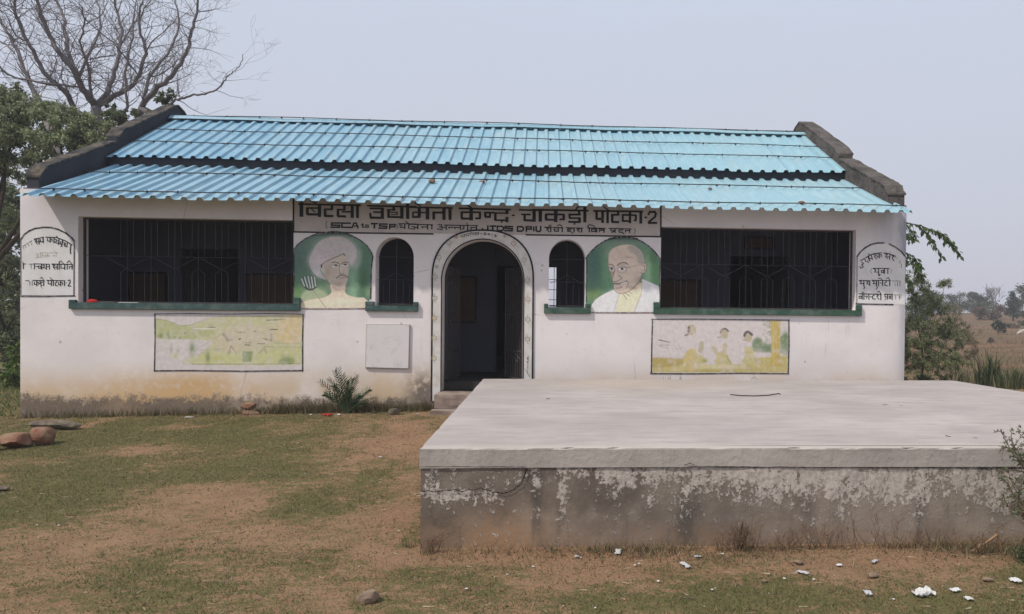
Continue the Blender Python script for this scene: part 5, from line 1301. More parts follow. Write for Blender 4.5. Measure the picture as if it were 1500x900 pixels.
def scrap(u, v, s, label, mat=M_white, name='paper_scrap', cat='litter', h=0.35, seed=0, asp=1.0, z=0.02, group=None):
    x, y, _ = on_ground(u, v, z); r_ = random.Random(seed + int(u * 7 + v)); n = 7; h *= 0.7; s *= 1.3 if s > 0.03 else (1.1 if s > .016 else .8)
    V_ = []; F_ = []; a = r_.uniform(0, 6.28)
    hf = [[r_.random() for _ in range(n + 1)] for _ in range(n + 1)]
    for layer in (0, 1):
        for j in range(n + 1):
            for i in range(n + 1):
                p, q = (i / n - .5) * 2, (j / n - .5) * 2
                rr = 1 - 0.35 * r_.random() * (abs(p) > .8 or abs(q) > .8) if layer == 0 else 1
                if layer == 0:
                    zz = s * h * (hf[j][i] * 0.75 + 0.4 * math.sin(p * 2.3 + a) * math.cos(q * 1.9)) * (1.1 - 0.5 * (p * p + q * q) / 2)
                    V_.append((x + s * rr * (p * math.cos(a) - q * asp * math.sin(a) * .8), y + s * rr * (p * math.sin(a) + q * asp * math.cos(a) * .8), gh(x, y) + 0.012 + max(0, zz)))
                else:
                    b = V_[j * (n + 1) + i]; V_.append((b[0], b[1], b[2] - 0.002))
    L = (n + 1) ** 2
    for j in range(n):
        for i in range(n):
            q = j * (n + 1) + i; F_ += [(q, q + 1, q + n + 2, q + n + 1), (q + L, q + n + 1 + L, q + n + 2 + L, q + 1 + L)]
    for i in range(n):
        F_ += [(i + L, i + 1 + L, i + 1, i), (n * (n + 1) + i, n * (n + 1) + i + 1, n * (n + 1) + i + 1 + L, n * (n + 1) + i + L)]
    o = MB().add(V_, F_).build(name, mat); return tag(o, label, cat, group)
scrap(905, 807, 0.048, 'crumpled white paper at the foot of the platform, left of the rest', asp=0.5, h=0.3)
scrap(1004, 826, 0.050, 'flattened grey-white plastic strip before the platform', material('grey_scrap', lambda: mixc(noise(40, 3), (0.5, 0.5, 0.52), (0.34, 0.33, 0.33)), 0.5), asp=0.4, h=0.25)
scrap(1352, 868, 0.048, 'big crumpled white plastic bag in the front grass', name='plastic_bag', h=0.9)
scrap(1399, 863, 0.030, 'white scrap just right of the crumpled bag', h=0.5)
scrap(1419, 874, 0.026, 'cream scrap below and right of the crumpled bag', h=0.4)
scrap(1271, 866, 0.033, 'grey-white paper scrap left of the crumpled bag', bpy.data.materials['grey_scrap'], asp=0.7, h=0.4)
scrap(1487, 848, 0.032, 'white plastic scrap under the thorny bush', h=0.5)
scrap(1175, 838, 0.036, 'torn whitish plastic beside a dark clod', bpy.data.materials['grey_scrap'], asp=0.5, h=0.3)
scrap(1229, 828, 0.020, 'small white scrap among dry weeds', h=0.5)
scrap(1281, 823, 0.034, 'pale torn paper at the foot of the plaster', bpy.data.materials['grey_scrap'], asp=0.4, h=0.3)
scrap(1022, 813, 0.022, 'small grey foil piece near the plinth foot', bpy.data.materials['grey_scrap'], h=0.4)
scrap(1058, 809, 0.016, 'small white scrap right of the grey foil piece', h=0.4)
scrap(964, 849, 0.014, 'small white cube of paper in the bare earth', h=0.7)
scrap(1043, 861, 0.013, 'lone white scrap in the grass below the plastic strip', h=0.5)
scrap(930, 826, 0.011, 'left one of two tiny white scraps under the crumpled paper', h=0.5)
scrap(936, 824, 0.010, 'right one of two tiny white scraps under the crumpled paper', h=0.5)
scrap(845, 814, 0.018, 'pale scrap among weeds at the plinth foot', bpy.data.materials['grey_scrap'], h=0.4)
scrap(851, 816, 0.009, 'tiny white scrap among weeds at the plinth foot', h=0.6)
scrap(781, 828, 0.012, 'whitish chip in the grass right of the platform corner', h=0.3)
scrap(743, 839, 0.009, 'tiny white chip in the grass below the platform corner', h=0.5)
scrap(683, 861, 0.014, 'white chip in the foreground grass left of the litter', h=0.3)
scrap(872, 887, 0.010, 'white chip near the bottom border of the view', h=0.5)
scrap(1309, 875, 0.011, 'tiny white speck left of the crumpled bag', h=0.5)
scrap(1192, 848, 0.013, 'white speck in the grass under the torn plastic', h=0.5)
scrap(1149, 846, 0.014, 'whitish leaf-shaped scrap between plastic and pebble', h=0.4)
scrap(277, 621, 0.055, 'flat white paper on the grass before the left wall', asp=0.6, h=0.1)
scrap(480, 622, 0.075, 'crumpled red cloth at the foot of the young palm', M_red, 'red_cloth', 'cloth', h=0.5, asp=0.7)
scrap(496, 622, 0.045, 'white paper right beside the red cloth', asp=0.5, h=0.35)
scrap(516, 616, 0.055, 'pale plastic scrap right of the red cloth by the wall', bpy.data.materials['grey_scrap'], asp=0.6, h=0.4)
scrap(455, 621, 0.035, 'small pale scrap left of the red cloth', bpy.data.materials['grey_scrap'], asp=0.5, h=0.3)
scrap(548, 618, 0.035, 'yellowish paper scrap between palm and steps', bpy.data.materials['grey_scrap'], asp=0.5, h=0.3)
scrap(611, 623, 0.025, 'white scrap near the lower door step', h=0.4)
scrap(86, 766, 0.013, 'small white chip in the dirt at the far left', h=0.4)
scrap(54, 766, 0.012, 'another white chip at the left border of the bare earth', h=0.4)
scrap(584, 777, 0.010, 'white chip in the red earth left of the platform', h=0.4)
scrap(608, 723, 0.011, 'white chip tight against the left side of the platform', h=0.4)
scrap(557, 674, 0.030, 'pale flake in the grass before the door steps', bpy.data.materials['grey_scrap'], asp=.4, h=0.2)
# red cloth and paper on the left window sill
def sill_bit(u, v, s, mat, label, name, cat):
    P = on_wall(u, v, 0.06); vs = []; 
    bm = bmesh.new(); bmesh.ops.create_icosphere(bm, subdivisions=2, radius=s)
    for vv in bm.verts: vv.co = Vector((vv.co.x * 1.3, vv.co.y * 0.6, vv.co.z * 0.45)) * random.uniform(0.75, 1.2)
    me = bpy.data.meshes.new(name); bm.to_mesh(me); bm.free(); me.materials.append(mat)
    o = bpy.data.objects.new(name, me); C.objects.link(o); o.location = (P[0], 0.07, 1.70 + s * 0.4); return tag(o, label, cat)
sill_bit(134, 438, 0.06, M_red, 'crumpled dark red cloth on the left window sill', 'red_cloth', 'cloth')
MB().box(-5.15, -4.88, 0.01, 0.05, 1.701, 1.708).build('paper_strip', M_white)
tag(bpy.data.objects['paper_strip'], 'thin white paper strip on the left window sill', 'litter')

# ================================================================== VEGETATION
def rnd_unit(n):
    v = rng.normal(size=(n, 3)); return v / np.linalg.norm(v, axis=1)[:, None]
def leaf_quads(P, size, elong=1.8, droop=0.0, col=(0.06, 0.09, 0.03), var=0.35, dirs=None, tip=None):
    """one folded diamond per point"""
    n = len(P); d = rnd_unit(n) if dirs is None else dirs
    d[:, 2] -= droop; d /= np.linalg.norm(d, axis=1)[:, None]
    s = np.cross(d, rnd_unit(n)); s /= np.linalg.norm(s, axis=1)[:, None] + 1e-9
    L = size * rng.uniform(0.6, 1.3, n)[:, None]; Wd = L / elong
    a = P; b = P + d * L * 0.5 + s * Wd * 0.5; c = P + d * L; e = P + d * L * 0.5 - s * Wd * 0.5
    V_ = np.stack([a, b, c, e], 1).reshape(-1, 3); F_ = np.arange(4 * n).reshape(n, 4)
    k = rng.uniform(1 - var, 1 + var, n)[:, None]
    cc = np.array(col)[None] * k
    if tip is not None:
        t = (rng.random(n) ** 2)[:, None]; cc = cc * (1 - t * 0.5) + np.array(tip)[None] * t * 0.5
    return V_, F_, np.repeat(cc, 4, 0)
def join(parts):
    V_, F_, C_ = [], [], []; o = 0
    for v, f, c in parts: V_.append(v); F_.append(f + o); C_.append(c); o += len(v)
    return np.concatenate(V_), np.concatenate(F_), np.concatenate(C_)
def clump_points(centres, rad, n, shell=0.5):
    """points in ragged clumps: every clump gets its own few twig directions"""
    c = centres[rng.integers(0, len(centres), n)]
    r = np.array(rad) if np.ndim(rad) else np.full(3, rad)
    u = rnd_unit(n) * (rng.random(n) ** shell)[:, None]
    return c + u * r
def limb(mb, p, d, length, r, depth, rr, up=0.25, spread=0.55, kids=(2, 3), curve=0.25, ends=None, n=5, taper=0.55, minr=0.003):
    d = Vector(d).normalized(); pts = [Vector(p)]; rad = [r]
    seg = 5
    for i in range(seg):
        d = (d + Vector((rr.gauss(0, curve), rr.gauss(0, curve), rr.gauss(0, curve) * .6 + up * 0.25)) * 0.5).normalized()
        pts.append(pts[-1] + d * length / seg); rad.append(max(minr, r * (1 - (1 - taper) * (i + 1) / seg)))
    mb.tube(pts, rad, n, cap=False)
    if depth <= 0:
        if ends is not None: ends.append(pts[-1]); ends.append(pts[3])
        return
    for k in range(rr.randint(*kids)):
        i = rr.choice((3, 4, 5)) if k else 5
        nd = (d + Vector((rr.gauss(0, spread), rr.gauss(0, spread), rr.gauss(0, spread) * .7 + up))).normalized()
        limb(mb, pts[i], nd, length * rr.uniform(0.6, 0.85), rad[i] * rr.uniform(0.6, 0.8), depth - 1, rr, up, spread, kids, curve, ends, max(4, n - 1), taper, minr)

# ---- the bare tree behind the hall: main limbs follow the photograph, twigs grow from them
bare = empty('bare_tree', (-10.1, 9.0, 0), 'tall leafless grey tree spreading above the left end of the roof', 'tree')
def TR(pts, dy): return [Vector(on_wall(x / 2.8125, y / 2.8125, 9.0 + dy[0] + (dy[1] - dy[0]) * i / (len(pts) - 1))) for i, (x, y) in enumerate(pts)]
limbs = [
 ([(400, 620), (402, 520), (395, 440)], (0, 0), 0.20, 0.17), ([(395, 440), (345, 372), (322, 330), (300, 285), (240, 215), (195, 120), (170, 60), (150, -10), (140, -60)], (0, -1.2), 0.13, 0.035),
 ([(330, 350), (285, 235), (268, 140), (262, 80), (235, 0), (222, -60)], (-.2, 1.0), 0.09, 0.03), ([(395, 440), (440, 385), (460, 330), (485, 260), (492, 190), (500, 120), (478, 30), (468, -60)], (0, .8), 0.10, 0.03),
 ([(400, 440), (380, 400), (372, 300), (352, 240), (330, 170), (345, 100), (330, 20)], (0, -1.5), 0.06, 0.02), ([(400, 440), (470, 395), (530, 365), (570, 310), (598, 220), (580, 140), (572, 60), (590, 10)], (0, -.8), 0.10, 0.025),
 ([(575, 475), (596, 420), (640, 372), (690, 330), (745, 262), (778, 180), (792, 110), (812, 30), (825, -50)], (1.4, .2), 0.12, 0.03), ([(590, 450), (600, 370), (625, 300), (680, 240), (722, 160), (738, 80), (722, 0), (735, -50)], (1.4, 2.2), 0.07, 0.02),
 ([(300, 640), (300, 500), (290, 420), (265, 375), (200, 320), (150, 245), (112, 170), (75, 80), (58, 30), (70, -50)], (.6, -.6), 0.11, 0.035), ([(172, 435), (140, 380), (110, 310), (75, 220), (50, 165), (10, 100), (-30, 20)], (1.2, 1.8), 0.10, 0.035),
 ([(705, 435), (725, 412), (770, 400), (830, 388), (880, 378), (912, 350), (935, 320), (962, 295), (990, 265), (1003, 225)], (1.0, .4), 0.050, 0.010), ([(745, 402), (735, 386), (748, 380)], (.9, .8), 0.02, 0.008), ([(930, 322), (930, 302), (895, 298)], (.6, .5), 0.012, 0.005), ([(850, 385), (828, 380)], (.7, .7), 0.016, 0.008),
 ([(0, 170), (30, 190), (60, 220)], (1.5, 1.2), 0.035, 0.03), ([(-10, 260), (30, 305), (100, 328), (190, 345), (280, 352), (330, 360)], (-.5, 0), 0.03, 0.04), ([(520, 460), (522, 410), (518, 300), (532, 220), (548, 130), (560, 0)], (-.8, -1.5), 0.055, 0.018),
 ([(490, 200), (530, 130), (570, 80), (620, 0)], (.5, 1.5), 0.04, 0.018), ([(620, 320), (690, 290), (740, 240), (760, 220)], (1.8, 2.4), 0.03, 0.01), ([(320, 340), (350, 260), (400, 160), (412, 60), (395, 0)], (0, 1.2), 0.06, 0.02), ([(240, 215), (180, 110), (155, 30), (150, -30)], (-.8, .2), 0.045, 0.018),
 ([(366, 245), (430, 235), (480, 225)], (.2, .6), 0.028, 0.02), ([(200, 320), (215, 300), (235, 235), (250, 200)], (.1, .8), 0.03, 0.012), ([(600, 215), (640, 160), (700, 110), (730, 60)], (-.6, -1.6), 0.025, 0.01), ([(345, 100), (420, 60), (440, 0)], (-1, -2), 0.02, 0.01), ([(112, 170), (70, 150), (30, 70), (-10, 30)], (0, -.8), 0.03, 0.012), ([(570, 310), (530, 260), (470, 180), (380, 110), (330, 40)], (-.3, -2), 0.03, 0.012)]
tr = MB(); rr = random.Random(4)
tw = MB()
lims = []
for pts, dy, r0, r1 in limbs:
    P = TR(pts, dy)
    # smooth the path and give it kinks
    S = [Vector(q) for q in cat([tuple(p) for p in P], False, 4)] if len(P) > 2 else P
    S = [s_ + Vector((rr.gauss(0, .011), rr.gauss(0, .02), rr.gauss(0, .011))) for s_ in S]
    rad = [0.70 * r0 + (r1 * 0.72 - r0 * 0.70) * i / (len(S) - 1) for i in range(len(S))]
    mb_ = MB().tube(S, rad, 7, cap=True)
    lims.append((S, rad, mb_))
tk = MB(); tk.tube([(-10.06, 9.0, -0.2), (-9.98, 9.02, 1.6), (-9.93, 9.0, 3.0), lims[0][0][0]], [0.34, 0.27, 0.23, 0.2], 10)
tk.v, tk.f = tk.v, tk.f
tk.add(lims[0][2].v, lims[0][2].f)
tk.tube([(-10.0, 9.3, 0.2), (-10.4, 9.5, 2.0), (-10.75, 9.6, 3.6), lims[8][0][0]], [0.22, 0.19, 0.14, 0.11], 7)
tk.tube([(-10.0, 9.2, 0.6), (-9.4, 10.0, 3.0), (-9.1, 10.3, 5.0), lims[6][0][0]], [0.24, 0.2, 0.15, 0.12], 7)
tk.tube([(-10.2, 9.4, 0.6), (-11.2, 10.1, 3.0), lims[9][0][0]], [0.2, 0.16, 0.10], 7)
tk.tube([lims[6][0][2], (-8.3, 9.9, 6.3), lims[10][0][0]], [0.09, 0.07, 0.05], 6)
tk.build('trunk', M_bark, bare, smooth=True)
for (S, rad, mb_) in lims[1:]:
    r0 = rad[0]
    mb_.build('limb', M_bark, bare, smooth=True)
    L = len(S)
    for i in range(2, L):
        for _ in range(2):
            if rr.random() < (0.68 if r0 > .012 and lims.index((S, rad, mb_)) != 10 else 0.12):
                t = (S[i] - S[i - 1]).normalized()
                d = (t * 0.5 + Vector((rr.gauss(0, .75), rr.gauss(0, .75), rr.gauss(0.25, .5)))).normalized()
                limb(tw, S[i], d, rr.uniform(0.35, 0.9), min(rad[i] * 0.4, 0.012), 2 if rr.random() < .55 else 1, rr, up=0.2, spread=0.6, kids=(2, 3), curve=0.4, n=4, taper=0.5, minr=0.0022)
tw.build('twigs', M_bark, bare, kind='stuff')

# ---- leafy trees left of and behind the hall
def leafy_tree(name, base, label, blobs, nleaf, size, col, tip, seed, limbs_=(), bark=M_barkd, trunk_r=0.16, group=None, elong=2.0, var=0.45, sub=26, shell=0.8):
    t = empty(name, base, label, 'tree' if 'bush' not in name and 'shrub' not in name else 'bush', group)
    r2 = random.Random(seed); mb = MB(); cs = []
    for (cx, cy, cz, rx, ry, rz, k) in blobs:
        for _ in range(int(sub * k)):
            u = Vector((r2.gauss(0, 1), r2.gauss(0, 1), r2.gauss(0, 1))).normalized() * (r2.random() ** 0.4)
            cs.append((cx + u.x * rx, cy + u.y * ry, cz + u.z * rz))
    top = Vector(base) + Vector((0, 0, 0.35 * (max(b[2] for b in blobs) - base[2])))
    mb.tube([Vector(base) - Vector((0, 0, .2)), Vector(base) + (top - Vector(base)) * .5 + Vector((.05, 0, 0)), top], [trunk_r, trunk_r * .85, trunk_r * .75], 8)
    for (cx, cy, cz, rx, ry, rz, k) in blobs:
        c0 = Vector((cx, cy, cz)); m_ = top.lerp(c0, 0.5) + Vector((r2.gauss(0, .15), r2.gauss(0, .15), -.1))
        mb.tube([top, m_, c0], [trunk_r * .5, trunk_r * .3, trunk_r * .15], 5, cap=False)
    mb.build('trunk', bark, t, smooth=True)
    br = MB()
    for c0 in cs:
        c0 = Vector(c0); b = min(blobs, key=lambda q: (Vector(q[:3]) - c0).length); bc = Vector(b[:3])
        st_ = bc.lerp(c0, 0.0); br.tube([st_, st_.lerp(c0, .55) + Vector((r2.gauss(0, .05), r2.gauss(0, .05), .04)), c0], [trunk_r * .11, trunk_r * .07, 0.006], 4, cap=False)
    br.build('branches', bark, t, kind='stuff')
    cs = np.array(cs)
    sizes = np.array([min(b[3], b[5]) for b in blobs]).mean()
    P = clump_points(cs, (sizes * .27, sizes * .27, sizes * .25), nleaf, shell)
    v, f, c_ = leaf_quads(P, size, elong, 0.35, col, var, tip=tip); c_ = c_ * np.repeat((0.75 + 0.7 * fbm(P[:, 0] * 1.3 + P[:, 1], P[:, 2] * 1.3, 1.0, 3, 13))[:, None], 4, 0)
    # each clump has its own tone: old and young leaves
    link('crown', np_mesh('crown', v, f, c_), M_leafattr, t)
    return t
G1, G2, G3 = (0.13, 0.155, 0.085), (0.185, 0.215, 0.12), (0.12, 0.14, 0.07)
def PB(u, v, y, ru, rv, ry, k=1):
    p = on_wall(u, v, y); s_ = F_PX / (y - CAM[1]); return (p[0], p[1], p[2], ru / s_, ry, rv / s_, k)
leafy_tree('leafy_tree', (-12.6, 8.2, -0.05), 'dense dark green tree at the left edge behind the hall', [PB(25, 175, 8.2, 55, 38, .9, 2.2), PB(70, 205, 8.0, 60, 42, .9, 2.2), PB(10, 235, 8.6, 50, 34, .8, 1.3), PB(-30, 200, 8, 50, 60, 1, 1.5), PB(115, 200, 8.3, 36, 36, .7, 1.2), PB(5, 140, 8.6, 28, 18, .5, .8), PB(-10, 330, 8.8, 50, 36, .8, 1.2), PB(8, 420, 9.2, 40, 50, .8, 1.6), PB(10, 490, 9.4, 38, 34, .7, 1.6)], 31000, 0.088, G2, (0.30, 0.32, 0.18), 3, trunk_r=0.15)
leafy_tree('leafy_tree', (-10.6, 7.6, -0.05), 'green tree wrapped around the bare trunk behind the left parapet', [PB(130, 215, 7.8, 34, 44, .6, 1.6), PB(100, 250, 8.1, 46, 22, .6, 1.2), PB(160, 200, 7.4, 22, 22, .4, .8), PB(85, 165, 8.2, 26, 18, .5, .7), PB(60, 265, 8.0, 36, 16, .5, .8)], 15000, 0.075, G2, (0.30, 0.32, 0.18), 5, trunk_r=0.12)
leafy_tree('leafy_tree', (-9.2, 7.8, -0.05), 'airy grey-green tree just behind the stepped parapet', [PB(180, 180, 7.6, 30, 22, .5, 1.3), PB(165, 170, 7.9, 18, 16, .4, .5), PB(245, 150, 7.9, 12, 18, .3, .6), PB(215, 172, 7.9, 22, 10, .4, .6), PB(252, 165, 7.8, 10, 8, .3, .4)], 5600, 0.07, (0.13, 0.15, 0.085), (0.15, 0.16, 0.09), 7, trunk_r=0.08)
leafy_tree('leafy_tree', (-15.5, 14.0, -0.1), 'shadowy tree thicket filling the gap beyond the left corner', [PB(-10, 400, 14, 60, 70, 1.2, 2.0), PB(0, 500, 14, 60, 50, 1.2, 2.0), PB(10, 330, 14.5, 40, 40, 1, 1.4), PB(20, 290, 14.4, 20, 20, .8, .5)], 19000, 0.13, G1, (0.11, 0.13, 0.07), 9, trunk_r=0.16)
leafy_tree('leafy_bush', (-9.45, 4.6, 0.0), 'light green bush growing against the left side of the hall', [PB(18, 555, 4.4, 13, 26, .25, 1.6), PB(22, 520, 4.5, 9, 22, .2, .9), PB(24, 590, 3.6, 7, 16, .2, .6)], 1500, 0.08, (0.11, 0.17, 0.05), (0.16, 0.22, 0.07), 11, trunk_r=0.03)
# ---- right side
leafy_tree('leafy_bush', (10.9, 8.2, -0.1), 'large loose green bush beyond the right corner of the hall', [PB(1342, 432, 8.3, 22, 22, .6, 1.2), PB(1368, 450, 8.4, 22, 16, .5, .9), PB(1352, 480, 8.0, 34, 32, .7, 1.8), PB(1362, 525, 7.8, 42, 30, .7, 2.2), PB(1330, 500, 8, 30, 60, .8, 2), PB(1390, 490, 8.2, 22, 30, .5, 1.2), PB(1345, 405, 8.4, 18, 12, .4, .5), PB(1385, 415, 8.5, 10, 7, .3, .3), PB(1400, 535, 7.8, 22, 18, .4, .8)], 34000, 0.046, (0.13, 0.155, 0.07), (0.24, 0.25, 0.13), 13, trunk_r=0.03, elong=2.6, sub=38)
leafy_tree('dry_shrub', (13.6, 12.5, -0.1), 'sparse brown twiggy shrub right of the large green bush', [PB(1395, 480, 12.4, 24, 36, .6, 1.4), PB(1420, 500, 12, 20, 22, .5, .9)], 7000, 0.04, (0.17, 0.145, 0.09), (0.17, 0.13, 0.08), 15, trunk_r=0.04, elong=2.8)
# ---- tree hidden behind the right end, one branch hanging out beside the wall
hang = empty('overhanging_tree', (9.0, 7.6, -0.1), 'tree with drooping leafy sprays reaching out past the right wall', 'tree')
hb_ = MB(); hb_.tube([(9.0, 7.6, -0.3), (9.1, 7.6, 1.5), (9.0, 7.6, 3.0)], [0.13, 0.11, 0.08], 8)
SPR = [([(1315, 325), (1345, 330), (1362, 336), (1378, 343)], 7.6), ([(1345, 330), (1358, 344), (1368, 358), (1380, 378)], 7.5), ([(1378, 343), (1388, 350), (1398, 360), (1405, 374)], 7.6), ([(1315, 330), (1332, 336), (1340, 348)], 7.4), ([(1310, 360), (1330, 372), (1340, 380), (1348, 390)], 7.3), ([(1315, 380), (1335, 385), (1345, 398), (1350, 404)], 7.2), ([(1310, 400), (1328, 408), (1334, 416)], 7.2), ([(1318, 340), (1332, 345), (1336, 352)], 7.3), ([(1362, 336), (1382, 344), (1386, 352)], 7.6)]
hb_.tube([(9.0, 7.6, 2.9), (9.6, 7.6, 3.7), on_wall(1315, 325, 7.6)], [0.06, 0.045, 0.022], 6)
hb_.tube([(9.0, 7.6, 2.6), (9.7, 7.5, 3.2), on_wall(1310, 360, 7.3)], [0.05, 0.03, 0.018], 6)
hb_.tube([(9.0, 7.6, 2.2), (9.7, 7.4, 2.7), on_wall(1310, 400, 7.2)], [0.05, 0.03, 0.015], 6)
LV = []
for uv, yy in SPR:
    P = [Vector(on_wall(u, v, yy)) for u, v in uv]
    S = [Vector(q) for q in cat([tuple(p) for p in P], False, 5)]
    hb_.tube(S, [0.014 - 0.010 * i / (len(S) - 1) for i in range(len(S))], 5, cap=False)
    for k in range(2, len(S)):
        d = (S[k] - S[k - 1]).normalized()
        m_ = 5
        for s_ in (-1, 1):
            for _ in range(2):
                LV.append((S[k] + Vector((rr.gauss(0, .02), rr.gauss(0, .03), rr.gauss(0, .02))), (d * 0.5 + Vector((rr.gauss(0, .5) + s_ * .3, rr.gauss(0, .4), -0.55 + rr.gauss(0, .3)))).normalized()))
hb_.build('trunk', M_barkd, hang, smooth=True)
v, f, c_ = leaf_quads(np.array([tuple(a) for a, b in LV]), 0.15, 2.3, 0.2, (0.075, 0.12, 0.04), 0.3, dirs=np.array([tuple(b) for a, b in LV]), tip=(0.12, 0.17, 0.06))
P = clump_points(np.array([(8.9, 7.6, 3.3), (9.3, 7.4, 3.0), (8.6, 7.8, 2.9), (9.2, 7.9, 3.6), (9.5, 7.6, 3.5), (8.8, 7.2, 2.6)]), (.42, .42, .3), 2600, .7)
v2, f2, c2 = leaf_quads(P, 0.13, 2.3, 0.5, (0.075, 0.12, 0.04), 0.35, tip=(0.12, 0.17, 0.06)); v, f, c_ = join([(v, f, c_), (v2, f2, c2)])
link('leaves', np_mesh('leaves', v, f, c_), M_leafattr, hang)

# ---- things growing in the scrub land: low bushes, far trees
far_specs = [  # u, v_base, distance y, half-width px, height px, colour, density, label, tree?
 (1364, 452, 95, 26, 26, (0.085, 0.10, 0.06), 1500, 'low rounded tree on the skyline just right of the large bush', 'far_tree'),
 (1405, 452, 105, 24, 24, (0.09, 0.10, 0.06), 1500, 'broad dull green tree on the skyline between bush and flat-topped tree', 'far_tree'),
 (1424, 448, 120, 9, 21, (0.07, 0.09, 0.055), 700, 'small flat-topped tree standing above the skyline', 'far_tree'),
 (1438, 456, 100, 17, 26, (0.055, 0.08, 0.05), 1200, 'dark green tree on the skyline left of the bare tree', 'far_tree'),
 (1437, 446, 125, 9, 20, (0.10, 0.11, 0.075), 400, 'hazy pale tree poking up behind the dark green tree', 'far_tree'),
 (1484, 460, 80, 12, 34, (0.05, 0.07, 0.04), 1300, 'tall dark tree on the skyline near the right border', 'far_tree'),
 (1506, 462, 78, 18, 46, (0.10, 0.11, 0.06), 1500, 'yellowish green tree cut by the right border', 'far_tree'),
 (1388, 455, 90, 16, 16, (0.10, 0.105, 0.06), 800, 'low hedge-like tree under the skyline', 'far_tree'),
 (1345, 462, 60, 22, 34, (0.085, 0.11, 0.055), 1400, 'bright green tree beside the right wall beyond the bush', 'far_tree')]
def far_tree(u, vb, y, hw, hp, col, n, label, name):
    s_ = F_PX / (y - CAM[1]); p = on_wall(u, vb, y); x = p[0]; z0 = gh(x, y); ht = max(p[2] + hp * 1.1 / s_ - z0, 1.0); wv = hw * 1.15 / s_; n = int(n * 2.2)
    t = empty(name, (x, y, z0), label, 'tree'); r2 = random.Random(int(u)); mb = MB()
    cs = []
    flat = label.startswith('small flat-topped')
    for _ in range(26):
        a = r2.uniform(0, 6.28); r_ = r2.random() ** .5
        zc = ht * (r2.uniform(.72, .9) if flat else r2.uniform(.12, .88)); k = 1 - 0.35 * abs(zc / ht - .5) * 2
        cs.append((x + wv * .8 * r_ * k * math.cos(a), y + wv * .8 * r_ * k * math.sin(a), z0 + zc))
    tr_ = max(.05, ht * .03)
    mb.tube([(x, y, z0 - .3), (x + .05, y, z0 + ht * .3), (x, y, z0 + ht * .5)], [tr_, tr_ * .8, tr_ * .5], 6)
    for c0 in cs[:9]: mb.tube([(x, y, z0 + ht * .3), c0], [tr_ * .4, tr_ * .12], 4, cap=False)
    mb.build('trunk', M_barkd, t)
    P = clump_points(np.array(cs), (wv * .34, wv * .34, ht * (.06 if flat else .13)), n, 0.7)
    v, f, c_ = leaf_quads(P, 0.028 * min(ht, wv * 2) + .10, 1.5, 0.1, col, 0.4)
    link('crown', np_mesh('crown', v, f, c_), M_leafattr, t)
for q in far_specs: far_tree(*q)
# the wood goes on right of the view as one far-off mass
wv_, wf_, wc_ = [], [], []; wo = 0
WP = []
for k in range(64):
    x = 50 + k * 4.2 + rr.uniform(-3, 3); y = 100 + rr.uniform(-10, 28); hgt = rr.uniform(1.6, 2.9) if x < 84 else rr.uniform(2.2, 4.2); z0 = gh(x, y)
    for _ in range(9): WP.append((x + rr.gauss(0, 1.6), y + rr.gauss(0, 1.4), z0 + hgt * rr.uniform(.15, .85)))
P = clump_points(np.array(WP), (1.3, 1.2, .5), 60000, .7)
v, f, c_ = leaf_quads(P, .28, 1.5, .1, (0.085, 0.10, 0.06), .4)
o = link('distant_wood', np_mesh('distant_wood', v, f, c_), M_leafattr); o['kind'] = 'stuff'; tag(o, 'far-off low wood closing the skyline beyond the fields', 'wood')
# bare far tree
bt = empty('bare_tree', (*on_wall(1456, 452, 88)[:2], 1.5), 'small leafless tree on the far skyline above a reddish scrub mound', 'tree')
bx_, by_ = bt.location.x, bt.location.y; bt.location.z = gh(bx_, by_)
mbt = MB(); rb = random.Random(8)
mbt.tube([(bx_, by_, gh(bx_, by_) - .3), (bx_ + .1, by_, gh(bx_, by_) + 1.4)], [0.16, 0.12], 6)
for k in range(7): limb(mbt, (bx_ + .1, by_, gh(bx_, by_) + 1.2), (rb.gauss(0, .5), rb.gauss(0, .4), 1), 1.25, 0.07, 3, rb, up=.35, spread=.5, kids=(2, 3), curve=.3, n=4, minr=0.018)
mbt.build('branches', M_bark, bt)
# reddish dry scrub mound and smaller shrubs
def scrub(u, vb, y, hw, hp, col, n, label, leaf=0.06, name='scrub_bush', group=None, twig=True):
    s_ = F_PX / (y - CAM[1]); p = on_wall(u, vb, y); x = p[0]; z0 = gh(x, y); ht = hp / s_; wv = hw / s_
    t = empty(name, (x, y, z0), label, 'bush', group); r2 = random.Random(int(u * 3 + y)); mb = MB(); cs = []
    for _ in range(14):
        a = r2.uniform(0, 6.28); r_ = r2.random() ** .5; zc = ht * r2.uniform(.15, .9) * (1 - .4 * r_)
        c0 = (x + wv * .85 * r_ * math.cos(a), y + wv * .85 * r_ * math.sin(a), z0 + zc); cs.append(c0)
        mb.tube([(x, y, z0 - .05), ((x + c0[0]) / 2, (y + c0[1]) / 2, z0 + zc * .6), c0], [wv * .03 + .004, wv * .02 + .003, .003], 4, cap=False)
    mb.build('stems', M_dry if col[0] > col[1] else M_barkd, t)
    P = clump_points(np.array(cs), (wv * .3, wv * .3, ht * .16), n, .7)
    v, f, c_ = leaf_quads(P, leaf, 2.2, 0.0, col, .4); link('foliage', np_mesh('foliage', v, f, c_), M_leafattr, t)
scrub(1452, 466, 84, 26, 26, (0.15, 0.105, 0.075), 2600, 'reddish brown scrub mound beneath the small leafless tree', 0.32)
scrub(1462, 491, 52, 11, 24, (0.04, 0.055, 0.035), 900, 'small dark round bush alone on the red slope', 0.16)
scrub(1451, 510, 38, 6, 9, (0.10, 0.075, 0.05), 200, 'little brown tuft in the middle of the bare field', 0.10)
scrub(1420, 486, 46, 7, 10, (0.10, 0.085, 0.05), 200, 'brown tuft left of the small dark bush', 0.10)
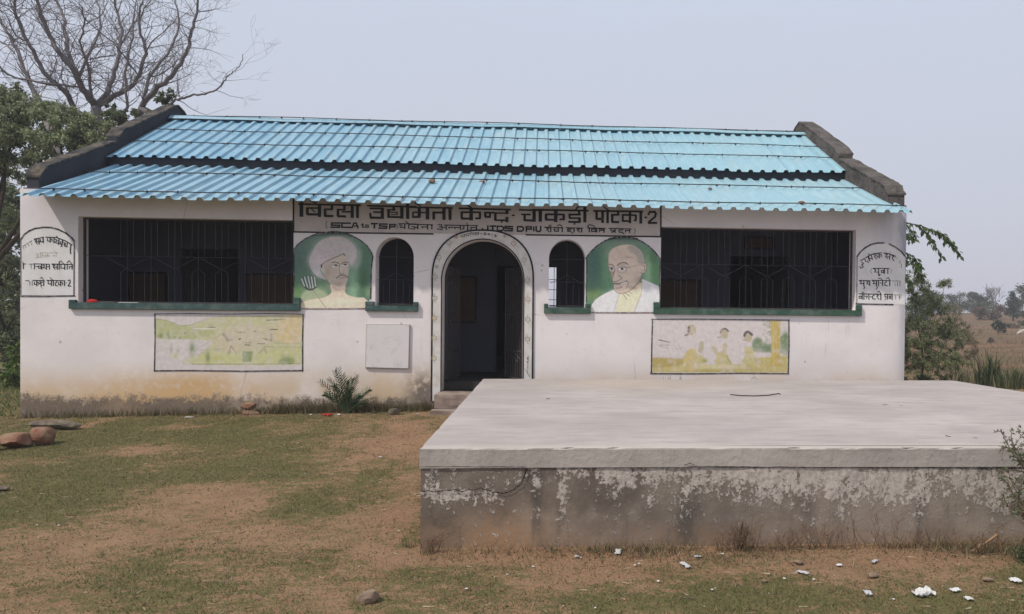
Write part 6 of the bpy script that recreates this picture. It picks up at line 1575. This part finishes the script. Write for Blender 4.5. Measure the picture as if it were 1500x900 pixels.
scrub(1397, 470, 60, 16, 12, (0.12, 0.105, 0.06), 700, 'low khaki scrub under the skyline left', 0.16)
scrub(1480, 474, 62, 14, 10, (0.12, 0.11, 0.06), 600, 'low khaki scrub right of the reddish mound', 0.16)
scrub(1499, 472, 66, 8, 14, (0.06, 0.08, 0.04), 400, 'small green scrub at the right border below the trees', 0.16)
scrub(1418, 520, 20, 16, 22, (0.14, 0.115, 0.065), 700, 'dry straw-coloured shrub in the nearer field', 0.07)
scrub(1340, 548, 6.5, 30, 26, (0.075, 0.095, 0.04), 1700, 'dark low weeds at the right rear corner of the hall', 0.06)
scrub(1400, 552, 7.5, 26, 22, (0.09, 0.105, 0.045), 1300, 'low green weeds behind the platform corner', 0.06)
# rear bush seen through the small arched window
scrub(812, 470, 10.5, 30, 56, (0.06, 0.08, 0.035), 2200, 'green bush seen through the small right arch and rear window', 0.07)

# ---- reed-like tall grass clumps beyond the platform's right side
def blades(name, centre, n, h, spread, label, cat, cols, lean=0.5, wd=0.012, seed=1, group=None, kind=None):
    r2 = np.random.default_rng(seed); x0, y0 = centre; z0 = gh(x0, y0)
    t = r2.uniform(0, 6.283, n); r_ = np.sqrt(r2.random(n)) * spread
    bx, by = x0 + r_ * np.cos(t), y0 + r_ * np.sin(t); bz = g_height(bx, by) - 0.02
    H = h * r2.uniform(.5, 1.1, n); a = r2.uniform(0, 6.283, n); ln = lean * H * r2.uniform(.2, 1, n)
    V_ = np.zeros((n, 5, 3)); sx, sy = -np.sin(a) * wd * .5, np.cos(a) * wd * .5
    V_[:, 0] = np.stack([bx - sx, by - sy, bz], 1); V_[:, 1] = np.stack([bx + sx, by + sy, bz], 1)
    mx_, my_ = bx + np.cos(a) * ln * .35, by + np.sin(a) * ln * .35
    V_[:, 2] = np.stack([mx_ + sx, my_ + sy, bz + H * .62], 1); V_[:, 3] = np.stack([mx_ - sx, my_ - sy, bz + H * .62], 1)
    V_[:, 4] = np.stack([bx + np.cos(a) * ln, by + np.sin(a) * ln, bz + H * r2.uniform(.8, 1, n)], 1)
    i = np.arange(n) * 5
    F_ = np.concatenate([np.stack([i, i + 1, i + 2], 1), np.stack([i, i + 2, i + 3], 1), np.stack([i + 3, i + 2, i + 4], 1)])
    cc = np.array(cols)[r2.integers(0, len(cols), n)] * r2.uniform(.7, 1.3, n)[:, None]
    o = link(name, np_mesh(name, V_.reshape(-1, 3), F_, np.repeat(cc, 5, 0)), M_leafattr)
    if kind: o['kind'] = kind
    return tag(o, label, cat, group)
gg = [(0.075, 0.10, 0.04), (0.11, 0.13, 0.055), (0.05, 0.07, 0.03)]; gd = [(0.22, 0.18, 0.10), (0.12, 0.12, 0.055), (0.30, 0.25, 0.15)]
def over(u, v, z, y):   # ground spot that shows at column u at depth y
    return (on_wall(u, v, y)[0], y)
blades('tall_grass', over(1447, 570, 0, 5.4), 110, 0.95, 0.25, 'tallest dark green grass clump behind the right edge of the platform', 'grass clump', gg, .45, .022, 1)
blades('tall_grass', over(1476, 580, 0, 5.0), 170, 0.5, 0.5, 'mixed straw and green grass clump near the right border', 'grass clump', gg + gd, .6, .016, 2)
blades('tall_grass', over(1500, 590, 0, 4.6), 190, 0.55, 0.5, 'green grass clump cut by the right border behind the platform', 'grass clump', gg + gd[:2], .6, .018, 3)
blades('tall_grass', over(1422, 560, 0, 7.0), 160, 0.5, 0.5, 'straw-coloured low grass clump left of the tallest clump', 'grass clump', gd, .7, .014, 4)
blades('tall_grass', over(1462, 555, 0, 8.6), 200, 0.45, 0.8, 'dull green grass band behind the tallest clump', 'grass clump', gg + gd, .6, .018, 5)
blades('tall_grass', over(1495, 556, 0, 8.8), 200, 0.5, 0.9, 'bright green grass band at the right border', 'grass clump', [(0.10, 0.15, 0.045)] + gg, .6, .018, 6)
for k, (u, hh, lb) in enumerate(((970, .09, 'left'), (981, .13, 'tallest, middle'), (996, .08, 'right'))):
    y_ = -0.60
    blades('weed_tuft', (on_wall(u, 556, y_)[0], y_), 14, hh + .56, 0.03, lb + ' one of three green tufts rising between platform and right mural', 'weed', gg, .22, .012, 20 + k, 'three tufts under the right mural')

# ---- young date palm at the wall
palm = empty('palm_seedling', (-2.1, -0.28, gh(-2.1, -0.28)), 'young wild date palm growing at the foot of the white wall', 'palm')
pb_ = on_wall(508, 603, -0.28); rp = random.Random(3)
for (u, v) in ((470, 560), (491, 545), (496, 541), (503, 549), (522, 551), (516, 556), (541, 571), (548, 582), (482, 556), (508, 560), (489, 566), (527, 580), (512, 572), (476, 578), (537, 590)):
    tipp = Vector(on_wall(u, v, -0.28 + rp.uniform(-.28, .12))); b0 = Vector((pb_[0] + rp.gauss(0, .02), -0.28, gh(-2.1, -.28)))
    md = b0.lerp(tipp, .5) + Vector((0, 0, .09)); mb = MB(); N = 15; pts = []
    for i in range(N + 1):
        t = i / N; pts.append(b0 * (1 - t) ** 2 + md * 2 * t * (1 - t) + tipp * t * t)
    mb.tube(pts, [0.007 * (1 - .75 * i / N) for i in range(N + 1)], 4)
    for i in range(3, N + 1):
        d = (pts[i] - pts[i - 1]).normalized(); side = d.cross(Vector((rp.gauss(0, .2), -1, .3))).normalized()
        L = 0.15 * (1 - 0.55 * (i / N)) * rp.uniform(.8, 1.15)
        for s_ in (-1, 1):
            e_ = pts[i] + (side * s_ * .75 + d * .8 + Vector((0, rp.gauss(0, .25), .1))).normalized() * L; w_ = side.cross(d) * 0.008 + d * .009
            mb.add([pts[i] - w_, pts[i] + w_, pts[i].lerp(e_, .5) + w_, e_, pts[i].lerp(e_, .5) - w_], [(0, 1, 2, 4), (4, 2, 3)])
    mb.build('frond', material('palm_green', lambda: mixc(noise(14, 2), (0.06, 0.11, 0.055), (0.11, 0.16, 0.08)), 0.55) if 'palm_green' not in bpy.data.materials else bpy.data.materials['palm_green'], palm)

# ---- thorny bush at the right front, cut by the frame
def trace(uv, y): return [Vector(on_wall(u, v, y)) for u, v in uv]
thorn = empty('thorny_bush', (4.35, -6.6, 0), 'straggly grey-green thorny bush at the front right corner of the view', 'bush')
tb = MB(); rt = random.Random(6); lp = []
root = Vector((4.36, -6.62, -0.02))
targets = [(1463, 630), (1480, 640), (1492, 632), (1502, 640), (1470, 652), (1485, 660), (1500, 668), (1478, 690), (1495, 700), (1505, 720), (1470, 735), (1490, 745), (1512, 690), (1520, 650), (1535, 700), (1540, 640), (1480, 715), (1467, 700), (1497, 650), (1510, 628), (1545, 760), (1530, 740)]
for (u, v) in targets:
    tp = Vector(on_wall(u, v, -6.6 + rt.uniform(-.2, .25))); m_ = root.lerp(tp, .5) + Vector((rt.gauss(0.05, .06), rt.gauss(0, .05), rt.gauss(.03, .04)))
    pts = [root * (1 - t) ** 2 + m_ * 2 * t * (1 - t) + tp * t * t + Vector((rt.gauss(0, .006), rt.gauss(0, .006), rt.gauss(0, .006))) for t in np.linspace(0, 1, 12)]
    tb.tube(pts, [0.009 * (1 - .75 * i / 11) for i in range(12)], 5, cap=False)
    for i in range(5, 12):
        for _ in range(2):
            d = Vector((rt.gauss(0, 1), rt.gauss(0, .8), rt.gauss(.3, .6))).normalized(); L = rt.uniform(.04, .11); q = pts[i] + d * L
            tb.tube([pts[i], pts[i].lerp(q, .5) + Vector((0, 0, .006)), q], [0.003, .0022, .0012], 4, cap=False)
            for _ in range(9): lp.append(tuple(pts[i].lerp(q, rt.random())))
tb.build('stems', M_dry, thorn)
P = np.array(lp); v, f, c_ = leaf_quads(P, 0.026, 2.4, 0, (0.15, 0.18, 0.11), .3); link('foliage', np_mesh('foliage', v, f, c_), M_leafattr, thorn)
# denser green cushion at its foot
P = clump_points(np.array([(4.12, -6.72, .10), (4.22, -6.7, .16), (4.3, -6.75, .22), (4.38, -6.7, .12), (4.18, -6.78, .05), (4.45, -6.7, .2), (4.1, -6.66, .04)]), (.09, .09, .07), 3600, .7)
v, f, c_ = leaf_quads(P, 0.018, 2.4, 0, (0.075, 0.10, 0.05), .35); o = link('ground_bush', np_mesh('ground_bush', v, f, c_), M_leafattr); tag(o, 'low dark green cushion plant under the thorny bush', 'bush')
# dead branch leaning by it
mb = MB(); mb.tube(trace([(1422, 808), (1440, 798), (1452, 790), (1461, 783), (1458, 777)], -6.5), [.006, .008, .010, .009, .004], 6)
mb.tube(trace([(1461, 783), (1465, 796), (1469, 808)], -6.5), [.009, .007, .004], 6)
tag(mb.build('dead_branch', material('pale_wood', lambda: (0.26, 0.16, 0.09), .9)), 'broken orange-brown branch leaning before the plinth', 'branch')

# ---- dead weeds along the foot of the platform
def dead_weed(u, h, n, label, sp=.10, y=-6.36, dark=False, seed=0):
    x = on_wall(u, 800, y)[0]; z = gh(x, y); r2 = random.Random(seed + int(u)); mb = MB()
    for _ in range(n):
        d = Vector((r2.gauss(0, .28), r2.gauss(-.1, .2), 1)).normalized(); b = Vector((x + r2.gauss(0, sp * .3), y + r2.gauss(0, .02), z - .01)); L = h * r2.uniform(.5, 1)
        e_ = b + d * L + Vector((r2.gauss(0, sp * .3), 0, 0)); m_ = b.lerp(e_, .5) + Vector((r2.gauss(0, .012), r2.gauss(0, .012), 0))
        mb.tube([b, m_, e_], [.0026, .002, .001], 4, cap=False)
        for _ in range(r2.randint(1, 4)):
            s_ = m_.lerp(e_, r2.random()); q = s_ + Vector((r2.gauss(0, .03), r2.gauss(0, .02), r2.uniform(.01, .05)))
            mb.tube([s_, q], [.0016, .0008], 3, cap=False)
    o = mb.build('dead_weed', M_dry); return tag(o, label, 'weed', 'dead weeds along the platform foot')
dw = bpy.data.materials.get('dry_stem')
dead_weed(1088, .23, 60, 'dense dark dead weed at the foot of the flaking plaster', .12)
dead_weed(1178, .24, 10, 'thin dead weed stems right of the dense dark one', .16, seed=3)
dead_weed(1205, .26, 12, 'tallest thin dead weed in the middle of the plinth', .16, seed=5)
dead_weed(1232, .20, 10, 'bent dead weed right of the tallest one', .14, seed=6)
dead_weed(1266, .34, 6, 'long single dead stalks against the plaster', .16, seed=9)
dead_weed(1300, .26, 9, 'forked dead weed above the pale torn paper', .14, seed=10)
dead_weed(1370, .2, 8, 'short dead weed left of the orange branch', .14, seed=12)
dead_weed(1436, .22, 16, 'tangle of dead weed beside the orange branch', .2, y=-6.5, seed=13)
dead_weed(1060, .12, 12, 'short brown weed left of the dense dark one', .12, seed=14)
dead_weed(628, .15, 18, 'dry brown weed at the left front corner of the platform', .10, y=-6.33, seed=15)
dead_weed(1150, .14, 12, 'low dead weed near the torn plastic', .16, seed=17)
dead_weed(1340, .15, 12, 'low dead weed above the crumpled bag', .2, seed=18)
for k, (u, y_, n, h_, cols, lb) in enumerate(((812, -6.34, 26, .06, gg, 'green tuft at the plinth foot left of the crumpled paper'), (868, -6.34, 26, .07, gg, 'green tuft just left of the crumpled paper'), (895, -6.34, 18, .09, gg, 'upright green tuft behind the crumpled paper'),
                               (965, -6.34, 24, .07, gg + gd, 'mixed tuft right of the crumpled paper'), (1000, -6.36, 20, .06, gd, 'straw tuft above the plastic strip'), (598, -6.2, 22, .11, gd, 'straw tuft left of the platform corner'), (770, -6.34, 20, .04, gd, 'low straw tuft in the red earth at the plinth'))):
    blades('weed_tuft', (on_wall(u, 800, y_)[0], y_), n, h_, .05, lb, 'weed', cols, .6, .005, 40 + k)

# ---- weeds and dry grass along the wall foot
def wallgrass():
    parts = []
    n = 6000
    x = rng.uniform(-6.45, -0.66, n); y = -np.abs(rng.normal(0, .10, n)) - 0.02
    den = 0.22 + 1.0 * sm(x, -3.4, -2.6) + 0.3 * (fbm(x, x * 0, 2.0, 3, 7) - .5)
    k = rng.random(n) < den; return x[k], y[k]
def grass_mesh(x, y, hmin, hmax, wd, cols, lean=.8, seed=2):
    r2 = np.random.default_rng(seed); n = len(x); z = g_height(x, y) - .004
    H = r2.uniform(hmin, hmax, n); a = r2.uniform(0, 6.283, n); b = r2.uniform(0, 6.283, n); ln = H * lean * r2.uniform(.2, 1.2, n)
    sx, sy = np.cos(a) * wd * .5, np.sin(a) * wd * .5
    V_ = np.stack([np.stack([x - sx, y - sy, z], 1), np.stack([x + sx, y + sy, z], 1), np.stack([x + np.cos(b) * ln, y + np.sin(b) * ln, z + H], 1)], 1)
    cc = np.array(cols)[r2.integers(0, len(cols), n)] * r2.uniform(.65, 1.35, n)[:, None]
    return V_.reshape(-1, 3), np.arange(3 * n).reshape(n, 3), np.repeat(cc, 3, 0)
x_, y_ = wallgrass()
o = link('wall_weeds', np_mesh('wall_weeds', *grass_mesh(x_, y_, .03, .16, .012, [(0.075, 0.085, 0.035), (0.20, 0.155, 0.09), (0.15, 0.12, 0.06)], .6, 3)), M_leafattr); o['kind'] = 'stuff'
tag(o, 'dry and green weeds growing along the foot of the whitewashed wall', 'weeds')
n = 1500
x_ = rng.uniform(-2.9, -0.72, n); y_ = -np.abs(rng.normal(0, .09, n)) - 0.02
k = rng.random(n) < .3 + .9 * sm(fbm(x_, x_ * 0, 3.0, 3, 17), .4, .6); x_, y_ = x_[k], y_[k]
v, f, c_ = grass_mesh(x_, y_, .06, .26, .009, [(0.16, 0.12, 0.075), (0.10, 0.11, 0.05), (0.22, 0.17, 0.10), (0.09, 0.065, 0.045)], .5, 33)
o = link('scraggly_weeds', np_mesh('scraggly_weeds', v, f, c_), M_leafattr); o['kind'] = 'stuff'; tag(o, 'scraggly dry weeds between the young palm and the door steps', 'weeds')
# ---- turf: single blades, denser where the ground is green, straw lying between
N = 560000
x = rng.uniform(-8.6, 5.2, N); u_ = rng.random(N); y = -8.1 + 8.1 * u_ ** 1.25
inpl = (x > X0 - .01) & (y > Y0 - .01) & (x < X1)
m_, r_ = turf(x, y); m2 = m_ + .5 * (fbm(x, y, 9, 3, 5) - .5) + .9 * (fbm(x, y, 3.6, 5, 6) - .5)
keep = (~inpl) & (rng.random(N) < np.clip((m2 - .28) * 1.9, 0.10, .95)) & ~((x < -0.5) & (x > -6.6) & (y > -0.02)) & ~((x > -.64) & (y > -.66))
x, y, m_ = x[keep], y[keep], m_[keep]
v, f, c_ = grass_mesh(x, y, .007, .028, .0065, [(0.088, 0.13, 0.036), (0.125, 0.165, 0.048), (0.072, 0.105, 0.03), (0.25, 0.20, 0.11), (0.19, 0.165, 0.08), (0.21, 0.16, 0.09)], 1.1, 5)
o = link('turf', np_mesh('turf', v, f, c_), M_leafattr); o['kind'] = 'stuff'; tag(o, 'short patchy green turf on the yard before the hall', 'grass')
N = 26000
x = rng.uniform(-8.4, 5.0, N); y = -8.1 + 7.9 * rng.random(N)
k = ~((x > X0 - .01) & (y > Y0 - .01)); x, y = x[k], y[k]
dens = np.clip(0.25 + 1.2 * (fbm(x, y, 1.4, 4, 12) - .45) + 0.5 * sm(x, 0.5, 1.5) * sm(y, -7.4, -6.5), 0, 1); k = rng.random(len(x)) < dens; x, y = x[k], y[k]
n = len(x); a = rng.uniform(0, 6.283, n); L = rng.uniform(.015, .07, n); z = g_height(x, y) + rng.uniform(.001, .012, n)
sx, sy = -np.sin(a) * .0016, np.cos(a) * .0016; ex, ey = np.cos(a) * L, np.sin(a) * L
V_ = np.stack([np.stack([x - sx, y - sy, z], 1), np.stack([x + sx, y + sy, z], 1), np.stack([x + ex + sx, y + ey + sy, z + rng.uniform(-.004, .012, n)], 1), np.stack([x + ex - sx, y + ey - sy, z + .003], 1)], 1)
cc = np.array([(0.33, 0.25, 0.155), (0.22, 0.155, 0.09), (0.42, 0.34, 0.24), (0.13, 0.09, 0.055)])[rng.integers(0, 4, n)] * rng.uniform(.7, 1.2, n)[:, None]
o = link('straw', np_mesh('straw', V_.reshape(-1, 3), np.arange(4 * n).reshape(n, 4), np.repeat(cc, 4, 0)), M_leafattr); o['kind'] = 'stuff'; tag(o, 'dry straw and grass litter scattered over the bare earth', 'straw')
# dead grass and debris against the foot of the platform
N = 9500
x = rng.uniform(0.15, 4.6, N); y = -6.28 - np.abs(rng.normal(0, .16, N))
k = rng.random(N) < np.clip(.15 + .9 * (fbm(x, y, 2.2, 3, 51) - .35) * 2 * sm(x, .3, 2.2), 0.02, 1); x, y = x[k], y[k]
v, f, c_ = grass_mesh(x, y, .02, .085, .005, [(0.26, 0.19, 0.11), (0.17, 0.115, 0.07), (0.09, 0.06, 0.04), (0.33, 0.26, 0.16), (0.10, 0.105, 0.045)], 1.1, 19)
o = link('dead_grass', np_mesh('dead_grass', v, f, c_), M_leafattr); o['kind'] = 'stuff'; tag(o, 'dead straw-coloured grass fringing the platform foot', 'grass')
N = 9000
x = rng.uniform(-8.2, 4.8, N); y = rng.uniform(-8.0, -.1, N)
k = ~((x > X0 - .01) & (y > Y0 - .01)) & (rng.random(N) < .35 + .65 * sm(x, .3, 1.2) * sm(y, -7.6, -6.6)); x, y = x[k], y[k]
P = np.stack([x, y, g_height(x, y) + .003], 1); dd = rnd_unit(len(P)); dd[:, 2] = np.abs(dd[:, 2]) * .25
v, f, c_ = leaf_quads(P, .017, 1.7, 0, (0.15, 0.10, 0.06), .6, dirs=dd)
o = link('leaf_litter', np_mesh('leaf_litter', v, f, c_), M_leafattr); o['kind'] = 'stuff'; tag(o, 'small dead leaves and clods strewn over the yard', 'leaf litter')
N = 26000
x = rng.uniform(-16, -6.6, N); y = rng.uniform(0.0, 9.0, N)
v, f, c_ = grass_mesh(x, y, .02, .09, .02, [(0.10, 0.135, 0.045), (0.14, 0.16, 0.06), (0.075, 0.10, 0.035), (0.18, 0.16, 0.08)], .9, 29)
o = link('side_turf', np_mesh('side_turf', v, f, c_), M_leafattr); o['kind'] = 'stuff'; tag(o, 'longer green grass beyond the left corner of the hall', 'grass')
# pebbles and crumbs of earth
N = 2600
x = rng.uniform(-8.2, 4.8, N); y = rng.uniform(-8.0, -.1, N); k = ~((x > X0 - .02) & (y > Y0 - .02)); x, y = x[k], y[k]; n = len(x)
oc = np.array([(1, 0, 0), (0, 1, 0), (-1, 0, 0), (0, -1, 0), (0, 0, .7), (0, 0, -.5)]); of_ = np.array([(0, 1, 4), (1, 2, 4), (2, 3, 4), (3, 0, 4), (1, 0, 5), (2, 1, 5), (3, 2, 5), (0, 3, 5)])
s_ = rng.uniform(.003, .011, n)[:, None, None] * rng.uniform(.6, 1.3, (n, 6, 1)); P = np.stack([x, y, g_height(x, y) + .002], 1)[:, None] + oc[None] * s_
cc = np.array([(0.26, 0.19, 0.13), (0.16, 0.12, 0.09), (0.36, 0.30, 0.24)])[rng.integers(0, 3, n)]
o = link('pebbles', np_mesh('pebbles', P.reshape(-1, 3), (of_[None] + 6 * np.arange(n)[:, None, None]).reshape(-1, 3), np.repeat(cc, 6, 0)), M_pebble); o['kind'] = 'stuff'; tag(o, 'pebbles and crumbs of earth scattered over the yard', 'pebbles')
# field grass beyond
N = 30000
x = rng.uniform(7.2, 60, N); y = 3 + 60 * rng.random(N) ** 1.5
k = (x < 12 + y * .9) & (x > 7.2 + (y - 3) * .42); k &= rng.random(N) < np.clip(1.6 * fbm(x, y, .25, 4, 30) - .35, 0.05, 1); x, y = x[k], y[k]
v, f, c_ = grass_mesh(x, y, .08, .30, .035, [(0.15, 0.11, 0.065), (0.10, 0.09, 0.045), (0.19, 0.14, 0.085), (0.075, 0.08, 0.04)], .8, 9)
o = link('field_grass', np_mesh('field_grass', v, f, c_), M_leafattr); o['kind'] = 'stuff'; tag(o, 'dry brown grass covering the field right of the hall', 'grass')

# ---- low slab on stones at the far left
lg = empty('stone_bench', (-11.0, 6.4, 0), 'low grey stone slab bench beyond the left corner of the hall', 'bench')
rough_box(-12.6, -10.75, 6.2, 6.75, 0.20, 0.29, 'seat', M_stone2, lg, 6, .01)
rough_box(-12.4, -12.1, 6.3, 6.7, -0.1, 0.20, 'support', M_stone2, lg, 3, .01); rough_box(-11.3, -10.9, 6.3, 6.7, -0.1, 0.20, 'support', M_stone2, lg, 3, .01)

# ---- white goat grazing in the field, only its front part is in view
def goat():
    y = 40.0; p = on_wall(1490, 508, y); gx_, gy_ = p[0], y; z0 = gh(gx_, gy_)
    J = {'pelvis': (1.28, 0, .62), 'mid': (.95, 0, .60), 'chest': (.62, 0, .60), 'neck': (.42, 0, .66), 'neck2': (.25, 0, .62), 'head': (.12, 0, .56), 'muzz': (-.04, 0, .44),
         'tail': (1.40, 0, .60), 'tail2': (1.48, 0, .52)}
    E_ = [('pelvis', 'mid'), ('mid', 'chest'), ('chest', 'neck'), ('neck', 'neck2'), ('neck2', 'head'), ('head', 'muzz'), ('pelvis', 'tail'), ('tail', 'tail2')]
    Rr = {'pelvis': .15, 'mid': .18, 'chest': .17, 'neck': .10, 'neck2': .075, 'head': .07, 'muzz': .035, 'tail': .03, 'tail2': .015}
    for s_, n_ in ((-1, 'l'), (1, 'r')):
        for k, v in {'fh': (.62, .08, .48), 'fk': (.60, .08, .27), 'ff': (.60, .08, .03), 'hh': (1.27, .09, .50), 'hk': (1.20, .09, .38), 'ho': (1.34, .09, .24), 'hf': (1.30, .09, .03)}.items(): J[k + n_] = (v[0], v[1] * s_, v[2])
        for k, v in {'fh': .07, 'fk': .035, 'ff': .025, 'hh': .09, 'hk': .06, 'ho': .032, 'hf': .025}.items(): Rr[k + n_] = v
        E_ += [('chest', 'fh' + n_), ('fh' + n_, 'fk' + n_), ('fk' + n_, 'ff' + n_), ('pelvis', 'hh' + n_), ('hh' + n_, 'hk' + n_), ('hk' + n_, 'ho' + n_), ('ho' + n_, 'hf' + n_)]
        J['ear' + n_] = (.17, .07 * s_, .57); J['eart' + n_] = (.20, .15 * s_, .52); Rr['ear' + n_] = .02; Rr['eart' + n_] = .012; E_ += [('head', 'ear' + n_), ('ear' + n_, 'eart' + n_)]
        J['horn' + n_] = (.14, .03 * s_, .64); J['hornt' + n_] = (.22, .05 * s_, .72); Rr['horn' + n_] = .015; Rr['hornt' + n_] = .008; E_ += [('head', 'horn' + n_), ('horn' + n_, 'hornt' + n_)]
    names = list(J); k_ = 1.25
    me = bpy.data.meshes.new('body'); me.from_pydata([(gx_ + J[n][0] * k_, gy_ + J[n][1] * k_, z0 + J[n][2] * k_) for n in names], [(names.index(a), names.index(b)) for a, b in E_], [])
    g = empty('goat', (gx_, gy_, z0), 'white goat grazing in the brown field, cut by the right border', 'goat')
    o = link('body', me, M_hide, g)
    sk = o.modifiers.new('skin', 'SKIN')
    for i, n in enumerate(names):
        me.skin_vertices[0].data[i].radius = (Rr[n] * k_, Rr[n] * k_); me.skin_vertices[0].data[i].use_root = (n == 'pelvis')
    ss_ = o.modifiers.new('sub', 'SUBSURF'); ss_.levels = 1; ss_.render_levels = 1
    g.rotation_euler = (0, 0, 0)
goat()

# ================================================================== HAZE
hz = MB().box(-330, 420, -40, 560, -3.0, 16.5)
ho = hz.build('haze', None)
hm = bpy.data.materials.new('pale_haze'); hm.use_nodes = True
hn = hm.node_tree; hn.nodes.clear()
out = hn.nodes.new('ShaderNodeOutputMaterial'); pv = hn.nodes.new('ShaderNodeVolumePrincipled')
pv.inputs['Color'].default_value = (0.90, 0.92, 1.0, 1); pv.inputs['Density'].default_value = 0.0014
hn.links.new(pv.outputs[0], out.inputs['Volume'])
ho.data.materials.append(hm); ho['kind'] = 'stuff'
tag(ho, 'pale dusty haze in the air over the fields', 'haze')
